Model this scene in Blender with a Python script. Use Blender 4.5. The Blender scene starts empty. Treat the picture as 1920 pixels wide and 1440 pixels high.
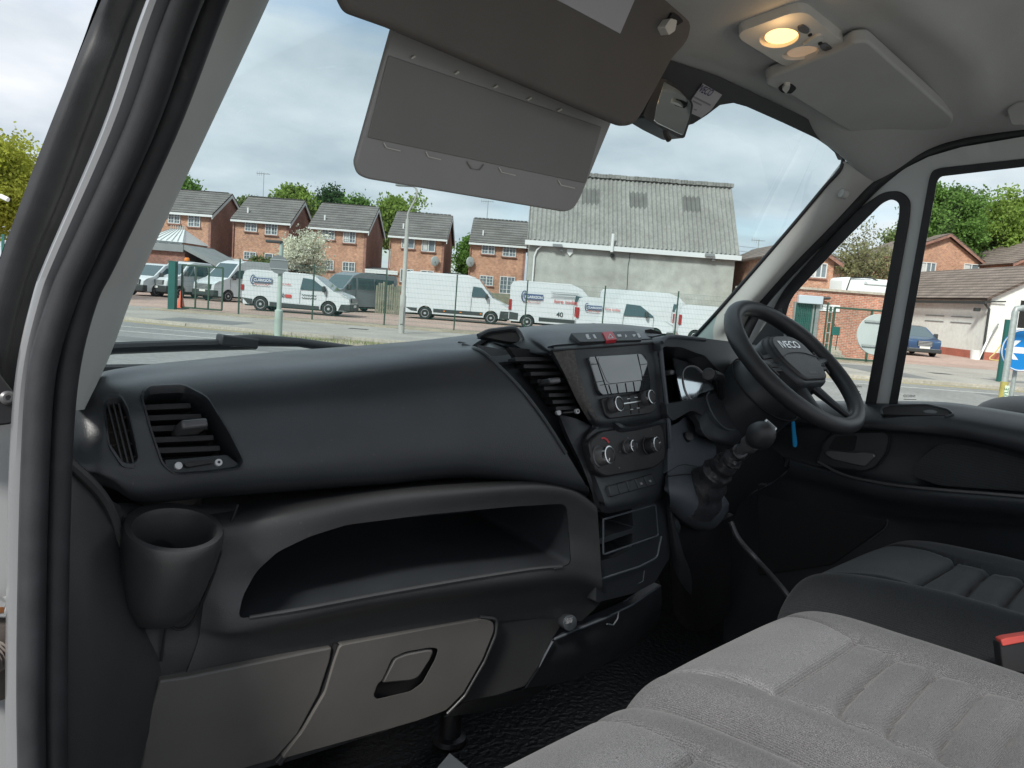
import bpy, bmesh, math, random
import numpy as np
from mathutils import Vector, Matrix
from mathutils.bvhtree import BVHTree
SC = bpy.context.scene
COL = SC.collection
R = math.radians
# ------------------------------------------------------------------ camera (van axes: X right, Y forward, Z up; eye 1.70 m)
F, EYE, YAW, HY, SL = 1442.0, 1.70, R(44), 552.0, 0.075
ROLL = math.atan(SL); PITCH = math.atan((720-HY)*math.cos(ROLL)/F)
f0 = Vector((math.sin(YAW), math.cos(YAW), 0)); r0 = Vector((math.cos(YAW), -math.sin(YAW), 0)); UP = Vector((0, 0, 1))
FW = f0*math.cos(PITCH)-UP*math.sin(PITCH); u1 = f0*math.sin(PITCH)+UP*math.cos(PITCH)
RT = r0*math.cos(ROLL)+u1*math.sin(ROLL); UI = -r0*math.sin(ROLL)+u1*math.cos(ROLL)
CAM = Vector((0, 0, EYE))
cd = bpy.data.cameras.new('camera'); cam = bpy.data.objects.new('camera', cd); COL.objects.link(cam)
cd.sensor_width = 36; cd.lens = 36*F/1920; cd.clip_start = 0.02; cd.clip_end = 4000
cam.matrix_world = Matrix.Translation(CAM) @ Matrix((RT, UI, -FW)).transposed().to_4x4()
SC.camera = cam
# ------------------------------------------------------------------ sky, sun, exposure
SUN_AZ, SUN_EL = R(252), R(42)          # azimuth measured clockwise from +Y (towards which the sun stands)
w = bpy.data.worlds.new('World'); SC.world = w; w.use_nodes = True
nt = w.node_tree; nt.nodes.clear(); N = nt.nodes.new; LK = nt.links.new
sky = N('ShaderNodeTexSky'); sky.sky_type = 'NISHITA'; sky.sun_disc = False
sky.sun_elevation = SUN_EL; sky.sun_rotation = SUN_AZ
tc = N('ShaderNodeTexCoord'); sp = N('ShaderNodeSeparateXYZ'); LK(tc.outputs['Generated'], sp.inputs[0])
mz = N('ShaderNodeMath'); mz.operation = 'MAXIMUM'; mz.inputs[1].default_value = 0.0; LK(sp.outputs[2], mz.inputs[0])
az = N('ShaderNodeMath'); az.operation = 'ADD'; az.inputs[1].default_value = 0.22; LK(mz.outputs[0], az.inputs[0])
cb = N('ShaderNodeCombineXYZ')
for k in (0, 1):
    d_ = N('ShaderNodeMath'); d_.operation = 'DIVIDE'; LK(sp.outputs[k], d_.inputs[0]); LK(az.outputs[0], d_.inputs[1]); LK(d_.outputs[0], cb.inputs[k])
n1 = N('ShaderNodeTexNoise'); n1.inputs['Scale'].default_value = 1.1; n1.inputs['Detail'].default_value = 7; n1.inputs['Roughness'].default_value = .52
n1.inputs['Distortion'].default_value = .5; LK(cb.outputs[0], n1.inputs['Vector'])
cr = N('ShaderNodeValToRGB'); cr.color_ramp.elements[0].position = .20; cr.color_ramp.elements[1].position = .44; LK(n1.outputs['Fac'], cr.inputs[0])
n2 = N('ShaderNodeTexNoise'); n2.inputs['Scale'].default_value = 2.3; n2.inputs['Detail'].default_value = 6; LK(cb.outputs[0], n2.inputs['Vector'])
c2 = N('ShaderNodeValToRGB'); c2.color_ramp.elements[0].position = .3; c2.color_ramp.elements[0].color = (3.3, 3.75, 4.15, 1)
c2.color_ramp.elements[1].position = .68; c2.color_ramp.elements[1].color = (5.3, 5.45, 5.75, 1); LK(n2.outputs['Fac'], c2.inputs[0])
mx = N('ShaderNodeMixRGB'); LK(cr.outputs[0], mx.inputs[0]); LK(sky.outputs[0], mx.inputs[1]); LK(c2.outputs[0], mx.inputs[2])
bg = N('ShaderNodeBackground'); bg.inputs[1].default_value = 0.10; LK(mx.outputs[0], bg.inputs[0])
wo = N('ShaderNodeOutputWorld'); LK(bg.outputs[0], wo.inputs[0])
sd = bpy.data.lights.new('sun', 'SUN'); sd.energy = 2.6; sd.angle = R(10); sd.color = (1, .965, .90)
so = bpy.data.objects.new('sun', sd); COL.objects.link(so)
sv = Vector((math.sin(SUN_AZ)*math.cos(SUN_EL), math.cos(SUN_AZ)*math.cos(SUN_EL), math.sin(SUN_EL)))
so.rotation_euler = sv.to_track_quat('Z', 'Y').to_euler()
SC.view_settings.view_transform = 'Standard'; SC.view_settings.look = 'None'; SC.view_settings.gamma = 1
SC.view_settings.exposure = 0.9
SC.render.engine = 'CYCLES'; SC.cycles.use_denoising = True
SC.cycles.max_bounces = 8; SC.cycles.transparent_max_bounces = 12; SC.cycles.diffuse_bounces = 5
SC.cycles.caustics_reflective = False; SC.cycles.caustics_refractive = False

# ------------------------------------------------------------------ helpers: a point on a picture ray at a stated real coordinate
def ray(u, v): return FW*F+RT*(u-960)+UI*(720-v)
def Y(u, v, y): d = ray(u, v); return CAM+d*(y/d[1])
def X(u, v, x): d = ray(u, v); return CAM+d*(x/d[0])
def Z(u, v, z): d = ray(u, v); return CAM+d*((z-EYE)/d[2])
def A(u, v, a):                                   # at a metres along the street axis; returns (l, a, z)
    d = ray(u, v); p = CAM+d*(a/d.dot(f0)); return (p.dot(r0), a, p.z)
def E(l, a, z=0): return r0*l+f0*a+UP*z
class Pl:
    def __init__(s, a, b, c):
        s.p = a; s.n = (b-a).cross(c-a).normalized()
        if s.n.dot(CAM-a) < 0: s.n = -s.n
    def at(s, u, v, off=0):
        d = ray(u, v); q = s.p+s.n*off
        return CAM+d*((q-CAM).dot(s.n)/d.dot(s.n))
def rp(pts, r, n=5):                              # round a polygon's corners
    out = []
    m = len(pts)
    for i in range(m):
        p = Vector(pts[i]); a = Vector(pts[i-1])-p; b = Vector(pts[(i+1) % m])-p
        ri = r[i] if isinstance(r, (list, tuple)) else r
        q = min(ri, a.length*.48, b.length*.48)
        if q < .01: out.append(tuple(p)); continue
        s, e = p+a.normalized()*q, p+b.normalized()*q
        for k in range(n+1):
            t = k/n; out.append(tuple(s*(1-t)**2+p*2*t*(1-t)+e*t*t))
    return out
def cr_(pts, n):
    m = len(pts); out = []
    if m == 1: return [pts[0]]*n
    for i in range(n):
        t = i/(n-1)*(m-1); k = min(int(t), m-2); s = t-k
        p1, p2 = pts[k], pts[k+1]
        p0 = pts[k-1] if k else p1*2-p2
        p3 = pts[k+2] if k+2 < m else p2*2-p1
        out.append((p1*2+(p2-p0)*s+(p0*2-p1*5+p2*4-p3)*s*s+(p1*3-p0-p2*3+p3)*s**3)*.5)
    return out
def BM(): return bmesh.new()
def sheet(bm, rows, nu=24, nv=24, thick=0.0, lin=False):
    g = [cr_(r, nu) for r in rows]
    g = [list(c) for c in zip(*[cr_([r[i] for r in g], nv) for i in range(nu)])]
    nr = [[None]*nu for _ in range(nv)]
    c = sum((p for r in g for p in r), Vector())/(nu*nv)
    for j in range(nv):
        for i in range(nu):
            du = g[j][min(i+1, nu-1)]-g[j][max(i-1, 0)]; dv = g[min(j+1, nv-1)][i]-g[max(j-1, 0)][i]
            nr[j][i] = du.cross(dv).normalized()
    sgn = 1 if sum((nr[j][i].dot(CAM-g[j][i]) for j in range(nv) for i in range(nu))) > 0 else -1
    V = [[bm.verts.new(p) for p in r] for r in g]
    for j in range(nv-1):
        for i in range(nu-1): bm.faces.new((V[j][i], V[j][i+1], V[j+1][i+1], V[j+1][i]))
    if thick:
        W = [[bm.verts.new(g[j][i]-nr[j][i]*sgn*thick) for i in range(nu)] for j in range(nv)]
        for j in range(nv-1):
            for i in range(nu-1): bm.faces.new((W[j][i], W[j+1][i], W[j+1][i+1], W[j][i+1]))
        for j in range(nv-1):
            for i in (0, nu-1): bm.faces.new((V[j][i], V[j+1][i], W[j+1][i], W[j][i]))
        for i in range(nu-1):
            for j in (0, nv-1): bm.faces.new((V[j][i], V[j][i+1], W[j][i+1], W[j][i]))
    return bm
def poly(bm, pts, vec):                           # prism: polygon swept along vec
    a = [bm.verts.new(p) for p in pts]; b = [bm.verts.new(Vector(p)+vec) for p in pts]
    bm.faces.new(a); bm.faces.new(b[::-1])
    for i in range(len(a)):
        j = (i+1) % len(a); bm.faces.new((a[i], b[i], b[j], a[j]))
    return bm
def slab(pl, px, front, back, bm=None):           # picture outline on a plane, between two offsets
    bm = bm or BM()
    pts = [pl.at(u, v, front) for u, v in px]
    return poly(bm, pts, -pl.n*(front-back))
def slabr(pl, px, front, back):                   # cutter that follows the picture rays
    a = [pl.at(u, v, front) for u, v in px]; c = [pl.at(u, v, back) for u, v in px]; bm = BM()
    a = [bm.verts.new(p) for p in a]; c = [bm.verts.new(p) for p in c]; bm.faces.new(a); bm.faces.new(c[::-1])
    for i in range(len(a)): j = (i+1) % len(a); bm.faces.new((a[i], c[i], c[j], a[j]))
    return bm
class Surf:                                       # lay a picture outline onto a built surface
    def __init__(s, o):
        s.t = BVHTree.FromPolygons([v.co.copy() for v in o.data.vertices], [tuple(p.vertices) for p in o.data.polygons])
    def at(s, u, v, off=0, alt=None):
        d = ray(u, v).normalized(); h = s.t.ray_cast(CAM, d)
        if h[0] is None:
            if alt: return alt.at(u, v, off)
            return s.t.find_nearest(CAM+d*1.2)[0]
        n = h[1] if h[1].dot(d) < 0 else -h[1]
        return h[0]+n*off
def box(bm, c, s, m=None):
    c = Vector(c); hx, hy, hz = s[0]/2, s[1]/2, s[2]/2
    pts = [Vector((x, y, z)) for x in (-hx, hx) for y in (-hy, hy) for z in (-hz, hz)]
    if m: pts = [m @ p for p in pts]
    v = [bm.verts.new(c+p) for p in pts]
    for f in ((0, 1, 3, 2), (4, 6, 7, 5), (0, 4, 5, 1), (2, 3, 7, 6), (0, 2, 6, 4), (1, 5, 7, 3)): bm.faces.new([v[i] for i in f])
    return bm
def b2(bm, x0, x1, y0, y1, z0, z1): return box(bm, ((x0+x1)/2, (y0+y1)/2, (z0+z1)/2), (abs(x1-x0), abs(y1-y0), abs(z1-z0)))
def tube(bm, pts, r, n=10, closed=False, flat=None):
    pts = [Vector(p) for p in pts]; m = len(pts); rings = []
    ref = None
    for i in range(m):
        t = (pts[(i+1) % m if closed else min(i+1, m-1)]-pts[i-1 if closed else max(i-1, 0)])
        t = t.normalized() if t.length > 1e-9 else Vector((0, 0, 1))
        if ref is None:
            ref = Vector((0, 0, 1)) if abs(t.z) < .9 else Vector((1, 0, 0))
        a = (ref-t*ref.dot(t)).normalized(); ref = a; b = t.cross(a)
        q = r[i] if isinstance(r, (list, tuple)) else r
        fa = flat or 1
        rings.append([bm.verts.new(pts[i]+a*(q*fa*math.cos(2*math.pi*k/n))+b*(q*math.sin(2*math.pi*k/n))) for k in range(n)])
    for i in range(m if closed else m-1):
        p, q = rings[i], rings[(i+1) % m]
        for k in range(n): bm.faces.new((p[k], p[(k+1) % n], q[(k+1) % n], q[k]))
    if not closed:
        bm.faces.new(rings[0][::-1]); bm.faces.new(rings[-1])
    return bm
def lathe(bm, o, ax, prof, n=28):                 # profile of (distance along axis, radius)
    ax = ax.normalized(); t = Vector((0, 0, 1)) if abs(ax.z) < .9 else Vector((1, 0, 0))
    a = (t-ax*t.dot(ax)).normalized(); b = ax.cross(a); rings = []
    for d, r in prof: rings.append([bm.verts.new(o+ax*d+a*(r*math.cos(2*math.pi*k/n))+b*(r*math.sin(2*math.pi*k/n))) for k in range(n)])
    for p, q in zip(rings, rings[1:]):
        for k in range(n): bm.faces.new((p[k], p[(k+1) % n], q[(k+1) % n], q[k]))
    bm.faces.new(rings[0][::-1]); bm.faces.new(rings[-1])
    return bm
def ell(bm, c, ax, nu=20, nv=12):                 # ellipsoid; ax three half-axis vectors
    top = bm.verts.new(c+ax[2]); bot = bm.verts.new(c-ax[2]); rs = []
    for j in range(1, nv):
        f = math.pi*j/nv
        rs.append([bm.verts.new(c+ax[2]*math.cos(f)+(ax[0]*math.cos(2*math.pi*k/nu)+ax[1]*math.sin(2*math.pi*k/nu))*math.sin(f)) for k in range(nu)])
    for k in range(nu):
        bm.faces.new((top, rs[0][k], rs[0][(k+1) % nu])); bm.faces.new((bot, rs[-1][(k+1) % nu], rs[-1][k]))
        for p, q in zip(rs, rs[1:]): bm.faces.new((p[k], q[k], q[(k+1) % nu], p[(k+1) % nu]))
    return bm
INV = {}
def orient(bm):
    bmesh.ops.recalc_face_normals(bm, faces=bm.faces)
    if all(len(e.link_faces) == 2 for e in bm.edges) and bm.calc_volume(signed=True) < 0: bmesh.ops.reverse_faces(bm, faces=bm.faces)
def thing(name, label, cat, loc=(0, 0, 0), rz=None, group=None):
    o = bpy.data.objects.new(name, None); COL.objects.link(o); o.empty_display_size = .05
    o.location = loc
    if rz is None: INV[o.name] = Matrix.Translation(-Vector(loc))     # parts given in van coordinates
    else: o.rotation_euler = (0, 0, rz)                                # parts given in the thing's own coordinates
    o['label'] = label; o['category'] = cat
    if group: o['group'] = group
    return o
def obj(name, bm, m, par=None, bev=0, ang=35, seg=2, label=None, smooth=True):
    orient(bm)
    me = bpy.data.meshes.new(name); bm.to_mesh(me); bm.free()
    if smooth:
        me.shade_smooth(); me.set_sharp_from_angle(angle=R(ang))
    for q in (m if isinstance(m, (list, tuple)) else [m]): me.materials.append(q)
    o = bpy.data.objects.new(name, me); COL.objects.link(o)
    if par:
        o.parent = par
        if par.name in INV: o.matrix_parent_inverse = INV[par.name]
    if bev:
        b = o.modifiers.new('b', 'BEVEL'); b.width = bev; b.segments = seg; b.limit_method = 'ANGLE'; b.angle_limit = R(30); b.harden_normals = False
    if label: o['label'] = label
    return o
def cut(o, cutters, us=False):
    for c in cutters:
        orient(c)
        me = bpy.data.meshes.new('c'); c.to_mesh(me); c.free()
        q = bpy.data.objects.new('c', me); COL.objects.link(q)
        old = list(o.modifiers)
        b = o.modifiers.new('x', 'BOOLEAN'); b.operation = 'DIFFERENCE'; b.object = q; b.solver = 'EXACT'; b.use_self = us
        if o.parent: q.parent = o.parent; q.matrix_parent_inverse = o.matrix_parent_inverse.copy()
        for m_ in old: m_.show_viewport = False
        dg = bpy.context.evaluated_depsgraph_get(); dg.update()
        n = bpy.data.meshes.new_from_object(o.evaluated_get(dg))
        o.modifiers.remove(b)
        for m_ in old: m_.show_viewport = True
        o.data = n; bpy.data.objects.remove(q)
    o.data.shade_smooth(); o.data.set_sharp_from_angle(angle=R(35))
    return o
def tag(o, label, cat=None, group=None, kind=None):
    if label: o['label'] = label
    if cat: o['category'] = cat
    if group: o['group'] = group
    if kind: o['kind'] = kind
    return o
def text(name, s, m, par, p0, p1, up, lift=0.0, mirror=False, bold=0.0, squash=1.0, shear=0):
    cu = bpy.data.curves.new('t', 'FONT'); cu.body = s; cu.extrude = 0; cu.offset = bold; cu.shear = shear
    q = bpy.data.objects.new('t', cu); me = bpy.data.meshes.new_from_object(q); bpy.data.objects.remove(q)
    xs = [v.co.x for v in me.vertices]
    if not xs: return None
    x0, x1 = min(xs), max(xs); d = p1-p0; k = d.length/(x1-x0); d = d.normalized(); n = d.cross(up).normalized()
    upv = n.cross(d).normalized()
    if mirror: n = -n
    for v in me.vertices: v.co = p0+d*((v.co.x-x0)*k)+upv*(v.co.y*k*squash)+n*lift
    bm = BM(); bm.from_mesh(me); bpy.data.meshes.remove(me)
    return obj(name, bm, m, par, smooth=False)

# ------------------------------------------------------------------ materials
def mat(name, col, rough=.5, metal=0, bump=None, var=None, spec=.5, coat=0, emit=None, rvar=None, dust=None):
    m = bpy.data.materials.new(name); m.use_nodes = True; t = m.node_tree; b = t.nodes['Principled BSDF']
    b.inputs['Base Color'].default_value = (*col, 1); b.inputs['Roughness'].default_value = rough; b.inputs['Metallic'].default_value = metal
    b.inputs['Specular IOR Level'].default_value = spec; b.inputs['Coat Weight'].default_value = coat
    if emit:
        b.inputs['Emission Color'].default_value = (*emit[0], 1); b.inputs['Emission Strength'].default_value = emit[1]
    c = t.nodes.new('ShaderNodeTexCoord')
    def noise(sc, det=4):
        n = t.nodes.new('ShaderNodeTexNoise'); n.inputs['Scale'].default_value = sc; n.inputs['Detail'].default_value = det
        t.links.new(c.outputs['Object'], n.inputs['Vector']); return n
    last = None
    if var:
        for sc, amt in (var if isinstance(var, list) else [var]):
            n = noise(sc); r = t.nodes.new('ShaderNodeMapRange'); r.inputs[1].default_value = .3; r.inputs[2].default_value = .7
            r.inputs[3].default_value = 1-amt; r.inputs[4].default_value = 1+amt; t.links.new(n.outputs['Fac'], r.inputs[0])
            x = t.nodes.new('ShaderNodeMixRGB'); x.blend_type = 'MULTIPLY'; x.inputs[0].default_value = 1
            if last: t.links.new(last, x.inputs[1])
            else: x.inputs[1].default_value = (*col, 1)
            t.links.new(r.outputs[0], x.inputs[2]); last = x.outputs[0]
    if dust:                                       # specks and smudges: (scale, threshold, colour)
        n = noise(dust[0], 3); r = t.nodes.new('ShaderNodeMapRange'); r.inputs[1].default_value = dust[1]; r.inputs[2].default_value = dust[1]+.12; r.inputs[4].default_value = dust[3] if len(dust) > 3 else .8
        t.links.new(n.outputs['Fac'], r.inputs[0]); x = t.nodes.new('ShaderNodeMixRGB'); t.links.new(r.outputs[0], x.inputs[0])
        if last: t.links.new(last, x.inputs[1])
        else: x.inputs[1].default_value = (*col, 1)
        x.inputs[2].default_value = (*dust[2], 1); last = x.outputs[0]
    if last: t.links.new(last, b.inputs['Base Color'])
    if rvar:
        n = noise(rvar[0]); r = t.nodes.new('ShaderNodeMapRange'); r.inputs[1].default_value = .3; r.inputs[2].default_value = .7
        r.inputs[3].default_value = rough-rvar[1]; r.inputs[4].default_value = rough+rvar[1]; t.links.new(n.outputs['Fac'], r.inputs[0]); t.links.new(r.outputs[0], b.inputs['Roughness'])
    if bump:
        n = noise(bump[0], 2); q = t.nodes.new('ShaderNodeBump'); q.inputs['Strength'].default_value = bump[1]; q.inputs['Distance'].default_value = bump[2] if len(bump) > 2 else .001
        t.links.new(n.outputs['Fac'], q.inputs['Height']); t.links.new(q.outputs[0], b.inputs['Normal'])
    return m
def fabric(name, col, col2, s=640, strength=.3):
    m = bpy.data.materials.new(name); m.use_nodes = True; t = m.node_tree; b = t.nodes['Principled BSDF']
    b.inputs['Roughness'].default_value = .95; b.inputs['Specular IOR Level'].default_value = .15; b.inputs['Sheen Weight'].default_value = .12; b.inputs['Sheen Roughness'].default_value = .5
    c = t.nodes.new('ShaderNodeTexCoord')
    def wav(d, sc):
        n = t.nodes.new('ShaderNodeTexWave'); n.wave_type = 'BANDS'; n.bands_direction = d; n.inputs['Scale'].default_value = sc
        n.inputs['Distortion'].default_value = 1.2; n.inputs['Detail'].default_value = 1; n.inputs['Detail Scale'].default_value = 2; t.links.new(c.outputs['Object'], n.inputs['Vector']); return n
    a, d = wav('X', s*.36), wav('Y', s*.36)
    n = t.nodes.new('ShaderNodeTexNoise'); n.inputs['Scale'].default_value = s*1.7; n.inputs['Detail'].default_value = 3; t.links.new(c.outputs['Object'], n.inputs['Vector'])
    n3 = t.nodes.new('ShaderNodeTexNoise'); n3.inputs['Scale'].default_value = 9; t.links.new(c.outputs['Object'], n3.inputs['Vector'])
    ml = t.nodes.new('ShaderNodeMath'); ml.operation = 'MULTIPLY'; t.links.new(a.outputs['Fac'], ml.inputs[0]); t.links.new(d.outputs['Fac'], ml.inputs[1])
    ad = t.nodes.new('ShaderNodeMath'); ad.operation = 'MULTIPLY_ADD'; ad.inputs[1].default_value = .22; t.links.new(ml.outputs[0], ad.inputs[0]); t.links.new(n.outputs['Fac'], ad.inputs[2])
    rg = t.nodes.new('ShaderNodeMapRange'); rg.inputs[1].default_value = .34; rg.inputs[2].default_value = .84; t.links.new(ad.outputs[0], rg.inputs[0])
    x = t.nodes.new('ShaderNodeMixRGB'); x.inputs[1].default_value = (*col, 1); x.inputs[2].default_value = (*col2, 1); t.links.new(rg.outputs[0], x.inputs[0])
    r2 = t.nodes.new('ShaderNodeMapRange'); r2.inputs[1].default_value = .3; r2.inputs[2].default_value = .7; r2.inputs[3].default_value = .88; r2.inputs[4].default_value = 1.1; t.links.new(n3.outputs['Fac'], r2.inputs[0])
    y = t.nodes.new('ShaderNodeMixRGB'); y.blend_type = 'MULTIPLY'; y.inputs[0].default_value = 1; t.links.new(x.outputs[0], y.inputs[1]); t.links.new(r2.outputs[0], y.inputs[2])
    t.links.new(y.outputs[0], b.inputs['Base Color'])
    q = t.nodes.new('ShaderNodeBump'); q.inputs['Strength'].default_value = strength; q.inputs['Distance'].default_value = .0012; t.links.new(n.outputs['Fac'], q.inputs['Height']); t.links.new(q.outputs[0], b.inputs['Normal'])
    return m
def glass(name, tint, refl=1.0, rough=0.0):
    m = bpy.data.materials.new(name); m.use_nodes = True; t = m.node_tree; t.nodes.clear()
    o = t.nodes.new('ShaderNodeOutputMaterial'); mx = t.nodes.new('ShaderNodeMixShader'); tr = t.nodes.new('ShaderNodeBsdfTransparent'); gl = t.nodes.new('ShaderNodeBsdfGlossy')
    fr = t.nodes.new('ShaderNodeFresnel'); fr.inputs[0].default_value = 1.45; ml = t.nodes.new('ShaderNodeMath'); ml.operation = 'MULTIPLY'; ml.inputs[1].default_value = refl
    tr.inputs[0].default_value = (*tint, 1); gl.inputs['Roughness'].default_value = rough
    t.links.new(fr.outputs[0], ml.inputs[0]); t.links.new(ml.outputs[0], mx.inputs[0]); t.links.new(tr.outputs[0], mx.inputs[1]); t.links.new(gl.outputs[0], mx.inputs[2]); t.links.new(mx.outputs[0], o.inputs[0])
    return m
def bricks(name, c1, c2, mortar, bw=.225, bh=.075, rough=.9, stain=.18, msize=.012):
    m = bpy.data.materials.new(name); m.use_nodes = True; t = m.node_tree; b = t.nodes['Principled BSDF']; b.inputs['Roughness'].default_value = rough
    c = t.nodes.new('ShaderNodeTexCoord'); s = t.nodes.new('ShaderNodeSeparateXYZ'); t.links.new(c.outputs['Object'], s.inputs[0])
    a = t.nodes.new('ShaderNodeMath'); t.links.new(s.outputs[0], a.inputs[0]); t.links.new(s.outputs[1], a.inputs[1])
    v = t.nodes.new('ShaderNodeCombineXYZ'); t.links.new(a.outputs[0], v.inputs[0]); t.links.new(s.outputs[2], v.inputs[1])
    k = t.nodes.new('ShaderNodeTexBrick'); k.inputs['Scale'].default_value = 1; k.inputs['Brick Width'].default_value = bw; k.inputs['Row Height'].default_value = bh; k.inputs['Mortar Size'].default_value = msize
    k.inputs['Color1'].default_value = (*c1, 1); k.inputs['Color2'].default_value = (*c2, 1); k.inputs['Mortar'].default_value = (*mortar, 1); t.links.new(v.outputs[0], k.inputs['Vector'])
    last = k.outputs['Color']
    for sc, am in ((.7, stain), (5.5, .22)):
        n = t.nodes.new('ShaderNodeTexNoise'); n.inputs['Scale'].default_value = sc; n.inputs['Detail'].default_value = 5; t.links.new(c.outputs['Object'], n.inputs['Vector'])
        r = t.nodes.new('ShaderNodeMapRange'); r.inputs[1].default_value = .3; r.inputs[2].default_value = .7; r.inputs[3].default_value = 1-am; r.inputs[4].default_value = 1+am; t.links.new(n.outputs['Fac'], r.inputs[0])
        x = t.nodes.new('ShaderNodeMixRGB'); x.blend_type = 'MULTIPLY'; x.inputs[0].default_value = 1; t.links.new(last, x.inputs[1]); t.links.new(r.outputs[0], x.inputs[2]); last = x.outputs[0]
    t.links.new(last, b.inputs['Base Color'])
    q = t.nodes.new('ShaderNodeBump'); q.inputs['Strength'].default_value = .4; q.inputs['Distance'].default_value = .01; t.links.new(k.outputs['Fac'], q.inputs['Height']); q.invert = True; t.links.new(q.outputs[0], b.inputs['Normal'])
    return m
M = {}
M['dash'] = mat('dash_plastic', (.029, .033, .038), .37, bump=(800, .35, .0010), var=(14, .10), rvar=(6, .06), dust=(190, .69, (.11, .105, .10), .55))
M['dash2'] = mat('dash_lower_plastic', (.042, .043, .045), .42, bump=(800, .35, .0010), var=(10, .10), rvar=(6, .06), dust=(170, .68, (.13, .12, .11), .55))
M['lid'] = mat('glovebox_plastic', (.112, .107, .102), .5, bump=(1500, .2, .0006), var=(9, .09), rvar=(5, .06), dust=(60, .70, (.2, .17, .15), .4))
M['black'] = mat('black_plastic', (.018, .018, .020), .45, bump=(1800, .15, .0005), var=(20, .15), dust=(260, .74, (.10, .10, .10), .5))
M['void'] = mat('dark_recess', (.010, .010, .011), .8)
M['gloss'] = mat('gloss_black', (.008, .009, .011), .08, spec=.6)
M['rubber'] = mat('rubber_seal', (.018, .019, .022), .55, bump=(900, .3, .0008), var=(40, .25), dust=(45, .70, (.09, .08, .075), .5))
M['liner'] = mat('roof_lining_cloth', (.47, .475, .465), .95, bump=(1100, .5, .001), var=[(900, .08), (5, .06)], spec=.1)
M['liner2'] = mat('visor_vinyl', (.47, .475, .46), .75, bump=(1300, .35, .0008), var=(8, .05), spec=.25)
M['trim'] = mat('pillar_trim', (.52, .52, .50), .6, bump=(1500, .25, .0006), var=(6, .05), spec=.35)
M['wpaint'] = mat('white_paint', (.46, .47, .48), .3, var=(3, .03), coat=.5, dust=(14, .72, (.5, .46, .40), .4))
M['jamb'] = mat('shaded_white_jamb', (.155, .16, .168), .3, var=(3, .04), coat=.4, dust=(14, .70, (.22, .19, .16), .5))  # white paint darkened so the colour carries the jamb's shade
M['wpaint2'] = mat('grey_door_paint', (.52, .535, .53), .3, var=(3, .03), coat=.5)
M['wheel'] = mat('wheel_leatherette', (.026, .027, .030), .42, bump=(1000, .35, .0009), var=(30, .15))
M['chrome'] = mat('satin_chrome', (.62, .63, .64), .22, metal=1)
M['silver'] = mat('dark_silver', (.13, .13, .135), .42, metal=.5)
M['leather'] = mat('boot_leather', (.028, .028, .032), .38, bump=(260, .5, .002), var=(40, .2))
M['console'] = mat('console_plastic', (.075, .086, .10), .5, bump=(1500, .22, .0006), var=(12, .1), dust=(120, .72, (.12, .11, .10), .5))
M['mirror'] = mat('mirror_glass', (.85, .88, .87), .02, metal=1)
M['bezel'] = mat('worn_bezel', (.075, .07, .065), .6, bump=(1200, .3, .0008), var=(200, .3), dust=(300, .6, (.16, .14, .12), .6))
M['fabA'] = fabric('grey_fabric', (.034, .034, .037), (.205, .204, .213))
M['fabB'] = fabric('twill_fabric', (.048, .049, .052), (.240, .240, .250), s=560, strength=.2)
M['fabC'] = fabric('charcoal_fabric', (.020, .022, .024), (.060, .064, .068))
M['fabD'] = fabric('charcoal_panel_fabric', (.027, .030, .032), (.075, .082, .087))
M['seam'] = mat('seam_thread', (.05, .05, .052), .9)
M['red'] = mat('red_plastic', (.55, .03, .045), .4)
M['coral'] = mat('buckle_red', (.72, .10, .08), .4)
M['mark'] = mat('white_marking', (.62, .63, .64), .6)
M['markd'] = mat('dim_marking', (.22, .225, .23), .6)
M['blue'] = mat('blue_plastic', (.02, .30, .62), .4)
M['floor'] = mat('floor_rubber', (.010, .010, .011), .38, bump=(75, .9, .004), var=(70, .3), dust=(330, .70, (.10, .10, .10), .8))
M['screen'] = mat('display_glass', (.02, .026, .03), .03, spec=1.0, coat=1)
M['cluster'] = mat('instrument_lens', (.62, .68, .72), .10, metal=.9)
M['wind'] = glass('windscreen_glass', (.74, .845, .86), .10)
M['side'] = glass('side_glass', (.95, .98, .975), .3)
M['frit'] = mat('black_frit', (.035, .036, .038), .5)
M['paper'] = mat('paper', (.75, .74, .72), .7)
M['stick'] = mat('pale_sticker', (.42, .41, .43), .6)
M['navy'] = mat('navy_print', (.02, .02, .09), .6)
M['lampp'] = mat('lamp_plastic', (.62, .60, .55), .35, var=(12, .04), bump=(900, .1, .0004))
M['lens'] = mat('lit_lens', (.8, .6, .4), .3, emit=((1, .55, .19), 1.5))
M['lensfaint'] = mat('faint_glow_lens', (.72, .62, .52), .25, emit=((1, .62, .35), .12))  # faint warm emission makes this lens glow though its lamp is off
M['dirt'] = mat('dusty_fins', (.05, .042, .035), .8, var=(90, .4))
def yr(s): return [Y(*map(float, q.split(','))) for q in s.split()]
def xr(s): return [X(*map(float, q.split(','))) for q in s.split()]
def zr(s): return [Z(*map(float, q.split(','))) for q in s.split()]
def px(s): return [tuple(map(float, q.split(','))) for q in s.split()]
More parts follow.
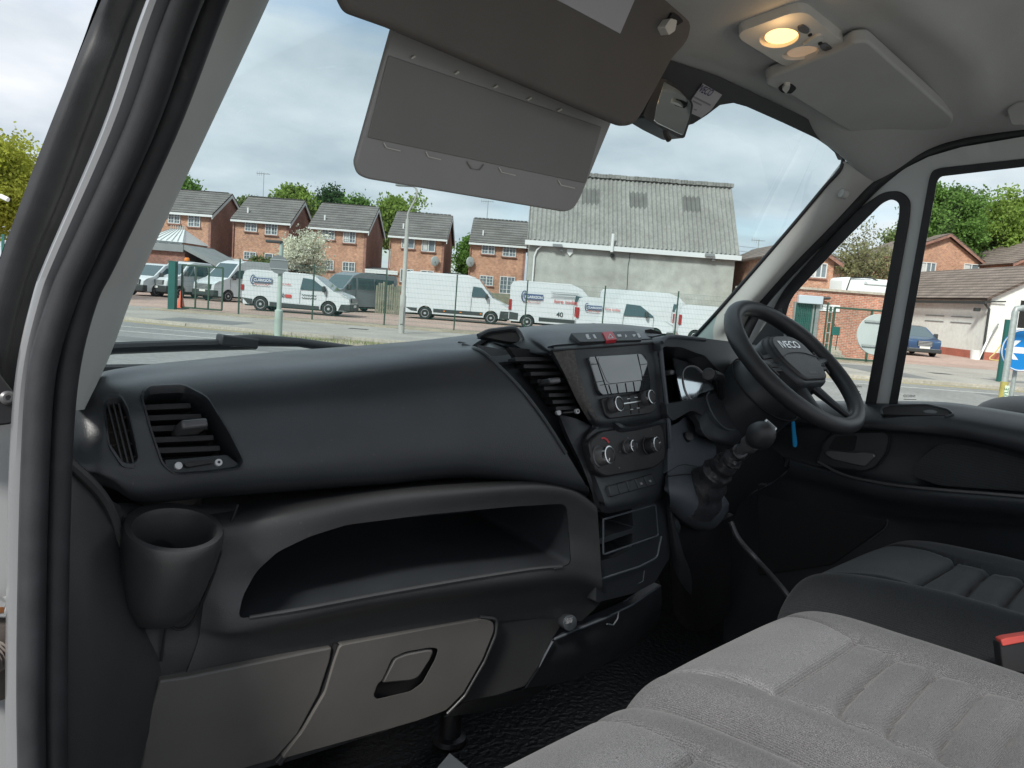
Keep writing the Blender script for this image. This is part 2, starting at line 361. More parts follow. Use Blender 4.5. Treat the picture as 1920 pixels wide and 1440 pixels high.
# ================================================================== CAB SHELL
cab = thing('van_cab_shell', 'pale grey lined cab of the van with windscreen, pillars and roof lining around the dashboard', 'van cab', (1.02, .6, .8))
bm = sheet(BM(), [
    [Vector((.33, .80, 2.06)), Vector((.7, .815, 2.085)), Y(1240, 126, .815), Y(1345, 159, .808), Y(1450, 207, .797), Y(1578, 292, .768)],
    [Vector((.31, .72, 2.08)), Vector((.7, .72, 2.108)), Vector((1.06, .72, 2.116)), Vector((1.25, .72, 2.118)), Vector((1.45, .715, 2.114)), X(1642, 343, 1.765)],
    [Vector((.28, .60, 2.095)), Vector((.7, .60, 2.135)), Vector((1.06, .60, 2.142)), Vector((1.25, .60, 2.144)), Vector((1.48, .60, 2.136)), X(1739, 285, 1.775)],
    [Vector((.27, .53, 2.11)), Vector((.7, .53, 2.15)), Vector((1.06, .53, 2.157)), Vector((1.25, .53, 2.158)), Vector((1.5, .52, 2.148)), X(1800, 265, 1.785)],
    [Vector((.26, .48, 2.12)), Vector((.7, .48, 2.16)), Vector((1.06, .48, 2.165)), Vector((1.25, .48, 2.166)), Vector((1.52, .475, 2.158)), X(1850, 258, 1.79)],
    [Vector((.25, .44, 2.13)), Vector((.7, .43, 2.20)), Vector((1.06, .43, 2.215)), Vector((1.25, .43, 2.215)), Vector((1.52, .43, 2.20)), X(1920, 250, 1.79)],
    [Vector((.24, .30, 2.13)), Vector((.7, .30, 2.27)), Vector((1.06, .30, 2.28)), Vector((1.25, .30, 2.28)), Vector((1.54, .30, 2.26)), X(2080, 240, 1.79)],
    [Vector((.24, .0, 2.13)), Vector((.7, .0, 2.28)), Vector((1.06, .0, 2.29)), Vector((1.25, .0, 2.29)), Vector((1.54, .0, 2.275)), Vector((1.79, -.05, 2.13))],
    [Vector((.24, -.5, 2.13)), Vector((.7, -.5, 2.28)), Vector((1.06, -.5, 2.29)), Vector((1.25, -.5, 2.29)), Vector((1.54, -.5, 2.275)), Vector((1.79, -.5, 2.13))]], 70, 70, .02)
roof = obj('roof_lining', bm, M['liner'], cab)
p = Pl(X(1890, 190, 1.70), X(1920, 190, 1.70), X(1900, 230, 1.72))
obj('coat_hook_cover', slab(p, rp(px('1886,205 1906,192 1950,192 1950,236 1895,236'), 8), .006, -.01), M['liner'], cab, bev=.003)
# right pillar trim
bm = sheet(BM(), [xr('1286,648,1.715 1330,652,1.74 1390,650,1.785'), xr('1301,630,1.715 1352,625,1.74 1402,602,1.785'), xr('1340,588,1.715 1388,588,1.735 1428,567,1.785'), xr('1400,520,1.71 1450,520,1.73 1490,497,1.78'),
    xr('1480,428,1.70 1530,424,1.72 1572,416,1.775'), xr('1545,349,1.69 1588,350,1.715 1625,361,1.77'), xr('1582,303,1.685 1612,315,1.71 1650,337,1.765')], 20, 40, .012)
obj('pillar_trim', bm, M['trim'], cab)
p = Pl(X(1580, 362, 1.712), X(1590, 345, 1.712), X(1560, 380, 1.722))
obj('pillar_cap', lathe(BM(), p.at(1578, 362, .004), p.n, [(-.012, .010), (.001, .010), (.002, .009)], 20), M['trim'], cab)
bm = BM()                                          # tweeter grille slots at the pillar foot
p = Pl(X(1345, 620, 1.722), X(1425, 553, 1.765), X(1385, 585, 1.742))
for i in range(9):
    v = 556+i*4.6; u0 = 1402-(i*5.2); bm = slab(p, [(u0, v), (1424-i*3.2, v-.6), (1424-i*3.2, v+1.2), (u0, v+1.6)], .004, -.004, bm)
obj('speaker_slots', bm, M['silver'], cab)
# left pillar: trim, two seal beads, painted jamb
pv = [-330, 0, 240, 480, 560, 700]
b5 = [Y(u, v, y) for u, v, y in ((650, -330, .62), (505, 0, .80), (393, 240, .88), (280, 480, .95), (246, 560, .98), (196, 690, 1.02), (150, 760, 1.05))]
b4 = [Y(u, v, y) for u, v, y in ((560, -330, .52), (425, 0, .68), (330, 240, .745), (215, 480, .80), (177, 560, .815), (143, 690, .83), (133, 770, .84))]
bm = sheet(BM(), [[a, (a+c)*.5+Vector((.006, -.012, 0)), c] for a, c in zip(b4, b5)], 12, 40, .012)
obj('pillar_trim', bm, M['trim'], cab)
def strip(spec, y0): return [Y(u, v, y+y0) for u, v, y in spec]
s3 = ((535, -330, .51), (398, 0, .665), (307, 240, .73), (196, 480, .785), (157, 560, .80), (124, 690, .81), (110, 850, .81), (103, 1100, .80), (101, 1300, .79), (102, 1470, .785), (103, 1800, .76))
s2 = ((492, -330, .50), (350, 0, .648), (264, 240, .715), (153, 480, .77), (118, 560, .785), (80, 690, .795), (67, 850, .795), (60, 1100, .785), (58, 1300, .775), (60, 1470, .77), (62, 1800, .745))
bm = BM()
tube(bm, cr_(strip(s3, 0), 60), .0120, 14); tube(bm, cr_(strip(s2, 0), 60), .0115, 14)
tube(bm, cr_(strip([((a[0]+c[0])/2, a[1], a[2]) for a, c in zip(s3, s2)], .006), 60), .0105, 10)
obj('door_seal', bm, M['rubber'], cab)
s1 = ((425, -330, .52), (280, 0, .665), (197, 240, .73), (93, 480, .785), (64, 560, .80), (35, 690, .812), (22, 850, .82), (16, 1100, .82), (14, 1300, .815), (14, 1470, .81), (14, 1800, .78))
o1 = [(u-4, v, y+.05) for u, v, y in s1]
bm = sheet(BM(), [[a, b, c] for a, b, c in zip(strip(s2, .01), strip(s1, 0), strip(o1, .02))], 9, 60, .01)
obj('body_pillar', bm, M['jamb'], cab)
# windscreen
WT = [Vector((.30, .80, 2.09)), Vector((.7, .832, 2.11)), Y(1240, 105, .830), Y(1450, 185, .812), Y(1625, 258, .77)]
WB = [Vector((.27, 1.08, 1.50)), Vector((.62, 1.36, 1.50)), Vector((1.02, 1.44, 1.50)), Vector((1.42, 1.36, 1.50)), X(1365, 668, 1.785)]
WM = [a*.5+b*.5+Vector((0, .02, .01)) for a, b in zip(WT, WB)]
obj('windscreen', sheet(BM(), [WT, WM, WB], 24, 24), M['wind'], cab)
p = Pl(Y(1240, 160, .815), Y(1560, 290, .785), Vector((1.1, 1.0, 1.86)))
bm = slab(p, px('1150,40 1240,108 1345,143 1450,192 1545,238 1582,264 1594,300 1572,300 1566,287 1540,264 1470,231 1400,200 1375,193 1350,197 1325,216 1300,232 1272,240 1240,232 1215,228 1150,200'), .003, .0)
obj('windscreen_frit', bm, M['frit'], cab)
bm = tube(BM(), cr_([Y(1574, 272, .772)]+xr('1581,292,1.687 1575,318,1.69 1545,352,1.693 1480,430,1.703 1400,522,1.712 1340,590,1.716 1297,636,1.716'), 60), .0045, 8)
obj('windscreen_edge', bm, M['black'], cab)
p.p = p.p+p.n*.004
obj('warning_sticker', slab(p, px('1318,157 1354,178 1333,207 1315,221 1290,210 1298,185'), .001, -.0005), M['stick'], cab)
text('sticker_lettering', 'IVECO', M['navy'], cab, p.at(1307, 170, .0018), p.at(1331, 181, .0018), p.at(1311, 160)-p.at(1307, 170), 0, bold=.01, squash=1.35, shear=.2)
bm = BM()
for a in ('1301,180 1333,196 1332,199 1300,183', '1300,188 1316,196 1315,199 1299,191', '1302,204 1307,206 1306,208 1301,206'): slab(p, px(a), .0018, .0006, bm)
obj('sticker_lines', bm, M['markd'], cab)
# wiper outside the glass
bm = BM(); tube(bm, yr('60,668,1.42 215,651,1.44 350,646,1.45 460,644,1.46'), .009, 8); tube(bm, yr('60,675,1.42 215,658,1.44 350,653,1.45 480,650,1.46'), .006, 6)
wp = obj('wiper_blade', bm, M['black'], cab)
bm = BM(); box(bm, Y(445, 640, 1.45), (.075, .03, .02), Matrix.Rotation(R(6), 3, 'Y')); tube(bm, yr('430,640,1.45 480,638,1.45 560,642,1.44 680,660,1.42'), [.012, .013, .010, .012], 8)
obj('wiper_arm', bm, M['black'], cab, bev=.003)
# floor, firewall, right body side, black seal round the driver's door
obj('floor_mat', b2(BM(), .2, 1.95, -.5, 1.45, .76, .80), M['floor'], cab)
bm = BM(); b2(bm, .06, .14, -.52, -.22, .5, 2.2); obj('unseen_body_side', bm, M['wpaint'], cab, bev=.02)  # unseen left body side behind the door opening, added to block light
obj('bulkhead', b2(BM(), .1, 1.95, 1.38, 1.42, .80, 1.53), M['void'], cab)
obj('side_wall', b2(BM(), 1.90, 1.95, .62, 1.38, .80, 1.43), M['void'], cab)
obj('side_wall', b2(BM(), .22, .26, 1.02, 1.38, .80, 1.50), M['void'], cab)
bm = tube(BM(), cr_(xr('1385,655,1.79 1408,606,1.787 1432,565,1.785 1494,495,1.78 1574,415,1.775 1644,345,1.77 1690,312,1.775 1739,288,1.778 1800,270,1.785 1920,250,1.79 2080,236,1.79'), 70), .0125, 12)
obj('door_seal', bm, M['rubber'], cab)
obj('floor_edge', tube(BM(), cr_(yr('1370,978,.86 1385,1010,.84 1420,1050,.80 1468,1104,.72 1500,1150,.68'), 24), .006, 8), M['silver'], cab)

# ================================================================== DASHBOARD
dash = thing('dashboard', 'long charcoal plastic dashboard with air vents, open shelf, glovebox and centre stack', 'dashboard', (1.0, 1.0, .95))
TOPR = ['90,752,1.00 150,742,1.02 190,702,1.05 250,687,1.10 400,671,1.16 550,657,1.18 700,646,1.18 800,637,1.17 910,624,1.13']
back = [q+Vector((0, .24, -.05)) for q in yr(TOPR[0])]
rows = [back, yr(TOPR[0]),
    yr('100,775,.95 152,752,.955 190,722,.965 250,708,.985 400,688,1.00 550,674,1.00 700,660,.99 800,651,.97 884,650,.95'),
    yr('104,800,.92 155,780,.925 195,750,.925 255,728,.93 400,712,.93 550,696,.92 700,681,.90 815,668,.885 905,660,.875'),
    yr('108,826,.905 158,815,.91 200,790,.905 260,770,.905 400,755,.90 550,742,.885 700,728,.868 850,712,.85 972,722,.835'),
    yr('112,850,.895 162,845,.90 203,835,.895 262,830,.895 405,820,.885 555,808,.87 710,797,.85 880,788,.828 1032,802,.812'),
    yr('116,872,.89 168,875,.89 204,880,.885 265,895,.885 405,888,.875 560,878,.86 715,868,.843 890,858,.82 1082,882,.798'),
    yr('120,890,.895 172,893,.895 208,904,.89 265,932,.892 405,922,.886 560,911,.872 715,901,.855 895,889,.832 1104,921,.802'),
    yr('126,900,.94 176,905,.94 214,915,.94 268,942,.94 405,932,.935 560,920,.92 715,908,.90 895,897,.88 1100,930,.85'),
    yr('126,905,.99 176,908,1.0 214,918,1.0 268,940,1.0 405,926,1.0 560,905,.985 715,890,.965 895,878,.93 1100,915,.90')]
up = obj('passenger_panel', sheet(BM(), rows, 84, 84, .008), M['dash'], dash)
VP = Pl(Y(270, 740, .922), Y(300, 880, .882), Y(455, 880, .872))
vent_o = rp(px('262,742 275,725 342,722 388,744 428,806 460,868 452,879 400,886 328,891 303,872 280,805'), 12)
SP = Pl(Y(195, 745, .922), Y(228, 878, .883), Y(262, 870, .88))
dem_o = rp(px('190,748 200,739 226,738 241,765 263,868 252,879 228,876 203,838'), 9)
def grow(pts, k, c=None):
    cx = sum(q[0] for q in pts)/len(pts); cy = sum(q[1] for q in pts)/len(pts)
    return [(cx+(u-cx)*k, cy+(v-cy)*k) for u, v in pts]
US = Surf(up)
cut(up, [slabr(VP, vent_o, .06, -.05), slabr(SP, dem_o, .06, -.05)], True)
# shoulder line of the lid's right edge
obj('lid_edge', tube(BM(), [US.at(u, v, .0005) for u, v in rp(px('866,647 903,658 970,720 1024,792 1060,850'), [0, 30, 60, 60, 0], 8)], .0035, 8), M['dash'], dash)
def ring(pl, sf, outer, k, front, deep):
    inner = grow(outer, k); bm = BM(); n = len(outer)
    rows = [[sf.at(u, v, -.004, pl) for u, v in grow(outer, 1.02)], [sf.at(u, v, front*.8, pl) for u, v in outer], [sf.at(u, v, front, pl) for u, v in grow(outer, .4+.6*k)]]
    rows.append([a*.5+sf.at(u, v, 0, pl)*.5 for a, (u, v) in zip(rows[2], inner)]); rows.append([sf.at(u, v, -.006, pl) for u, v in inner]); rows.append([sf.at(u, v, -.006, pl)-pl.n*deep for u, v in inner])
    vs = [[bm.verts.new(p) for p in r] for r in rows]
    for a, b in zip(vs, vs[1:]):
        for i in range(n): bm.faces.new((a[i], a[(i+1) % n], b[(i+1) % n], b[i]))
    return bm
def vent(name, par, pl, outer, slats, lever, thumb, dots, depth=.05, label=None, tilt=.5):
    v = obj(name, slab(pl, grow(outer, 1.02), -depth+.006, -depth-.01), M['void'], par, label=label)
    for (a, b) in slats:
        q0, q1 = pl.at(*a, -.010), pl.at(*b, -.010); d = (q1-q0).normalized(); dn = d.cross(pl.n).normalized()
        if dn.z > 0: dn = -dn
        vec = -pl.n*.030-dn*.004*tilt; th = dn*.0035
        bm = BM(); vs = [q0-th, q0+th, q0+th*.8+vec, q0-th*.8+vec]
        poly(bm, vs, q1-q0); obj('slat', bm, M['black'], v, bev=.0008)
    if lever:
        (u, w_), sz = lever
        c0 = pl.at(u, w_, .0); d = (pl.at(u+10, w_-1, 0)-c0).normalized(); e = pl.n.cross(d)
        bm = box(BM(), c0, (sz[0], sz[1], .045), Matrix((d, e, pl.n)).transposed())
        obj('lever', bm, M['silver'], v, bev=.003)
    if thumb: obj('thumbwheel', slab(pl, rp(px(thumb), 5), .006, -.02), M['black'], v, bev=.002)
    for k, q in enumerate(dots):
        c = pl.at(*q, .0015); bm = lathe(BM(), c, pl.n, [(-.006, .0042), (.0008, .0042), (.001, .0038)], 18); obj('marker_dot', bm, M['mark'], v)
        if k: obj('marker_hole', lathe(BM(), c+pl.n*.0012, pl.n, [(-.004, .0016), (.0006, .0016)], 12), M['black'], v)
    return v
sl = [((267, 764), (358, 760)), ((271, 784), (378, 780)), ((278, 804), (390, 800)), ((284, 825), (401, 820)), ((291, 845), (413, 840))]
side = vent('side_vent', dash, VP, vent_o, sl, ((355, 803), (.030, .011)), '345,868 398,862 400,868 350,876', [(335, 873), (410, 867)])
obj('vent_rim', ring(VP, US, vent_o, .93, .004, .05), M['dash'], dash)
obj('vent_sill', slab(VP, rp(px('308,862 425,852 452,872 448,879 400,884 328,888 310,874'), 4), -.002, -.03), M['dash'], side, bev=.001)
dm = obj('demister_vent', slab(SP, dem_o, -.03, -.04), M['dirt'], dash)
obj('vent_rim', ring(SP, US, dem_o, .82, .003, .035), M['dash'], dash)
for a, b in (((199, 744), (232, 877)), ((209, 742), (242, 877)), ((219, 742), (252, 875))):
    obj('fin', tube(BM(), [SP.at(*a, -.006), SP.at(*b, -.006)], .0016, 6), M['black'], dm)
for i in range(5):
    t = (i+.7)/5.2; obj('fin', tube(BM(), [SP.at(192+18*t+2, 746+126*t, -.012), SP.at(232+30*t, 742+130*t-3, -.012)], .0014, 6), M['dirt'], dm)
# shelf face with its opening
F0 = ['380,918,1.0 450,914,1.0 550,897,.99 700,882,.97 850,872,.95 1000,868,.925 1075,885,.905 1115,912,.89', '380,950,.955 450,945,.95 550,926,.935 700,910,.915 850,899,.89 1000,896,.865 1075,915,.845 1115,940,.83',
 '390,975,.915 450,968,.905 550,945,.885 700,922,.862 850,909,.838 1000,904,.815 1075,919,.806 1117,947,.802',
 '393,1000,.90 456,995,.888 550,970,.866 700,940,.846 850,925,.822 1000,916,.803 1076,928,.799 1120,958,.797',
 '392,1045,.90 456,1045,.885 550,1022,.865 700,985,.85 850,965,.83 1000,951,.81 1077,958,.803 1122,985,.80',
 '385,1095,.90 452,1095,.883 550,1078,.868 700,1045,.853 850,1021,.833 1000,1005,.815 1078,1006,.807 1125,1030,.803',
 '380,1142,.90 446,1150,.873 550,1131,.856 700,1102,.84 850,1078,.82 1000,1062,.805 1079,1055,.802 1127,1070,.803',
 '376,1172,.90 445,1184,.873 550,1164,.856 700,1133,.84 850,1110,.822 1000,1092,.808 1085,1086,.806 1129,1100,.806',
 '372,1200,.905 445,1202,.89 550,1186,.88 700,1156,.865 850,1132,.848 1000,1116,.835 1080,1112,.83 1125,1130,.83',
 '350,1262,.90 445,1252,.897 550,1233,.888 700,1202,.873 850,1174,.858 1000,1160,.85 1055,1160,.845 1090,1165,.845']
face = obj('shelf_surround', sheet(BM(), [yr(s) for s in F0], 80, 80, .008), M['dash2'], dash)
OP = Pl(Y(450, 1150, .87), Y(1070, 1060, .80), Y(640, 985, .85))
op_px = rp(px('446,1160 455,1118 480,1072 520,1035 580,1006 650,984 800,965 960,950 1062,944 1066,985 1071,1060 860,1090 700,1118 560,1145'), 14)
FS = Surf(face)
cut(face, [slabr(OP, op_px, .08, -.06)], True)
cav = BM(); fr = [FS.at(u, v, -.003, OP) for u, v in grow(op_px, 1.004)]; bk = [OP.at(u, v, -.006)-OP.n*.16+Vector((0, .10, .015)) for u, v in grow(op_px, .98)]
a_ = [cav.verts.new(q) for q in fr]; b_ = [cav.verts.new(q) for q in bk]
for i in range(len(a_)): cav.faces.new((a_[i], a_[(i+1) % len(a_)], b_[(i+1) % len(b_)], b_[i]))
cav.faces.new(b_)
obj('shelf_tray', cav, M['dash'], dash)
obj('shelf_lip', tube(BM(), [FS.at(u, v, .0, OP) for u, v in rp(px('447,1161 560,1143 700,1116 860,1088 1000,1066 1071,1060'), 40)], .0028, 8), M['dash2'], dash)
# left side trim, shoulder plate, cup holder
L0 = ['60,866,.88 128,868,.88 165,900,.885 205,935,.90 226,948,.915', '60,960,.86 124,960,.865 172,985,.875 208,1005,.888 236,1030,.905', '60,1100,.85 121,1100,.855 172,1102,.862 222,1112,.882 266,1165,.905',
      '60,1250,.845 122,1250,.85 180,1252,.855 240,1262,.875 304,1275,.905', '60,1440,.84 126,1440,.845 180,1442,.85 225,1445,.87 262,1450,.90', '60,1700,.83 130,1700,.835 180,1700,.84 225,1700,.86 250,1700,.89']
obj('side_trim', sheet(BM(), [yr(s) for s in L0], 40, 60, .015), M['dash2'], dash)
obj('trim_bead', tube(BM(), cr_(yr('130,868,.874 160,895,.877 190,928,.885 210,965,.892 222,1010,.90 232,1070,.906'), 30), .006, 8), M['dash2'], dash)
cc = Y(328, 996, .873); ca_ = Vector((.02, -.24, 1)).normalized(); ce = Vector((1, 0, 0)); ce = (ce-ca_*ce.dot(ca_)).normalized(); cf = ca_.cross(ce)
bm = BM(); rings = []
for dz, rr, dy in ((.005, .047, 0), (.004, .0515, 0), (.000, .0535, 0), (-.012, .0535, 0), (-.05, .050, .004), (-.09, .0445, .010), (-.118, .037, .018), (-.130, .026, .024)):
    rg = []
    for k in range(48):
        t = 2*math.pi*k/48; x = rr*math.cos(t); y = rr*math.sin(t)
        if y > 0: x *= 1+.06*math.sin(t)*(1 if dz < -.01 else .4); y *= 1.2
        rg.append(bm.verts.new(cc+ca_*dz+ce*x+cf*(y+dy)))
    rings.append(rg)
for p_, q_ in zip(rings, rings[1:]):
    for k in range(48): bm.faces.new((p_[k], p_[(k+1) % 48], q_[(k+1) % 48], q_[k]))
bm.faces.new(rings[0][::-1]); bm.faces.new(rings[-1])
cup = obj('cup_holder', bm, M['dash2'], dash)
C0 = ['222,943,.95 300,946,.95 380,946,.95 446,944,.95', '226,962,.93 300,962,.93 380,962,.93 440,965,.925', '236,1020,.918 300,1020,.918 370,1020,.918 424,1025,.912', '243,1110,.907 300,1115,.907 350,1115,.907 398,1110,.905', '250,1172,.91 300,1180,.91 340,1180,.91 382,1172,.908', '262,1230,.905 300,1235,.905 340,1235,.905 380,1225,.905', '290,1285,.905 320,1285,.905 350,1285,.905 380,1280,.905']
plate_ = obj('cupholder_plate', sheet(BM(), [yr(s) for s in C0], 30, 30, .006), M['dash2'], dash)

well = lambda: lathe(BM(), cc-ca_*.085, ca_, [(0, .034), (.03, .038), (.083, .0425), (.0925, .0465)], 40)
cut(cup, [well()]); cut(plate_, [well()], True)
obj('trim_seam', tube(BM(), cr_(yr('446,946,.906 424,1006,.898 392,1098,.893 360,1166,.900 335,1180,.904 312,1176,.905 302,1240,.902'), 40), .0018, 6), M['void'], dash)
# lower fascia, storage panel and glovebox lid
GP = Pl(Y(445, 1250, .885), Y(925, 1165, .848), Y(830, 1335, .872))
obj('lower_fascia', slab(GP, rp(px('905,1150 1062,1118 1058,1165 1036,1200 1012,1248 985,1288 930,1306 868,1318 700,1380 540,1430 258,1510 262,1450 300,1268 440,1245'), 6), -.010, -.03), M['dash2'], dash, bev=.003)
obj('storage_panel', slab(GP, rp(px('300,1277 350,1270 623,1214 619,1238 599,1300 559,1375 515,1425 258,1500 276,1360'), 5), .000, -.012), M['lid'], dash, bev=.003)
gl = obj('glovebox_lid', slab(GP, rp(px('638,1211 800,1180 905,1161 925,1166 926,1182 905,1235 868,1300 836,1332 780,1352 700,1375 528,1423 568,1372 610,1300 628,1240'), 7), .004, -.014), M['lid'], dash, bev=.004)
cut(gl, [slabr(GP, rp(px('735,1234 760,1222 806,1214 822,1216 816,1236 792,1280 770,1296 706,1311 700,1304 708,1282 716,1276'), 6), .03, -.010)])
obj('handle_pocket', slab(GP, px('700,1228 830,1205 825,1240 790,1300 700,1320'), -.009, -.013), M['black'], gl)
obj('latch_handle', slab(GP, rp(px('741,1234 762,1226 804,1218 814,1220 808,1236 786,1270 772,1277 716,1282 722,1270'), 7), .003, -.006), M['lid'], gl, bev=.003)
obj('lid_gap', tube(BM(), [GP.at(u, v, -.008) for u, v in ((634, 1204), (631, 1213), (624, 1240), (604, 1300), (563, 1374), (520, 1428))], .0085, 8), M['black'], dash)
obj('lid_edge', tube(BM(), [GP.at(u, v, .001) for u, v in rp(px('900,1157 933,1160 929,1190 908,1240 871,1304 838,1338'), [0, 12, 8, 4, 4, 0])], .0028, 8), M['dash2'], dash)
obj('footwell_duct', sheet(BM(), [yr('868,1318,.93 950,1300,.92 990,1285,.92 1040,1215,.92'), yr('830,1345,1.0 930,1330,1.0 1010,1300,1.0 1060,1250,1.0')], 12, 8, .02), M['black'], dash)
obj('floor_bracket', lathe(BM(), Z(843, 1388, .802), UP, [(0, .035), (.01, .033), (.014, .022), (.07, .020)], 20), M['black'], dash)
# filler behind the stack
obj('stack_backing', sheet(BM(), [yr('860,640,1.0 960,660,.96 1040,690,.93 1150,690,.93 1260,690,.95'), yr('1000,800,.90 1040,800,.89 1110,800,.88 1180,800,.89 1262,790,.91'), yr('1085,900,.86 1105,900,.85 1140,900,.85 1190,900,.86 1262,890,.88'), yr('1085,960,.87 1105,960,.87 1140,960,.87 1190,960,.88 1262,950,.90')], 12, 12, .02), M['dash'], dash)
obj('stack_apron', sheet(BM(), [yr('1048,777,.868 1080,785,.850 1112,800,.838'), yr('1066,820,.845 1092,825,.836 1116,832,.828'), yr('1090,870,.825 1108,870,.818 1122,872,.812'), yr('1108,918,.815 1124,915,.806 1138,915,.803'), yr('1116,952,.815 1130,955,.806 1146,960,.803')], 12, 16, .01), M['dash'], dash)
obj('tray_floor', sheet(BM(), [yr('855,636,1.16 925,634,1.13 1000,636,1.08'), yr('880,652,1.02 945,655,.985 1035,664,.935'), yr('930,680,.95 980,676,.94 1045,676,.92')], 12, 12, .006), M['dash'], dash)
H = ['905,630,1.16 960,618,1.14 985,613,1.12 1060,607,1.12 1150,607,1.13 1226,614,1.14',
     '930,632,1.03 972,626,1.01 994,616,1.00 1062,611,1.00 1150,610,1.01 1226,617,1.02',
     '962,645,.97 990,640,.945 1010,630,.93 1072,624,.93 1150,621,.935 1227,625,.945',
     '992,660,.925 1012,655,.90 1026,645,.885 1082,640,.885 1150,636,.89 1228,634,.90',
     '1024,668,.885 1031,664,.868 1038,657,.86 1090,653,.863 1150,648,.868 1229,643,.885',
     '1040,676,.90 1045,672,.89 1050,666,.885 1095,660,.885 1150,655,.89 1228,650,.91']
obj('stack_hood', sheet(BM(), [yr(s) for s in H], 50, 40, .012), M['dash'], dash)
TP = Pl(Y(912, 634, 1.0), Y(970, 626, .99), Y(960, 645, .985))
obj('top_tray', slab(TP, rp(px('898,630 915,622 955,617 968,618 976,632 978,642 950,640'), 5), .02, .008), M['void'], dash)
obj('tray_rim', tube(BM(), [TP.at(u, v, .022) for u, v in rp(px('897,630 915,621 955,616 966,616 974,624 979,637 977,643'), [0, 6, 6, 6, 6, 3, 0])], .0045, 8), M['dash'], dash)
B = ['1037,659,.862 1074,656,.858 1150,650,.866 1230,644,.884', '1058,700,.852 1084,700,.842 1150,695,.850 1236,688,.870', '1082,752,.842 1103,752,.830 1160,746,.838 1242,735,.860',
     '1104,790,.834 1121,788,.818 1165,787,.826 1246,774,.850', '1110,800,.834 1127,801,.824 1167,799,.831 1248,787,.853', '1100,822,.824 1118,812,.824 1170,804,.830 1248,793,.852',
     '1108,872,.812 1124,872,.812 1180,862,.822 1250,847,.842', '1120,905,.803 1137,905,.803 1190,893,.812 1250,876,.835', '1134,944,.790 1148,946,.790 1195,935,.800 1247,916,.824', '1128,960,.803 1145,962,.805 1195,950,.815 1245,934,.838']
st = obj('centre_stack', sheet(BM(), [yr(s) for s in B], 60, 90, .012), M['dash'], dash)
obj('worn_border', sheet(BM(), [yr(s) for s in ('1037,659,.860 1058,657,.857 1076,656,.855', '1058,700,.849 1072,700,.842 1086,700,.839', '1082,752,.839 1094,752,.831 1105,752,.827', '1103,788,.832 1113,788,.822 1122,787,.815')], 8, 16, .003), M['bezel'], dash)
obj('hood_seam', tube(BM(), cr_(yr('1036,658,.856 1090,654,.860 1150,649,.864 1229,643,.882'), 20), .0016, 6), M['void'], dash)
# top button strip
KP = Pl(Y(1078, 628, .90), Y(1198, 627, .91), Y(1090, 641, .876))
ks = obj('button_strip', slab(KP, rp(px('1070,624 1190,620 1203,632 1204,637 1088,641'), 2), .004, -.008), M['black'], dash, bev=.001)
obj('hazard_button', slab(KP, px('1130,622 1148,621 1157,636 1138,638'), .007, -.004), M['red'], ks, bev=.0008)
def marks(name, pl, items, m, par, lift, th=.0008):
    for s in items: obj(name.rstrip('s'), slab(pl, px(s), lift, lift-th), m, par, smooth=False)
def pline(pl, pts, wpx, lift, bm):
    for (a, b) in zip(pts, pts[1:]):
        d = Vector(b)-Vector(a); n_ = Vector((-d.y, d.x)).normalized()*wpx/2
        slab(pl, [(a[0]+n_.x, a[1]+n_.y), (b[0]+n_.x, b[1]+n_.y), (b[0]-n_.x, b[1]-n_.y), (a[0]-n_.x, a[1]-n_.y)], lift, lift-.0008, bm)
bm = BM(); pline(KP, [(1141, 634), (1150, 633), (1143.5, 626), (1141, 634)], 1.1, .0078, bm); obj('warning_triangle', bm, M['mark'], ks, smooth=False)
marks('icons', KP, ['1098,627 1103,626 1105,632 1100,633', '1101,633.5 1107,633 1107.5,635 1102,635.5', '1111,627 1115,627 1119,634 1115,634', '1157,627 1164,626.5 1166,630.5 1159,631', '1172,626 1176,630 1173,633', '1186,627 1192,626.5 1191,630 1188,631', '1194,625 1198,625 1202,632 1198,633'], M['mark'], ks, .0048)
# infotainment
IP = Pl(Y(1085, 700, .840), Y(1236, 688, .868), Y(1140, 775, .822))
sc_ = obj('radio_display', slab(IP, rp(px('1104,669 1202,663 1212,668 1222,728 1216,732 1130,741 1124,734'), 4), .006, -.01), M['screen'], dash, bev=.0012)
bm = BM()
for a, b in (((1117, 668), (1141, 739)), ((1106, 684), (1123, 682)), ((1114, 717), (1134, 714)), ((1196, 664), (1206, 712)), ((1200, 684), (1214, 682)), ((1205, 706), (1219, 703)), ((1126, 722), (1218, 711)), ((1142, 722), (1147, 738)), ((1157, 720), (1160, 737)), ((1173, 718), (1176, 735)), ((1188, 716), (1191, 734)), ((1203, 714), (1206, 732))):
    pline(IP, [a, b], 1.0, .0068, bm)
obj('key_lines', bm, M['void'], sc_, smooth=False)
obj('display_window', slab(IP, rp(px('1119,670 1194,664 1205,711 1140,720'), 10), .0066, .004), M['screen'], sc_)
text('key_lettering', 'RADIO', M['markd'], sc_, IP.at(1108, 683, .0075), IP.at(1116, 682.5, .0075), IP.at(1107, 676)-IP.at(1108, 683))
obj('radio_buttons', slab(IP, rp(px('1128,747 1224,733 1232,766 1222,775 1144,785 1136,778'), 4), .003, -.006), M['black'], dash, bev=.0015)
bm = BM(); pline(IP, [(1168, 757), (1202, 752)], 2.2, .0048, bm); obj('trim_bar', bm, M['chrome'], dash)
bm = BM()
for a, b in (((1180, 741), (1184, 776)), ((1166, 744), (1200, 739)), ((1196, 739), (1199, 774)), ((1171, 769), (1206, 764))): pline(IP, [a, b], .9, .0039, bm)
obj('button_gaps', bm, M['void'], dash, smooth=False)
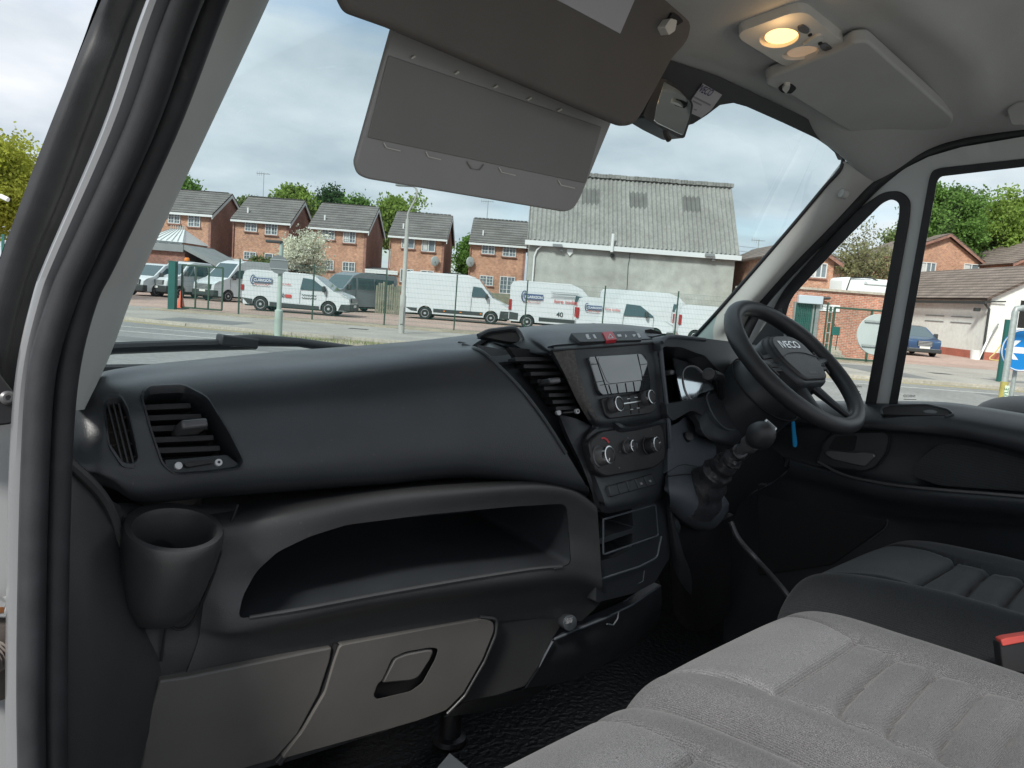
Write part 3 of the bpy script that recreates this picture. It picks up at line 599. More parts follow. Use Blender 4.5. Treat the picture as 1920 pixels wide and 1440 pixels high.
marks('icons', IP, ['1176,747 1181,746.5 1181.4,748 1176.4,748.5', '1190,744.5 1195,744 1195.4,745.6 1190.4,746', '1182,767 1187,766.5 1187.4,768 1182.4,768.5', '1194,764.6 1199,764 1199.4,765.6 1194.4,766'], M['mark'], dash, .0042)
def knob(name, pl, u, v, r, h, rim, body, mark_=None, tilt=None):
    c = pl.at(u, v, 0); ax = pl.n if tilt is None else (pl.n+tilt).normalized()
    c = c-ax*h                                     # (u, v) is the middle of the knob's front
    k = obj(name, lathe(BM(), c, ax, [(-.004, r*1.12), (.003, r*1.12), (.004, r*.98), (h*.85, r*.92), (h, r*.84), (h+.0004, r*.7)], 36), body, dash)
    obj('knob_ring', lathe(BM(), c, ax, [(h*.8, r*.94), (h+.0012, r*.93), (h+.0016, r*.80), (h*.8, r*.80)], 36), rim, k)
    obj('knob_cap', lathe(BM(), c, ax, [(h*.8, r*.79), (h+.0002, r*.79), (h+.001, r*.6)], 30), M['black'], k)
    if mark_:
        q = c+ax*(h+.0016); t = (pl.at(mark_[0], mark_[1], 0)-pl.at(u, v, 0)).normalized(); s = ax.cross(t)
        obj('pointer', box(BM(), q+t*r*.55, (r*.3, r*.09, .0012), Matrix((t, s, ax)).transposed()), M['mark'], k)
    return k
IPf = Pl(IP.at(1085, 700, .018), IP.at(1236, 688, .018), IP.at(1140, 775, .018))
knob('tuning_knob', IPf, 1161, 757, .0140, .019, M['chrome'], M['silver'])
knob('volume_knob', IPf, 1222, 744, .0140, .019, M['chrome'], M['silver'])
# heater panel
HP = Pl(Y(1118, 830, .818), Y(1246, 810, .844), Y(1140, 890, .802))
hp = obj('heater_panel', slab(HP, rp(px('1105,828 1126,808 1230,791 1243,800 1248,840 1247,862 1230,877 1136,895 1120,885 1109,852'), 9), .006, -.01), M['black'], dash, bev=.003)
HPf = Pl(HP.at(1118, 830, .028), HP.at(1246, 810, .028), HP.at(1140, 890, .028))
knob('temperature_dial', HPf, 1143, 853, .0165, .023, M['chrome'], M['silver'], (1140, 866))
HPg = Pl(HP.at(1118, 830, .022), HP.at(1246, 810, .022), HP.at(1140, 890, .022))
knob('fan_dial', HPg, 1188, 836, .0115, .016, M['chrome'], M['silver'], (1182, 838))
knob('airflow_dial', HPf, 1232, 833, .0150, .023, M['chrome'], M['black'], (1238, 828))
bm = BM(); pline(HP, [(1128, 822), (1133, 821), (1138, 824), (1142, 830)], 3, .0072, bm); obj('red_arc', bm, M['red'], hp, smooth=False)
marks('icons', HP, ['1160,876 1163,876 1162,879', '1176,820 1179,820 1178,822', '1219,804 1222,804 1221,806', '1162,846 1164,846 1163,848'], M['markd'], hp, .007)
# switch row
WP = Pl(Y(1135, 905, .8025), Y(1248, 876, .8345), Y(1148, 944, .790))
sw = obj('switch_row', slab(WP, px('1140,911 1222,888 1232,908 1146,932'), .004, -.01), M['void'], dash, bev=.001)
for k in range(5):
    t0, t1 = k/5+.012, (k+1)/5-.008
    q = lambda t, b: (1140.5+82*t+(5.5+3.5*t)*b*1.02, 911.5-23*t+(20.5-.5*t)*b)
    s = obj('switch', slab(WP, [q(t0, .04), q(t1, .04), q(t1, .95), q(t0, .95)], .007, -.004), M['dash'], sw, bev=.0012)
    if k > 2: marks('icon', WP, ['%g,%g %g,%g %g,%g %g,%g' % (q((t0+t1)/2-.02, .45)+q((t0+t1)/2+.02, .45)+q((t0+t1)/2+.025, .65)+q((t0+t1)/2-.015, .65))], M['markd'], s, .0078)
# centre vents
CV = Pl(Y(968, 665, .905), Y(1040, 668, .880), Y(1068, 776, .850))
cvo = px('955,652 1034,660 1050,690 1078,745 1088,772 1046,778')
vent('centre_vent', dash, CV, cvo, [((966, 674), (1036, 673)), ((982, 687), (1045, 687)), ((995, 701), (1052, 700)), ((1008, 715), (1058, 713)), ((1020, 728), (1065, 727)), ((1029, 741), (1071, 740)), ((1036, 754), (1078, 752)), ((1042, 766), (1084, 764))], ((1030, 716), (.022, .010)), '1055,772 1076,770 1077,774 1056,776', [(1048, 774), (1083, 771)], depth=.04)
DV = Pl(Y(1228, 640, .888), Y(1240, 640, .888), Y(1252, 745, .866))
vent('driver_vent', dash, DV, px('1221,618 1238,624 1242,640 1252,750 1241,752'), [((1224+k*2.1, 634+k*13), (1241+k*1.2, 630+k*13)) for k in range(9)], ((1244, 700), (.012, .010)), None, [], depth=.05, tilt=1.5)
# cubby block with two open slots, bottom tray and socket
CP = Pl(Y(1125, 965, .803), Y(1243, 935, .842), Y(1125, 1100, .812))
cb_ = obj('cubby_block', slab(CP, rp(px('1112,948 1160,952 1246,918 1254,1000 1256,1045 1228,1092 1190,1112 1118,1130'), 5), .0, -.13), M['dash'], dash, bev=.004)
cut(cb_, [slab(CP, rp(px('1131,974 1229,946 1234,1004 1131,1040'), 4), .05, -.11), slab(CP, rp(px('1128,1054 1232,1013 1232,1042 1200,1060 1126,1084'), 4), .05, -.11)])
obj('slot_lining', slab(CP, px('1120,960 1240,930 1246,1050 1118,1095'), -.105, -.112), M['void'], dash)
bm = BM(); tube(bm, [CP.at(u, v, .001) for u, v in rp(px('1131,974 1229,946 1234,1004 1131,1040 1131,974'), [0, 4, 4, 4, 0])], .0018, 6); tube(bm, [CP.at(u, v, .001) for u, v in rp(px('1126,1086 1200,1062 1232,1045 1240,1005'), [0, 6, 6, 0])], .0022, 6)
tube(bm, [CP.at(u, v, -.004) for u, v in px('1131,1052 1180,1034 1232,1012')], .0016, 6)
obj('slot_edges', bm, M['console'], dash)
obj('lower_console', sheet(BM(), [yr('1036,1200,.85 1080,1182,.845 1135,1160,.84 1185,1135,.85 1240,1098,.88'), yr('1012,1250,.865 1070,1235,.86 1125,1215,.86 1180,1185,.87 1240,1140,.90'), yr('985,1290,.91 1050,1280,.91 1100,1262,.91 1160,1230,.92 1230,1180,.95')], 20, 12, .02), M['dash'], dash)
obj('console_tray', sheet(BM(), [yr('1055,1175,.93 1085,1140,.93 1140,1112,.93 1230,1075,.95'), yr('1040,1200,.90 1080,1182,.90 1135,1162,.90 1240,1100,.92')], 12, 6, .01), M['void'], dash)
bm = BM(); tube(bm, yr('1040,1198,.845 1080,1181,.841 1135,1159,.837 1185,1134,.847 1236,1100,.875'), .0022, 6); tube(bm, yr('1075,1178,.86 1130,1155,.86 1190,1115,.87'), .0014, 6); tube(bm, yr('1036,1203,.846 1012,1248,.861 986,1288,.905'), .0022, 6); tube(bm, yr('1138,1170,.838 1150,1172,.838 1158,1160,.838 1160,1146,.84'), .0016, 6)
tube(bm, yr('1148,1100,.83 1200,1075,.84 1208,1070,.84'), .0014, 6); tube(bm, yr('1148,1116,.83 1205,1090,.84 1208,1070,.84'), .0014, 6)
obj('console_edges', bm, M['console'], dash)
so_ = obj('power_socket', lathe(BM(), Y(1067, 1167, .825), Vector((-.35, -1, .25)), [(-.03, .011), (.0, .0135), (.004, .0135), (.005, .012)], 22), M['dash'], dash)
c = Y(1067, 1167, .82); PP = Pl(Y(1058, 1172, .818), Y(1078, 1168, .8205), Y(1060, 1160, .818))
text('socket_lettering', '12V DC', M['mark'], so_, PP.at(1060, 1165, .001), PP.at(1073, 1162.5, .001), PP.at(1060, 1155)-PP.at(1060, 1165), bold=.01)
text('socket_lettering', '180W', M['mark'], so_, PP.at(1061, 1170, .001), PP.at(1073, 1167.5, .001), PP.at(1060, 1155)-PP.at(1060, 1165), bold=.01)

# ------------------------------------------------------------------ driver's end of the dashboard
QP = Pl(Y(1246, 645, .866), Y(1262, 785, .832), Y(1400, 660, .90))
bn = obj('binnacle', slab(QP, rp(px('1238,640 1246,629 1266,627 1320,634 1410,645 1500,668 1500,760 1440,800 1350,800 1298,768 1262,790 1252,780 1244,700'), [4, 5, 5, 8, 12, 20, 20, 20, 20, 10, 6, 6, 6]), .0, -.13), M['dash'], dash, bev=.006)
in_px = rp(px('1268,660 1282,653 1290,643 1321,645 1345,655 1363,661 1378,678 1400,700 1400,730 1340,745 1298,752 1281,757 1274,710'), 4)
cut(bn, [slab(QP, in_px, .05, -.10)])
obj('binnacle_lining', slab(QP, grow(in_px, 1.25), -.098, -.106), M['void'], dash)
obj('binnacle_rim', tube(BM(), [QP.at(u, v, .001) for u, v in rp(px('1241,642 1249,632 1268,631 1322,637'), [0, 6, 6, 0])], .004, 8), M['console'], dash)
obj('frame_edge', tube(BM(), cr_(yr('1238,650,.868 1243,700,.855 1248,745,.845 1254,800,.835 1256,840,.832'), 20), .0045, 8), M['console'], dash)
lc = Y(1292, 722, .885); LP = Pl(lc, lc+Vector((1, 0, 0)), lc+Vector((0, .62, .78)))
ic = obj('instrument_lens', slab(LP, rp(px('1262,670 1300,684 1330,700 1340,730 1312,738 1298,752 1281,757 1272,720'), 3), .0, -.004), M['cluster'], dash)
obj('dial_ring', tube(BM(), cr_([LP.at(u, v, .0015) for u, v in px('1299,752 1288,738 1282,718 1281,700 1286,690 1296,686 1308,689 1320,700')], 30), .0012, 6), M['mark'], ic)
obj('column_surround', sheet(BM(), [yr('1296,770,.86 1312,735,.89 1340,720,.90 1370,705,.90'), yr('1310,790,.84 1330,760,.85 1352,745,.86 1385,740,.86'), yr('1318,812,.83 1345,800,.83 1372,790,.83 1400,790,.83'), yr('1340,830,.83 1362,830,.82 1392,820,.82 1425,815,.82'), yr('1365,836,.86 1385,840,.86 1410,838,.86 1440,830,.86')], 20, 20, .015), M['dash'], dash)
obj('surround_line', tube(BM(), cr_(yr('1330,735,.857 1325,745,.850 1332,768,.838 1345,790,.827 1362,804,.822 1378,806,.820'), 24), .0018, 6), M['console'], dash)
obj('console_side', sheet(BM(), [yr('1254,800,.86 1272,792,.87 1288,782,.88 1312,806,.88 1342,832,.87'), yr('1252,850,.835 1272,840,.84 1292,836,.845 1320,842,.85 1343,846,.86'), yr('1252,885,.82 1275,872,.825 1296,872,.825 1322,878,.83 1342,880,.85')], 24, 16, .012), M['console'], dash)
obj('gear_console', sheet(BM(), [yr('1252,886,.82 1275,873,.822 1296,873,.822 1322,880,.825 1345,884,.84'), yr('1254,912,.80 1280,910,.795 1305,915,.79 1332,922,.79 1352,918,.80'), yr('1256,935,.80 1285,945,.79 1315,960,.785 1342,964,.785 1366,942,.795'), yr('1256,955,.83 1280,975,.82 1312,988,.815 1342,982,.825 1366,950,.83'), yr('1262,965,.88 1282,985,.88 1312,996,.88 1342,990,.89 1366,958,.89')], 24, 24, .012), M['console'], dash)
obj('console_stitch', tube(BM(), cr_(yr('1254,893,.806 1280,890,.803 1305,889,.803 1326,884,.81'), 16), .0013, 6), M['void'], dash)
obj('console_footing', sheet(BM(), [yr('1250,960,.87 1285,985,.87 1325,990,.87 1375,965,.88'), yr('1255,1040,.89 1285,1070,.89 1325,1070,.90 1370,1040,.92'), yr('1262,1150,.95 1290,1180,.95 1330,1180,.96 1370,1150,.98')], 14, 14, .01), M['black'], dash)
obj('console_button', lathe(BM(), Y(1291, 818, .848), Vector((-.3, -1, .6)), [(-.01, .011), (.003, .010), (.004, .008)], 18), M['black'], dash)
obj('console_shell', sheet(BM(), [yr('1246,930,.84 1256,950,.83 1268,990,.83'), yr('1254,1000,.85 1268,1030,.84 1290,1070,.84'), yr('1258,1050,.87 1275,1090,.87 1298,1120,.88')], 10, 10, .01), M['dash'], dash)
# stalk
stk = thing('column_stalk', 'black control stalk with round ribbed end left of the steering column', 'stalk', Y(1352, 735, .85))
c0 = Y(1328, 701, .80); c1 = Y(1350, 712, .83)
obj('stalk_end', lathe(BM(), c0, (c0-CAM).normalized()+Vector((.25, .0, -.15)), [(0, .0085), (.001, .0115), (.006, .0125), (.03, .011), (.04, .007)], 24), M['wheel'], stk)
obj('stalk_ring', lathe(BM(), c0-(c0-CAM).normalized()*.001, (c0-CAM).normalized(), [(0, .0055), (.002, .006)], 20), M['black'], stk)
obj('stalk_arm', tube(BM(), cr_(yr('1336,703,.825 1350,708,.835 1352,722,.845 1352,745,.86'), 14), [.010]*8+[.009]*6, 10), M['black'], stk)

# ================================================================== STEERING WHEEL
wc = Vector((1.542, .750, 1.599)); al = R(48.3); wn = Vector((0, -math.cos(al), math.sin(al))); wx = Vector((1, 0, 0)); wy = wn.cross(wx)
def W(x, y, h=0): return wc+wx*x+wy*y+wn*h
wh = thing('steering_wheel', 'black leatherette steering wheel with thick rim and airbag hub', 'steering wheel', wc)
rimr = .1650
pts = [W(rimr*math.cos(2*math.pi*k/96), rimr*math.sin(2*math.pi*k/96)) for k in range(96)]
rad = [.0170+.0022*math.exp(-((min(abs(k-40), abs(k-8))/4.5)**2)) for k in range(96)]
obj('rim', tube(BM(), pts, rad, 16, closed=True), M['wheel'], wh)
bm = BM(); hub = rp([(-.078, .055), (-.045, .075), (.045, .075), (.078, .055), (.086, .0), (.06, -.060), (-.06, -.060), (-.086, .0)], .02)
poly(bm, [W(x, y, .012) for x, y in hub], -wn*.055)
obj('hub', bm, M['dash'], wh, bev=.012, seg=3)
bm = BM(); poly(bm, [W(x*.9, y*.9, .018) for x, y in hub], -wn*.02); hubc = obj('airbag_cover', bm, M['wheel'], wh, bev=.006, seg=3)
text('hub_lettering', 'IVECO', M['chrome'], hubc, W(-.042, .030, .0188), W(.042, .030, .0188), wy, bold=.015, squash=.9)
text('hub_lettering', 'AIRBAG', M['markd'], hubc, W(-.017, -.042, .0188), W(.017, -.042, .0188), wy)
obj('hub_crease', tube(BM(), cr_([W(-.075, .005, .0185), W(-.03, .016, .0186), W(.03, .016, .0186), W(.075, .005, .0185)], 16), .0012, 6), M['black'], hubc)
for sx in (-1, 1):
    bm = BM(); tube(bm, [W(sx*.05, .005, -.012), W(sx*.10, .008, -.012), W(sx*.155, .012, -.002)], [.028, .021, .014], 14, flat=.55)
    s = obj('spoke', bm, M['dash'], wh)
    for k in range(4): obj('spoke_button', poly(BM(), [W(sx*.088, .024-k*.012, .006), W(sx*.118, .022-k*.011, .004), W(sx*.118, .013-k*.011, .004), W(sx*.088, .014-k*.012, .006)], -wn*.012), M['black'], s, bev=.0012)
    bm = BM(); tube(bm, [W(sx*.118, .03, .004), W(sx*.124, .0, .003), W(sx*.112, -.03, .003)], .002, 6); obj('spoke_trim', bm, M['silver'], s)
    bm = BM(); tube(bm, [W(sx*.03, -.045, -.015), W(sx*.045, -.10, -.010), W(sx*.055, -.152, -.002)], [.018, .013, .011], 12, flat=.6); obj('lower_spoke', bm, M['dash'], wh)
bm = BM(); rr = [(-.028, .062, .058), (-.05, .082, .076), (-.09, .092, .086), (-.15, .098, .092), (-.22, .104, .098), (-.29, .11, .104)]; rings = []
for h, a_, b_ in rr: rings.append([bm.verts.new(W(a_*math.cos(2*math.pi*k/40), b_*math.sin(2*math.pi*k/40)-(h+.05)*.12, h)) for k in range(40)])
for p_, q_ in zip(rings, rings[1:]):
    for k in range(40): bm.faces.new((p_[k], p_[(k+1) % 40], q_[(k+1) % 40], q_[k]))
bm.faces.new(rings[0][::-1]); bm.faces.new(rings[-1])
obj('column_shroud', bm, M['dash'], dash)
bm = BM(); tube(bm, [W(.094*math.cos(2*math.pi*k/48), .088*math.sin(2*math.pi*k/48)+.004, -.085) for k in range(48)], .0022, 6, closed=True)
obj('shroud_line', bm, M['void'], dash)

# ================================================================== GEAR LEVER
gk = Y(1424, 818, .66); gb = Y(1335, 888, .775); ga = (gk-gb).normalized()
gear = thing('gear_lever', 'dash mounted gear lever with black knob and wrinkled leather boot', 'gear lever', gb)
t = Vector((0, -1, .2)); t = (t-ga*t.dot(ga)).normalized(); b_ = ga.cross(t)
bm = ell(BM(), gk, [t*.0255, b_*.024, ga*.034], 28, 18)
for v in bm.verts:
    d = (v.co-gk).dot(ga)
    if d < 0: v.co -= (v.co-gk-ga*d)*min(.55, -d*14)
kn = obj('knob', bm, M['wheel'], gear)
td = (ga*.45-(gk-CAM).normalized()*.5+Vector((.45, -.05, .25))).normalized(); e = (ga-td*ga.dot(td)).normalized(); g_ = td.cross(e)
o_ = gk+td*.0245
obj('shift_plate', poly(BM(), [o_+e*x+g_*y for x, y in rp([(-.02, -.013), (.014, -.013), (.018, 0), (.014, .013), (-.02, .013)], .006)], -td*.008), M['chrome'], kn, bev=.0015)
obj('shift_panel', poly(BM(), [o_+td*.0012+e*x+g_*y for x, y in rp([(-.016, -.0095), (.011, -.0095), (.0135, 0), (.011, .0095), (-.016, .0095)], .004)], -td*.004), M['gloss'], kn)
bm = BM()
for x in (-.009, 0): 
    for y in (-.005, 0, .005): poly(bm, [o_+td*.0016+e*(x+i)+g_*(y+j) for i, j in ((-.0018, -.0012), (.0018, -.0012), (.0018, .0012), (-.0018, .0012))], -td*.0006)
obj('gear_pattern', bm, M['mark'], kn, smooth=False)
obj('shaft', tube(BM(), [gk-ga*.022, gk-ga*.034, gk-ga*.036, gk-ga*.046, gk-ga*.048, gk-ga*.075], [.016, .0165, .0115, .0115, .0095, .0095], 18), M['silver'], gear)
bm = BM(); n = 26; pts = []; rad = []
for k in range(n):
    s = k/(n-1); p = gk-ga*(.058+(gk-gb).length*.62*s)
    pts.append(p+Vector((0, 0, -.014*s*s))); rad.append(.012+.014*s**.8+.0028*math.sin(s*26)+.0015*math.sin(s*61))
tube(bm, pts, rad, 18); rnd = random.Random(4)
for v in bm.verts: v.co += Vector((rnd.uniform(-1, 1), rnd.uniform(-1, 1), rnd.uniform(-1, 1)))*.0013
obj('boot', bm, M['leather'], gear, ang=60)
bm = BM(); n = 14; pts = []; rad = []
for k in range(n):
    q = k/(n-1); pts.append(gb+ga*(.055-.115*q)+Vector((0, 0, -.035*q*q))); rad.append(.019+.033*q**1.2+.003*math.sin(q*24))
tube(bm, pts, rad, 20)
for v in bm.verts: v.co += Vector((rnd.uniform(-1, 1), rnd.uniform(-1, 1), rnd.uniform(-1, 1)))*.0016
obj('boot_base', bm, M['leather'], gear)
# ================================================================== DRIVER'S DOOR
door = thing('driver_door', 'closed door with black plastic inner panel beyond the steering wheel', 'van door', (1.85, .4, .8))
D = ['1400,752,1.86 1617,752,1.875 1754,753,1.885 1838,762,1.895 1990,785,1.895 2300,815,1.895', '1400,758,1.80 1617,759,1.83 1754,760,1.845 1838,769,1.855 1990,792,1.855 2300,822,1.855', '1400,772,1.77 1622,784,1.785 1710,781,1.795 1797,788,1.80 1990,822,1.80 2300,868,1.80',
     '1400,785,1.768 1622,803,1.782 1768,814,1.797 1860,830,1.798 1990,862,1.798 2300,925,1.798', '1420,800,1.80 1600,806,1.81 1768,822,1.825 1860,840,1.83 1990,873,1.83 2300,940,1.83',
     '1440,830,1.815 1590,850,1.825 1755,865,1.84 1860,880,1.84 1990,900,1.84 2300,955,1.84', '1470,858,1.812 1560,880,1.818 1690,905,1.825 1800,915,1.825 1990,932,1.825 2300,968,1.825', '1480,862,1.79 1560,884,1.78 1655,906,1.772 1739,916,1.766 1990,936,1.765 2300,972,1.765',
     '1475,885,1.788 1560,905,1.778 1655,930,1.77 1739,942,1.766 1990,966,1.766 2300,1005,1.766', '1450,905,1.81 1560,930,1.81 1655,955,1.81 1739,968,1.81 1990,990,1.81 2300,1040,1.81', '1380,960,1.84 1500,985,1.845 1640,1000,1.845 1739,1010,1.845 1990,1030,1.845 2300,1080,1.845', '1360,1130,1.86 1500,1160,1.86 1640,1180,1.86 1739,1190,1.86 1990,1220,1.86 2300,1280,1.86', '1350,1300,1.86 1500,1340,1.86 1640,1370,1.86 1739,1390,1.86 1990,1420,1.86 2300,1480,1.86']
dp = obj('inner_panel', sheet(BM(), [xr(s) for s in D], 80, 100, .02), M['dash'], door)
TPx = Pl(X(1640, 757, 1.83), X(1790, 762, 1.85), X(1700, 782, 1.79))
obj('sill_tray', slab(TPx, rp(px('1654,766 1668,760 1740,760 1775,768 1784,776 1770,779 1656,777'), 5), .003, -.004), M['void'], dp)
obj('tray_rim', tube(BM(), [TPx.at(u, v, .003) for u, v in rp(px('1654,778 1652,766 1668,760 1740,759 1778,768 1788,777 1772,781'), [0, 4, 4, 8, 8, 4, 0])], .0028, 6), M['dash'], dp)
HPx = Pl(X(1545, 830, 1.805), X(1665, 815, 1.815), X(1620, 880, 1.812))
hb = obj('handle_bowl', slab(HPx, rp(px('1531,866 1546,826 1562,812 1660,809 1669,820 1662,850 1642,876 1620,884 1560,876'), 8), .004, -.02), M['dash'], dp, bev=.003)
obj('bowl_recess', slab(HPx, rp(px('1552,842 1566,818 1608,816 1602,846'), 6), .0048, .0), M['void'], hb)
obj('bowl_rim', tube(BM(), [HPx.at(u, v, .004) for u, v in rp(px('1531,866 1546,826 1562,812 1660,809 1669,820 1662,850 1642,876 1620,884 1560,876 1531,866'), [0, 8, 8, 8, 8, 8, 8, 8, 8, 0])], .0022, 6), M['void'], hb)
obj('door_handle', slab(HPx, rp(px('1546,846 1556,845 1600,849 1618,847 1638,850 1641,857 1622,876 1602,872 1560,862 1547,853'), 4), .014, .003), M['silver'], door, bev=.004, seg=3)
OPx = Pl(X(1710, 885, 1.822), X(1860, 870, 1.836), X(1740, 850, 1.834))
obj('armrest_pad', slab(OPx, rp(px('1709,892 1712,878 1730,856 1760,832 1830,836 1920,862 2060,888 2150,925 1990,926 1760,910'), 14), .010, -.02), M['fabC'], door, bev=.009, seg=3)
obj('armrest_line', tube(BM(), cr_(xr('1534,866,1.776 1582,890,1.771 1655,906,1.764 1739,916,1.758 1860,926,1.757 1990,937,1.757'), 40), .003, 6), M['silver'], door)
SPx = Pl(X(1440, 960, 1.835), X(1640, 985, 1.84), X(1560, 1080, 1.852))
obj('speaker_grille', slab(SPx, rp(px('1420,905 1560,940 1640,962 1664,972 1660,990 1630,1010 1560,1060 1420,1080'), 10), .004, -.01), M['void'], door, bev=.003)
obj('grille_edge', tube(BM(), [SPx.at(u, v, .004) for u, v in rp(px('1500,923 1560,938 1640,960 1666,972 1662,990 1628,1014'), [0, 10, 10, 8, 8, 0])], .003, 6), M['dash'], door)
WPx = Pl(X(1640, 757, 1.845), X(1960, 775, 1.845), X(1700, 350, 1.775))
q_out = rp(px('1425,790 1440,600 1466,545 1600,398 1655,360 1687,358 1706,375 1704,410 1635,790'), [0, 20, 30, 30, 14, 12, 14, 14, 0])
q_in = rp(px('1448,768 1472,600 1482,560 1577,457 1654,381 1672,373 1686,380 1686,402 1620,768'), [0, 14, 24, 20, 12, 10, 10, 10, 0])
m_out = rp(px('1661,790 1742,335 1748,320 1762,315 1990,290 2300,262 2300,870 1930,830'), [0, 8, 8, 10, 0, 0, 0, 0])
m_in = rp(px('1681,768 1757,340 1764,331 1990,305 2300,277 2300,840 1930,800'), [0, 8, 8, 0, 0, 0, 0])
fr_ = obj('window_frame', slab(WPx, px('1400,760 1400,640 1430,572 1495,500 1575,420 1645,350 1692,318 1741,294 1802,276 1920,256 2080,242 2330,225 2330,900 1900,850 1640,800'), .0, -.035), M['wpaint2'], door, bev=.003)
cut(fr_, [slabr(WPx, grow(q_out, .985), .05, -.09), slabr(WPx, grow(m_out, .99), .05, -.09)])
for nm, o_, i_ in (('quarter_seal', q_out, q_in), ('window_seal', m_out, m_in)):
    s_ = obj(nm, slab(WPx, grow(o_, 1.004), .006, -.03), M['rubber'], door, bev=.002); cut(s_, [slabr(WPx, i_, .05, -.09)])
qp = obj('quarter_glass', slab(WPx, grow(q_in, 1.01), -.016, -.020), M['side'], door)
mg = obj('window_glass', slab(WPx, grow(m_in, 1.01), -.016, -.020), M['side'], door)
text('glass_lettering', 'IVECO', M['frit'], mg, WPx.at(1716, 745, -.014), WPx.at(1694, 744.5, -.014), WPx.at(1694, 740)-WPx.at(1694, 745), mirror=True, bold=.02, squash=.9)
text('glass_lettering', 'IVECO', M['frit'], qp, WPx.at(1615, 727, -.014), WPx.at(1597, 726, -.014), WPx.at(1610, 720)-WPx.at(1610, 728), mirror=True, bold=.02, squash=.9)
bm = BM()
for i, (a, b) in enumerate(((1601, 1612), (1598, 1614), (1603, 1612), (1599, 1614), (1603, 1612))): slab(WPx, [(a, 733+i*5), (b, 733.6+i*5), (b, 735+i*5), (a, 734.4+i*5)], -.0135, -.0142, bm)
slab(WPx, [(1694, 748), (1718, 749), (1718, 750), (1694, 749)], -.0135, -.0142, bm)
obj('glass_print', bm, M['frit'], qp, smooth=False)
obj('mirror_corner', slab(WPx, rp(px('1400,760 1405,650 1440,600 1466,575 1470,640 1455,760'), 8), .012, -.01), M['dash'], door, bev=.004)
# door mirror just seen low in the driver's window
dm_ = thing('door_mirror', 'black door mirror housing just showing low outside the driver window', 'door mirror', X(1900, 775, 2.05))
obj('housing', ell(BM(), X(1950, 785, 2.1), [Vector((.13, 0, 0)), Vector((0, .13, .0)), Vector((0, .0, .05))], 24, 14), M['black'], dm_)

# ================================================================== OPEN PASSENGER DOOR (hinged at the left pillar, swung outward)
pd = thing('passenger_door', 'open white passenger door seen edge on, with black window frame and bare hinge', 'van door', Y(0, 1200, .95))
fr = [(-330, 330, 475, .72), (0, 190, 318, .87), (120, 140, 276, .89), (240, 92, 232, .91), (360, 46, 190, .93), (480, 2, 132, .95), (560, -22, 104, .96), (640, -40, 84, .97), (740, -60, 66, .98), (790, -70, 60, .98)]
bm = sheet(BM(), [[Y(a, v, y+.012), Y(a*.86+b*.14, v, y), Y(a*.55+b*.45, v, y-.002), Y(a*.46+b*.54, v, y+.006), Y(a*.1+b*.9, v, y+.004), Y(b+12, v, y+.012)] for v, a, b, y in fr], 20, 40, .03)
obj('window_frame', bm, M['rubber'], pd)
DP = Pl(Y(-60, 800, .98), Y(60, 800, .98), Y(0, 1400, .95))
obj('outer_skin', slab(DP, rp(px('-1200,560 -420,640 -60,735 110,735 110,1900 -1200,1900'), 10), .0, -.05), M['wpaint'], pd, bev=.006)
TC = Pl(Y(-40, 740, .955), Y(28, 740, .955), Y(0, 790, .95))
ct = obj('corner_trim', slab(TC, rp(px('-160,640 -30,640 0,700 25,733 32,743 29,780 22,795 -20,800 -160,815'), 6), .004, -.012), M['black'], pd, bev=.002)
sc0 = TC.at(14, 746, .004)
obj('screw', lathe(BM(), sc0, TC.n, [(0, .0075), (.002, .0075), (.0042, .005), (.0044, .0028), (.002, .0024)], 24), M['silver'], ct)
HG = Pl(Y(-30, 1150, .93), Y(40, 1150, .93), Y(0, 1250, .925))
hg = obj('hinge', slab(HG, rp(px('-120,1128 -10,1120 18,1132 36,1128 40,1146 18,1160 -20,1158 -120,1168'), 6), .012, -.02), M['wpaint'], pd, bev=.004)
obj('hinge_pin', lathe(BM(), HG.at(26, 1142, .012), HG.n, [(0, .010), (.005, .010), (.007, .0065), (.0075, .003)], 22), M['chrome'], hg)
obj('rust_patch', slab(HG, rp(px('-14,1140 8,1138 10,1148 -10,1152'), 4), .0125, .010), mat('rust', (.26, .10, .03), .8, var=(60, .3)), hg)
bm = lathe(BM(), HG.at(-2, 1232, .0), HG.n, [(-.02, .05), (.0, .048), (.006, .040), (.008, .034)], 32)
gr_ = obj('cable_grommet', bm, mat('grey_rubber', (.10, .085, .075), .7, var=(30, .2), bump=(300, .2)), pd)
pts = [HG.at(0, 1225, .01)+(HG.at(-60, 1262, .03)-HG.at(0, 1225, .01))*k/20 for k in range(22)]
obj('cable_boot', tube(BM(), pts, [.014+.003*(k % 2) for k in range(22)], 14), mat('ribbed_rubber', (.12, .10, .09), .6, var=(40, .2)), gr_)

# ================================================================== SUN VISORS, MIRROR, LAMP
v1 = thing('passenger_visor', 'brown grey passenger sun visor folded down with its extension flap pulled out', 'sun visor', Y(1261, 50, .71))
V1 = Pl(Y(650, 0, .60), Y(1180, 237, .685), Y(1297, 46, .705))
obj('visor_board', slab(V1, rp(px('560,-330 640,-30 650,0 662,22 740,50 1173,237 1193,233 1206,214 1264,108 1292,78 1298,45 1286,24 1240,-40 1230,-330'), [0, 10, 10, 14, 4, 10, 12, 10, 14, 16, 16, 10, 0, 0]), .0, -.016), mat('visor_brown', (.125, .112, .102), .8, bump=(1300, .35, .0008), var=(7, .07), spec=.25), v1, bev=.006, seg=3)
obj('warning_label', slab(V1, px('1020,-90 1205,-40 1190,0 1163,63 1046,0'), .0012, .0), M['stick'], v1)
obj('hinge_clip', slab(V1, rp(px('1247,50 1258,34 1270,38 1266,58 1254,66'), 3), .012, -.002), M['lampp'], v1, bev=.002)
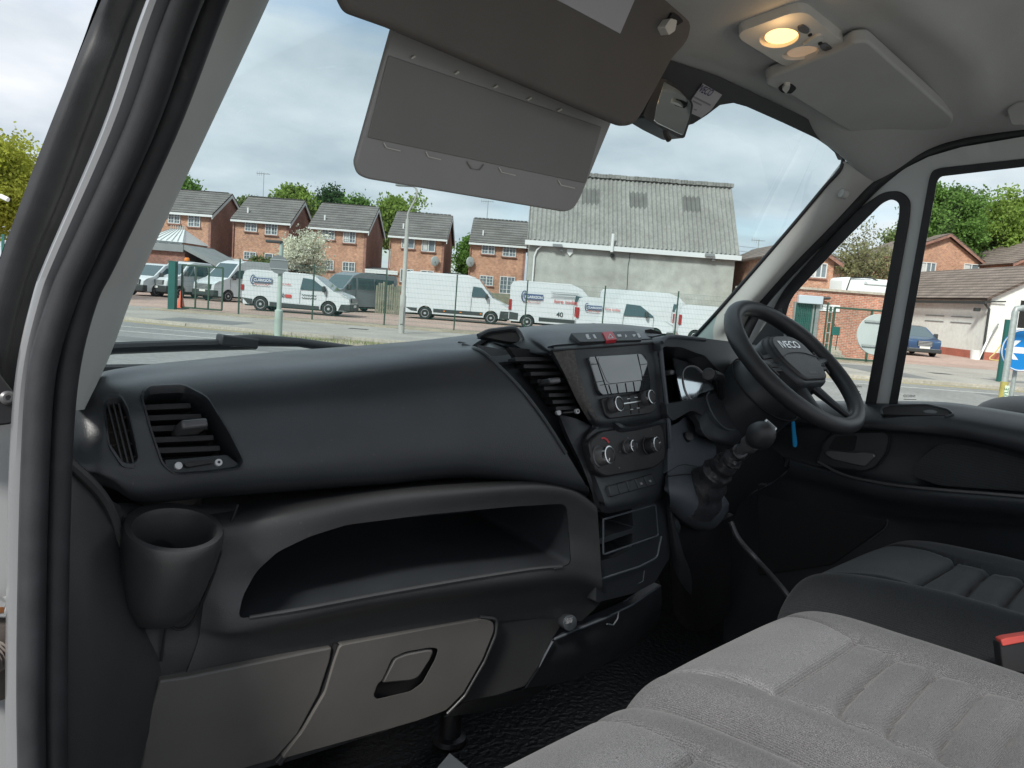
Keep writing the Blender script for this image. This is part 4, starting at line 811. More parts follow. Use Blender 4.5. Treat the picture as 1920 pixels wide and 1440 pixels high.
obj('clip_slot', slab(V1, rp(px('1252,40 1262,22 1274,30 1282,40 1270,48'), 3), .004, -.002), M['void'], v1)
V2 = Pl(Y(740, 53, .655), Y(1148, 227, .735), Y(677, 333, .69))
vm = mat('visor_flap', (.31, .305, .295), .55, bump=(1500, .15, .0005), var=(6, .05), spec=.4); vm2 = mat('visor_flap_inset', (.205, .198, .19), .6, bump=(1500, .15, .0005), var=(6, .05), spec=.35)
fl = obj('flap', slab(V2, rp(px('744,30 1172,160 1148,227 1088,372 1076,392 1060,398 690,336 674,328 667,306 672,288'), [0, 0, 4, 10, 10, 10, 14, 12, 12, 6]), .0, -.006), vm, v1, bev=.002)
obj('flap_inset', slab(V2, rp(px('729,104 1128,238 1098,344 690,258'), 3), .0012, -.001), vm2, fl, bev=.0006)
for u, v in ((775, 107), (857, 136), (930, 162), (993, 185), (1050, 206)): obj('flap_pip', slab(V2, rp([(u-4, v+2), (u+3, v-3), (u+5, v), (u-2, v+4)], 1), .0024, .0), M['lampp'], fl)
for u, v, s in ((721, 276, 1), (800, 293, .9), (937, 322, 1), (1048, 346, 1)):
    bm = BM(); pline(V2, [(u-1*s, v-8), (u+4*s, v+1), (u+30*s, v+7*s)], 1.8, .0016, bm); obj('flap_tab', bm, M['lampp'], fl, smooth=False)
bm = BM(); pline(V2, [(876, 303), (884, 316), (900, 319), (908, 308)], 1.4, .0016, bm); obj('flap_catch', bm, vm2, fl, smooth=False)
v2 = thing('driver_visor', 'grey driver sun visor stowed flat against the roof lining', 'sun visor', Z(1640, 170, 2.08))
RV = Pl(Vector((1.25, .72, 2.104)), Vector((1.66, .72, 2.082)), Vector((1.45, .55, 2.128)))
obj('visor_board', slab(RV, rp(px('1437,160 1436,152 1446,145 1504,123 1582,92 1600,80 1628,78 1789,222 1784,236 1758,248 1697,268 1676,264 1664,263 1648,271 1636,271 1622,265 1478,176'), [4, 6, 8, 10, 10, 8, 8, 14, 10, 10, 8, 4, 4, 6, 4, 6, 14]), .012, -.010), M['liner2'], v2, bev=.006, seg=3)
obj('clip_slot', slab(RV, rp(px('1458,166 1468,158 1484,158 1494,166 1484,176 1466,174'), 4), .0135, .006), M['void'], v2)
obj('hinge_clip', slab(RV, rp(px('1466,168 1472,160 1482,160 1480,168 1474,176'), 2), .018, .008), M['lampp'], v2, bev=.0015)
mr = thing('rear_view_mirror', 'black framed rear view mirror partly hidden behind the folded visor', 'mirror', Y(1260, 150, .78))
MP = Pl(Y(1245, 150, .725), Y(1299, 195, .752), Y(1228, 227, .715))
h_ = obj('housing', slab(MP, rp(px('1236,146 1250,148 1276,166 1301,193 1296,222 1284,259 1276,259 1240,240 1205,218 1212,200'), [8, 4, 6, 8, 6, 5, 5, 8, 8, 8]), .0, -.03), M['black'], mr, bev=.004)
obj('mirror_glass', slab(MP, rp(px('1246,153 1274,169 1297,194 1293,221 1281,254 1240,235 1227,228 1232,195'), [4, 6, 5, 5, 5, 8, 4, 8]), .0012, -.002), M['mirror'], mr, bev=.0008)
obj('dimming_lever', tube(BM(), cr_([MP.at(1247, 242, -.004), MP.at(1250, 254, -.004), MP.at(1254, 262, -.004)], 8), .0045, 8), M['dirt'], mr)
obj('mirror_stem', tube(BM(), [MP.at(1235, 165, -.03), Vector((1.05, .815, 2.03))], .012, 10), M['black'], mr)
lm = thing('courtesy_lamp', 'pale plastic cab lamp with one lens glowing warm yellow', 'interior lamp', Z(1480, 75, 2.10))
LPp = Pl(Vector((.95, .72, 2.112)), Vector((1.2, .72, 2.112)), Vector((1.07, .56, 2.146)))
pl_o = rp(px('1384,66 1392,58 1480,26 1502,23 1516,26 1578,76 1584,84 1580,95 1488,124 1476,125 1464,121 1390,76'), [8, 8, 10, 10, 10, 10, 8, 10, 10, 8, 10, 8])
lp = obj('lamp_plate', slab(LPp, pl_o, .010, -.008), M['lampp'], lm, bev=.004, seg=3)
def ovl(cx, cy, a, b, t, n=36): return [(cx+a*math.cos(2*math.pi*k/n)*math.cos(t)-b*math.sin(2*math.pi*k/n)*math.sin(t), cy+a*math.cos(2*math.pi*k/n)*math.sin(t)+b*math.sin(2*math.pi*k/n)*math.cos(t)) for k in range(n)]
cut(lp, [slab(LPp, ovl(1461, 72, 37, 18, R(-8)), .0102, .002), slab(LPp, ovl(1501, 100, 35, 12, R(-10)), .0102, .003)])
obj('lit_lens', slab(LPp, ovl(1465, 69, 31, 14, R(-8)), .004, -.004), M['lens'], lm, bev=.002)
obj('clear_lens', slab(LPp, ovl(1504, 98, 29, 9, R(-10)), .005, -.002), M['lensfaint'], lm, bev=.002)
bm = BM()
for u, v in ((1508, 55), (1550, 89)): slab(LPp, rp([(u-13, v-4), (u-2, v-8), (u+11, v+2), (u+7, v+9), (u-3, v+8), (u-12, v+3)], 4), .0120, .006, bm)
obj('reading_switch', bm, M['silver'], lp, bev=.002)
obj('switch_slider', slab(LPp, rp([(1504, 86), (1530, 68), (1540, 66), (1545, 74), (1520, 84)], 3), 0.0135, .006), M['lampp'], lp, bev=.002)
bm = BM()
for u, v in ((1519, 66), (1538, 82)): slab(LPp, ovl(u, v, 4.5, 2.6, R(-25), 14), .0108, .008, bm)
obj('switch_marks', bm, M['void'], lp)
ld = bpy.data.lights.new('lamp_glow', 'POINT'); ld.energy = .028; ld.color = (1, .62, .28); ld.shadow_soft_size = .01
lo = bpy.data.objects.new('lamp_glow', ld); COL.objects.link(lo); lo.location = LPp.at(1466, 70, .035)

# ================================================================== SEATS
def seat(par, x0, x1, y0, y1, z0, xl, xr_, flare, yrib, ribs, mats, drop=.15, n=4.5, bol=.016, tilt=.0):
    nx, ny = 200, 230; xc = (x0+x1)/2; hw = (x1-x0)/2; G = {}
    regs = ('bolster', 'front_panel', 'ribbed_panel'); bms = [BM() for _ in regs]; cache = [dict() for _ in regs]
    def f(i, j):
        a = (i/(nx-1)-.5)*math.pi; b = j/(ny-1)*math.pi/2
        cx = abs(math.cos(a))**(2/n); sx = math.copysign(abs(math.sin(a))**(2/n), a)
        cy = abs(math.cos(b))**(2/(n+1)); sy = abs(math.sin(b))**(2/(n+1))
        x = xc+hw*sx; y = y0+(y1-y0)*sy
        k = max(0., (y-(yrib-.06))/(y1-yrib+.06))
        sl = xl-(flare[0]*k**1.6); sr = xr_+flare[1]*k**1.6
        e = min(cx, 1)*min(cy, 1); d = 0
        d += bol*(math.exp(-((x-(sl-.038))/.034)**2)+math.exp(-((x-(sr+.045))/.04)**2))*(1-.55*min(1, k))
        for s_ in (sl, sr): d -= .012*math.exp(-((x-s_)/.0042)**2)
        ins = 1/(1+math.exp(-(x-sl)/.006))*1/(1+math.exp((x-sr)/.006))
        d -= .012*math.exp(-((y-yrib)/.0042)**2)*ins
        d += .007*ins*(1 if y > yrib else .2)*math.exp(-((y-yrib-.05)/.05)**2)
        c_ = (sl+sr)/2; hwid = (sr-sl)/2
        for r_ in ribs:
            yy = r_-.012*(abs(x-c_)/hwid)**6+.008*(x-c_)/hwid
            g = math.exp(-((y-yy)/.0042)**2); d -= .0105*g*ins
            d += .0035*ins*math.exp(-((y-yy-.018)/.012)**2)
        z = z0-drop*(1-e**.9)+d*min(1, e*1.3)-tilt*(y1-y)
        reg = 0 if not (sl < x < sr) else (1 if y > yrib else 2)
        return Vector((x, y, z)), reg
    P_ = [[f(i, j) for i in range(nx)] for j in range(ny)]
    for j in range(ny-1):
        for i in range(nx-1):
            q = [(j, i), (j, i+1), (j+1, i+1), (j+1, i)]; rs = [P_[a][b][1] for a, b in q]; r_ = max(set(rs), key=rs.count)
            vs = []
            for key in q:
                v = cache[r_].get(key)
                if v is None: v = cache[r_][key] = bms[r_].verts.new(P_[key[0]][key[1]][0])
                vs.append(v)
            bms[r_].faces.new(vs)
    for nm, bm, m in zip(regs, bms, mats): obj(nm, bm, m, par, ang=80)
bs = thing('bench_seat', 'grey cloth double passenger bench seat with ribbed panels and centre valley', 'seat', (.72, .2, .8))
zz = 1.285
seat(bs, .285, .722, -.10, .505, zz, .395, .622, (.075, .015), .355, (.30, .25, .20, .15, .10, .05), (M['fabA'], M['fabB'], M['fabA']))
seat(bs, .716, 1.158, -.10, .525, zz, .80, 1.008, (.01, .10), .367, (.312, .262, .213, .165, .115, .06), (M['fabA'], M['fabB'], M['fabA']))
obj('seat_base', b2(BM(), .32, 1.12, -.10, .42, .80, 1.16), M['black'], bs, bev=.02)
ds = thing('bucket_seat', 'charcoal cloth driver seat with side bolsters, beside the bench', 'seat', (1.46, .25, .8))
seat(ds, 1.245, 1.70, -.05, .585, 1.275, 1.338, 1.545, (.01, .115), .405, (.345, .29, .235, .18, .12, .06), (M['fabC'], M['fabD'], M['fabC']), drop=.13, bol=.026)
obj('seat_base', b2(BM(), 1.28, 1.67, -.05, .45, .80, 1.16), M['black'], ds, bev=.02)
bk = thing('belt_buckle', 'black seat belt buckle with red button between the seats', 'belt buckle', Z(1900, 1225, 1.22))
BK = Pl(X(1875, 1212, 1.15), X(1935, 1200, 1.17), X(1885, 1240, 1.15))
obj('buckle_body', slab(BK, rp(px('1874,1206 1990,1182 2010,1260 1880,1262'), 4), .0, -.03), M['black'], bk, bev=.004)
obj('release_button', slab(BK, rp(px('1876,1200 1886,1196 1980,1182 1982,1192 1880,1212'), 3), .004, -.02), M['coral'], bk, bev=.002)
pp = thing('paper_sheet', 'corner of a white paper sheet lying on the dark floor', 'paper', Z(845, 1440, .806))
PS = Pl(Vector((.6, .6, .812)), Vector((.8, .6, .812)), Vector((.6, .8, .812)))
obj('sheet', slab(PS, px('843,1412 892,1452 850,1560 770,1500'), .0, -.001), M['paper'], pp)
bt = thing('blue_tag', 'narrow bright blue plastic tag hanging below the steering wheel', 'tag', Y(1488, 790, .80))
BT = Pl(Y(1485, 790, .80), Y(1495, 790, .80), Y(1490, 838, .80))
obj('tag_strip', slab(BT, rp(px('1484,780 1489,780 1495,832 1493,839 1488,838'), 3), .0, -.002), M['blue'], bt)
# ================================================================== STREET: everything outside, on axes l (along the street) and a (away from it)
rnd = random.Random(7)
RZ = -YAW
M['asphalt'] = mat('asphalt', (.225, .223, .214), .9, var=[(.35, .14), (9, .18), (90, .25)], bump=(60, .4, .01))
M['pave'] = mat('footway_asphalt', (.33, .305, .272), .9, var=[(.6, .16), (12, .16), (110, .2)], bump=(60, .4, .008))
M['kerbm'] = mat('kerb_stone', (.40, .36, .30), .85, var=[(.8, .2), (14, .2)])
M['lot'] = mat('red_chippings', (.42, .295, .245), .95, var=[(.25, .16), (3, .15), (60, .3)], bump=(40, .5, .02))
M['verge'] = mat('dry_verge', (.34, .285, .21), .95, var=[(1.2, .25), (16, .3)], bump=(30, .6, .03))
M['line'] = mat('road_paint', (.55, .55, .52), .8, var=[(3, .15), (25, .25)])
M['yline'] = mat('yellow_road_paint', (.50, .40, .16), .8, var=[(3, .15), (25, .25)])
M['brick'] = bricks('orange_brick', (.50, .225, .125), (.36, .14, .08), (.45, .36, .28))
M['brickd'] = bricks('dark_and_shaded_brick', (.33, .135, .095), (.23, .09, .065), (.27, .20, .165))  # dark brick, also holding the shade of the house gables
M['brick2'] = bricks('red_brick', (.48, .18, .11), (.36, .13, .085), (.44, .35, .28))
def rooftile(name, c, row=.32):
    m = mat(name, c, .85, var=[(1.1, .22), (14, .28)]); t = m.node_tree; b = t.nodes['Principled BSDF']
    co = t.nodes.new('ShaderNodeTexCoord'); k = t.nodes.new('ShaderNodeTexWave'); k.bands_direction = 'Z'; k.inputs['Scale'].default_value = .314/row*2.1; k.wave_profile = 'SAW'
    t.links.new(co.outputs['Object'], k.inputs['Vector']); q = t.nodes.new('ShaderNodeBump'); q.inputs['Strength'].default_value = .9; q.inputs['Distance'].default_value = .12
    t.links.new(k.outputs['Fac'], q.inputs['Height']); t.links.new(q.outputs[0], b.inputs['Normal'])
    src = b.inputs['Base Color'].links[0].from_socket; x = t.nodes.new('ShaderNodeMixRGB'); x.blend_type = 'MULTIPLY'; x.inputs[0].default_value = .72
    t.links.new(src, x.inputs[1]); t.links.new(k.outputs['Fac'], x.inputs[2]); t.links.new(x.outputs[0], b.inputs['Base Color']); return m
M['tile'] = rooftile('brown_roof_tiles', (.20, .19, .178), .46)
M['tile2'] = rooftile('rust_roof_tiles', (.27, .215, .185), .42)
M['corr'] = mat('weathered_fibre_cement', (.25, .245, .228), .95, var=[(.5, .14), (5, .16), (40, .2)], dust=(7, .62, (.15, .145, .125), .5))
M['corrd'] = mat('dull_rooflight', (.135, .135, .125), .8, var=[(2, .15), (30, .2)])
M['render'] = mat('grey_render', (.37, .375, .345), .95, var=[(.22, .22), (1.4, .16), (20, .14), (90, .1)], dust=(1.1, .62, (.24, .25, .23), .55))
M['whiter'] = mat('white_render', (.74, .74, .70), .9, var=[(.3, .07), (4, .07)], dust=(.9, .64, (.55, .54, .47), .5))
M['upvc'] = mat('white_upvc', (.66, .67, .66), .4)
M['pane'] = mat('window_pane', (.15, .18, .20), .06, spec=.8, var=(.6, .3))
M['curtain'] = mat('pale_curtain', (.5, .5, .48), .9, var=(4, .2))
M['green'] = mat('green_steel', (.012, .10, .085), .5, var=(3, .1))
M['greenmesh'] = mat('green_wire', (.03, .13, .11), .5)
M['dgreen'] = mat('dark_green_paint', (.035, .075, .05), .55)
M['galv'] = mat('galvanised_steel', (.36, .385, .375), .55, metal=.35, var=[(2, .12), (30, .12)], dust=(7, .66, (.30, .22, .13), .4))
M['lampc'] = mat('concrete_post', (.38, .375, .345), .8, var=[(1.5, .12), (30, .12)])
M['sback'] = mat('sign_back_grey', (.42, .46, .45), .55, var=(3, .06))
M['sbackd'] = mat('dull_sign_back', (.16, .17, .175), .6, var=(3, .06))
M['sblue'] = mat('sign_blue', (.005, .20, .55), .4)
M['swhite'] = mat('sign_white', (.78, .80, .80), .4)
M['vwhite'] = mat('van_white', (.60, .62, .63), .32, coat=.5, var=(1.5, .03))
M['vgrey'] = mat('van_silver', (.22, .25, .27), .35, metal=.35, coat=.4)
M['vblue'] = mat('car_blue', (.035, .085, .19), .28, metal=.45, coat=.7)
M['vblk'] = mat('bumper_black', (.035, .04, .04), .6)
M['tyre'] = mat('tyre', (.02, .02, .02), .85)
M['hub'] = mat('wheel_silver', (.46, .47, .48), .35, metal=.1)
M['vglass'] = mat('vehicle_glass', (.04, .075, .085), .07, spec=.9, coat=.5)
M['lampw'] = mat('headlamp', (.55, .6, .62), .12, spec=.8)
M['lampr'] = mat('tail_lamp', (.32, .02, .02), .25)
M['amber'] = mat('amber_lamp', (.75, .22, .03), .3)
M['plate'] = mat('number_plate', (.70, .70, .66), .5)
M['decalb'] = mat('decal_blue', (.05, .08, .18), .5)
M['decalr'] = mat('decal_red', (.50, .07, .06), .5)
M['cone'] = mat('cone_orange', (.70, .13, .07), .6)
M['wood'] = mat('weathered_fence_wood', (.21, .205, .15), .9, var=[(3, .25), (25, .2)])
M['bark'] = mat('bark', (.085, .068, .05), .95, var=(5, .3))
M['slate'] = mat('grey_sheet', (.22, .235, .235), .6, var=(1, .1))
M['soffit'] = mat('dark_void', (.015, .015, .015), .9)
def leafmat(name, c, k=.45):
    m = mat(name, c, .7, var=[(.55, .35), (3, .3)], spec=.25); t = m.node_tree; b = t.nodes['Principled BSDF']
    tr = t.nodes.new('ShaderNodeBsdfTranslucent'); mx_ = t.nodes.new('ShaderNodeMixShader'); mx_.inputs[0].default_value = k
    src = b.inputs['Base Color'].links[0].from_socket; t.links.new(src, tr.inputs[0]); o = t.nodes['Material Output']
    t.links.new(b.outputs[0], mx_.inputs[1]); t.links.new(tr.outputs[0], mx_.inputs[2]); t.links.new(mx_.outputs[0], o.inputs[0]); return m
M['lf'] = {'lime': leafmat('lime_leaves', (.21, .30, .06)), 'mid': leafmat('mid_green_leaves', (.14, .25, .055)), 'dark': leafmat('dark_green_leaves', (.045, .10, .03)),
    'pale': leafmat('pale_green_leaves', (.17, .22, .075)), 'olive': leafmat('olive_leaves', (.24, .24, .12)), 'white': leafmat('white_blossom', (.62, .62, .50), .3), 'yellow': leafmat('yellow_green_leaves', (.31, .35, .05))}
RH = -.08
def st_box(name, l0, l1, a0, a1, z0, z1, m, kind='structure'):
    bm = BM(); c = [E(l0, a0), E(l1, a0), E(l1, a1), E(l0, a1)]
    poly(bm, [q+UP*z0 for q in c], UP*(z1-z0)); o = obj(name, bm, m, smooth=False); o['kind'] = kind; return o
def st_sheet(name, pts, z, m, depth=.05):
    bm = BM(); poly(bm, [E(l, a, z) for l, a in pts], -UP*depth); o = obj(name, bm, m, smooth=False); o['kind'] = 'structure'; return o
st_box('road_surface', -1200, 1200, -1200, 2200, RH-.3, RH, M['asphalt'])
# footway with a rounded corner at the yard entrance on the left
arc = [(-17.2, 31.2), (-16.4, 29.0), (-15.0, 27.2), (-13.0, 25.6), (-10.5, 24.7), (-7, 24.2), (0, 24.0), (60, 23.6)]
st_sheet('footway', arc+[(60, 33.4), (-17.2, 33.4)], 0, M['pave'], .3)
bm = BM()
for (p, q) in zip(arc, arc[1:]):
    d = (E(*q)-E(*p)).normalized(); n_ = UP.cross(d); n_ = -n_ if n_.dot(f0) > 0 else n_
    c = [E(*p)+n_*.16, E(*q)+n_*.16, E(*q)+n_*.004, E(*p)+n_*.004]; poly(bm, [x+UP*(.012) for x in c], -UP*.3)
o = obj('kerb', bm, M['kerbm'], smooth=False); o['kind'] = 'structure'
st_sheet('yard', [(-60, 33.4), (60, 33.4), (60, 120), (-60, 120)], .004, M['lot'], .3)
st_sheet('yard_entrance', [(-60, 30.6), (-17.25, 30.6), (-17.25, 33.38), (-60, 33.38)], -.02, M['lot'], .2)
st_sheet('verge', [(-15.2, 31.0), (15.5, 30.6), (15.5, 33.0), (-15.2, 32.9)], .02, M['verge'], .04)
M['patch'] = mat('patched_asphalt', (.17, .17, .165), .9, var=[(1, .15), (60, .25)], bump=(60, .4, .008))
M['iron'] = mat('cast_iron', (.07, .065, .06), .6, metal=.4, var=(20, .3))
for (l0, l1, a0, a1, z_) in ((-12, -9.4, 25.4, 27.6, .004), (-2, 3.5, 26.2, 27.0, .004), (12, 13.6, 24.6, 29.5, .004), (16.5, 22, 26, 27.2, .004), (-10, -2, 18.2, 19.4, RH+.004), (13, 17, 20.2, 21.6, RH+.004)):
    st_sheet('asphalt_patch', [(l0, a0), (l1, a0+.1), (l1+.05, a1), (l0-.05, a1-.08)], z_, M['patch'], .002)
for l_, a_ in ((-6.2, 28.4), (15.2, 27.8)): st_sheet('access_cover', [(l_, a_), (l_+.7, a_), (l_+.7, a_+.5), (l_, a_+.5)], .005, M['iron'], .003)
def stripe(name, pts, wd, m, z=RH+.004):
    bm = BM()
    for p, q in zip(pts, pts[1:]):
        d = (E(*q)-E(*p)).normalized(); n_ = UP.cross(d)*wd/2
        vs = [bm.verts.new(v+UP*z) for v in (E(*p)+n_, E(*q)+n_, E(*q)-n_, E(*p)-n_)]; bm.faces.new(vs)
    o = obj(name, bm, m, smooth=False); o['kind'] = 'structure'; return o
off = lambda k: [(l-(k if i < 3 else 0), a-k) for i, (l, a) in enumerate(arc)]
stripe('yellow_line', off(.45), .12, M['yline']); stripe('yellow_line', off(.75), .12, M['yline'])
stripe('white_line', [(-40, 26.6), (-14, 22.7), (-5, 22.2), (20, 21.6)], .12, M['line'])
stripe('white_line', [(-40, 24.2), (-14, 21.2), (-6, 20.6)], .12, M['line'])
st_sheet('island', [(-7.8, 21.0), (-5, 20.6), (-3.2, 20.8), (-3.2, 21.8), (-5, 22.0), (-7.6, 21.7)], RH+.10, M['verge'], .3)
def ext(name, label, cat, l, a, z=0, rz=0, group=None): return thing(name, label, cat, E(l, a, z), RZ+rz, group)
def la(u, v, a): q = A(u, v, a); return q[0], q[2]
def merge(bm, f):
    return bm
# ------------------------------------------------------------------ houses
def quad(bm, pts, t):                             # thin slab from four points, thickness along their normal
    n = (Vector(pts[1])-Vector(pts[0])).cross(Vector(pts[2])-Vector(pts[0])).normalized(); return poly(bm, pts, n*t)
def window(par, x0, x1, z0, z1, y, nx=2, nz=3, bars=True, curtain=False, facing=-1, m=None):
    f = BM(); t = .055; yy = y+facing*.03
    for a in ((x0, x1, z0, z0+t), (x0, x1, z1-t, z1), (x0, x0+t, z0+t, z1-t), (x1-t, x1, z0+t, z1-t)): b2(f, a[0], a[1], yy-.04, yy+.04, a[2], a[3])
    for i in range(1, nx): x = x0+(x1-x0)*i/nx; b2(f, x-.032, x+.032, yy-.035, yy+.035, z0+t, z1-t)
    if bars:
        for i in range(nx):
            xa = x0+(x1-x0)*i/nx; xb = x0+(x1-x0)*(i+1)/nx; xm = (xa+xb)/2; b2(f, xm-.014, xm+.014, yy-.025, yy+.025, z0+t, z1-t)
        for j in range(1, nz): z = z0+(z1-z0)*j/nz; b2(f, x0+t, x1-t, yy-.022, yy+.022, z-.014, z+.014)
    w_ = obj('window', f, m or M['upvc'], par, smooth=False)
    obj('pane', b2(BM(), x0+.02, x1-.02, y-.005, y+.005, z0+.02, z1-.02), M['pane'], w_, smooth=False)
    if curtain: obj('curtain', b2(BM(), x0+.1, x0+(x1-x0)*.42, y-.012, y-.006, z0+.1, z1-.1), M['curtain'], w_, smooth=False)
    obj('sill', b2(BM(), x0-.08, x1+.08, y+facing*.12, y, z0-.09, z0-.005), M['upvc'] if m else M['brickd'], w_, smooth=False)
    return w_
HA = 62.0
def house(label, ul, ur, ve_l, rise, depth, wins, lows, canopy=True, vent_x=None, group='brick houses behind the yard', tilecol='tile', extra=None):
    l0, ze = la(ul, ve_l, HA); l1 = l0+(ur-ul)/F*HA
    W_ = l1-l0; h = ext('brick_house', label, 'house', l0, HA, 0, 0, group)
    bm = BM(); b2(bm, 0, W_, .02, depth, -.2, ze)
    front = obj('front_wall', bm, M['brick'], h, smooth=False)
    bm = BM(); poly(bm, [Vector((W_+.003, 0, -.2)), Vector((W_+.003, depth+.01, -.2)), Vector((W_+.003, depth+.01, ze)), Vector((W_+.003, depth/2, ze+rise)), Vector((W_+.003, 0, ze))], Vector((-.2, 0, 0)))
    poly(bm, [Vector((-.003, 0, ze-.01)), Vector((-.003, depth, ze-.01)), Vector((-.003, depth/2, ze+rise))], Vector((.2, 0, 0)))
    obj('gable_wall', bm, M['brickd'], h, smooth=False)  # gable's shaded side put into a darker copy of the front brick
    o_ = .22; e_ = .35; sl_ = rise/(depth/2)
    bm = BM(); quad(bm, [Vector((-o_, -e_, ze-e_*sl_+.06)), Vector((W_+o_, -e_, ze-e_*sl_+.06)), Vector((W_+o_, depth/2, ze+rise+.06)), Vector((-o_, depth/2, ze+rise+.06))], .12)
    quad(bm, [Vector((W_+o_, depth+e_, ze-e_*sl_+.06)), Vector((-o_, depth+e_, ze-e_*sl_+.06)), Vector((-o_, depth/2+.01, ze+rise+.06)), Vector((W_+o_, depth/2+.01, ze+rise+.06))], .12)
    rf = obj('roof', bm, M[tilecol], h, smooth=False)
    bm = BM()
    for k in range(int(W_/.3)): box(bm, (k*.32, depth/2, ze+rise+.17), (.27, .26, .12))
    obj('ridge_tiles', bm, M[tilecol], rf, smooth=False)
    if vent_x is not None: obj('vent_pipe', b2(BM(), vent_x-.055, vent_x+.055, .7, .81, ze+.3, ze+1.0), M['upvc'], rf, smooth=False)
    bm = BM(); b2(bm, -o_, W_+o_, -e_-.03, -e_+.05, ze-.24, ze-.06); obj('gutter', bm, M['upvc'], h, smooth=False)
    bm = BM(); x = W_+o_
    for y0_, z0_, y1_, z1_ in ((-e_, ze-e_*sl_-.02, depth/2, ze+rise-.0), (depth/2, ze+rise, depth+e_, ze-e_*sl_-.02)):
        poly(bm, [Vector((x+.004, y0_, z0_-.2)), Vector((x+.004, y1_, z1_-.2)), Vector((x+.004, y1_, z1_+.05)), Vector((x+.004, y0_, z0_+.05))], Vector((-.05, 0, 0)))
    obj('bargeboard', bm, M['upvc'], h, smooth=False)
    obj('downpipe', b2(BM(), -.12, -.03, -.1, -.02, -.1, ze-.3), M['brickd'], h, smooth=False)
    for (u0, v0, u1, v1, nx, nz, bars, cur) in wins:
        a, b = la(u0, v0, HA), la(u1, v1, HA); window(h, a[0]-l0, b[0]-l0, b[1], a[1], 0, nx, nz, bars, cur)
    if canopy:
        bm = BM(); quad(bm, [Vector((W_+.02, -.1, 2.75)), Vector((W_+2.6, -.1, 2.75)), Vector((W_+2.6, 3.6, 3.0)), Vector((W_+.02, 3.6, 3.0))], .12)
        cn = obj('side_canopy', bm, M['slate'], h, smooth=False); obj('fascia', b2(BM(), W_+.02, W_+2.65, -.16, -.11, 2.55, 2.86), M['upvc'], cn, smooth=False)
        obj('side_door', b2(BM(), W_+.3, W_+2.4, 3.2, 3.3, 0, 2.6), M['soffit'], h, smooth=False)
    return h, l0, W_, ze
def zc(s): return [(240+a/3.692, 300+b/3.692) for a, b in px(s)]
def zd(s): return [(640+a/3.692, 300+b/3.692) for a, b in px(s)]
def wz(f, s, nx=2, nz=3, bars=True, cur=False): q = f(s); return (*q[0], *q[1], nx, nz, bars, cur)
H1 = house('leftmost brick house, with the white roofed conservatory on its front', 262, 394.5, 392, 1.95, 7.6, [wz(zc, '280,365 362,443'), wz(zc, '418,376 500,466'), wz(zc, '150,352 220,435')], [], True)
H2 = house('second brick house from the left, half hidden by the blossom tree', 440.5, 541, 410, 2.0, 7.2, [wz(zc, '812,422 893,498'), wz(zc, '952,434 1035,522'), wz(zc, '803,632 887,695', 2, 2), wz(zc, '948,645 1002,760', 1, 1, False)], [], True, .75)
H3 = house('third brick house from the left, behind the silver minibus', 585, 687, 424, 2.05, 7.2, [wz(zc, '1345,472 1430,553'), wz(zc, '1492,490 1575,578', 2, 3, True, True), wz(zc, '1338,690 1423,765', 2, 2), wz(zc, '1487,703 1570,775', 2, 2)], [], True, .8)
H4 = house('fourth brick house from the left, behind the tall street lamp', 734, 833, 440, 2.0, 7.0, [wz(zd, '420,535 505,615', 2, 1, False, True), wz(zd, '560,547 648,638', 2, 1, False, True), wz(zd, '410,752 495,850', 2, 1, False), wz(zd, '550,762 635,850', 2, 1, False)], [], True, .8)
H5 = house('brick house next to the grey warehouse, with glazed patio doors', 885, 986, 453, 2.0, 7.0, [wz(zd, '975,577 1060,655'), wz(zd, '1120,589 1207,673'), wz(zd, '960,797 1048,872', 2, 3), wz(zd, '1100,803 1195,930', 2, 4)], [], False, .8)
def addlocal(h, name, bm, m): return obj(name, bm, m, h[0], smooth=False)
for h, q in ((H4, '640,700'), (H5, '885,705')):    # satellite dishes
    l_, z_ = la(*zd(q)[0], HA-.4); d_ = ext('satellite_dish', 'grey satellite dish on the fourth house wall' if h is H4 else 'pale satellite dish at the left corner of the house by the warehouse', 'satellite dish', l_, HA-.15, z_, R(20))
    obj('dish', ell(BM(), Vector((0, -.25, 0)), [Vector((.34, 0, 0)), Vector((0, .05, .02)), Vector((0, 0, .40))], 18, 10), M['galv'], d_); obj('arm', tube(BM(), [Vector((0, -.05, 0)), Vector((0, -.3, -.1)), Vector((0, -.55, -.05))], .025, 6), M['vblk'], d_)
def aerial(label, l, a, z, hgt):
    t_ = ext('tv_aerial', label, 'aerial', l, a, z); bm = BM(); tube(bm, [Vector((0, 0, 0)), Vector((0, 0, hgt))], .03, 6); obj('mast', bm, M['galv'], t_)
    bm = BM(); tube(bm, [Vector((-.6, 0, hgt-.1)), Vector((.5, 0, hgt-.1))], .022, 5)
    for k in range(6): tube(bm, [Vector((-.55+k*.18, -.25, hgt-.1)), Vector((-.55+k*.18, .25, hgt-.1))], .014, 5)
    for k in range(3): tube(bm, [Vector((-.55+k*.18, 0, hgt-.3)), Vector((-.55+k*.18, 0, hgt+.1))], .014, 5)
    obj('antenna', bm, M['galv'], t_)
aerial('thin tv aerial on the house roof beside the warehouse', H5[1]+.9, HA+3.4, H5[3]+1.9, 1.8)
aerial('tv aerial on the second house roof', H2[1]+1.0, HA+3.5, H2[3]+1.9, 2.3)
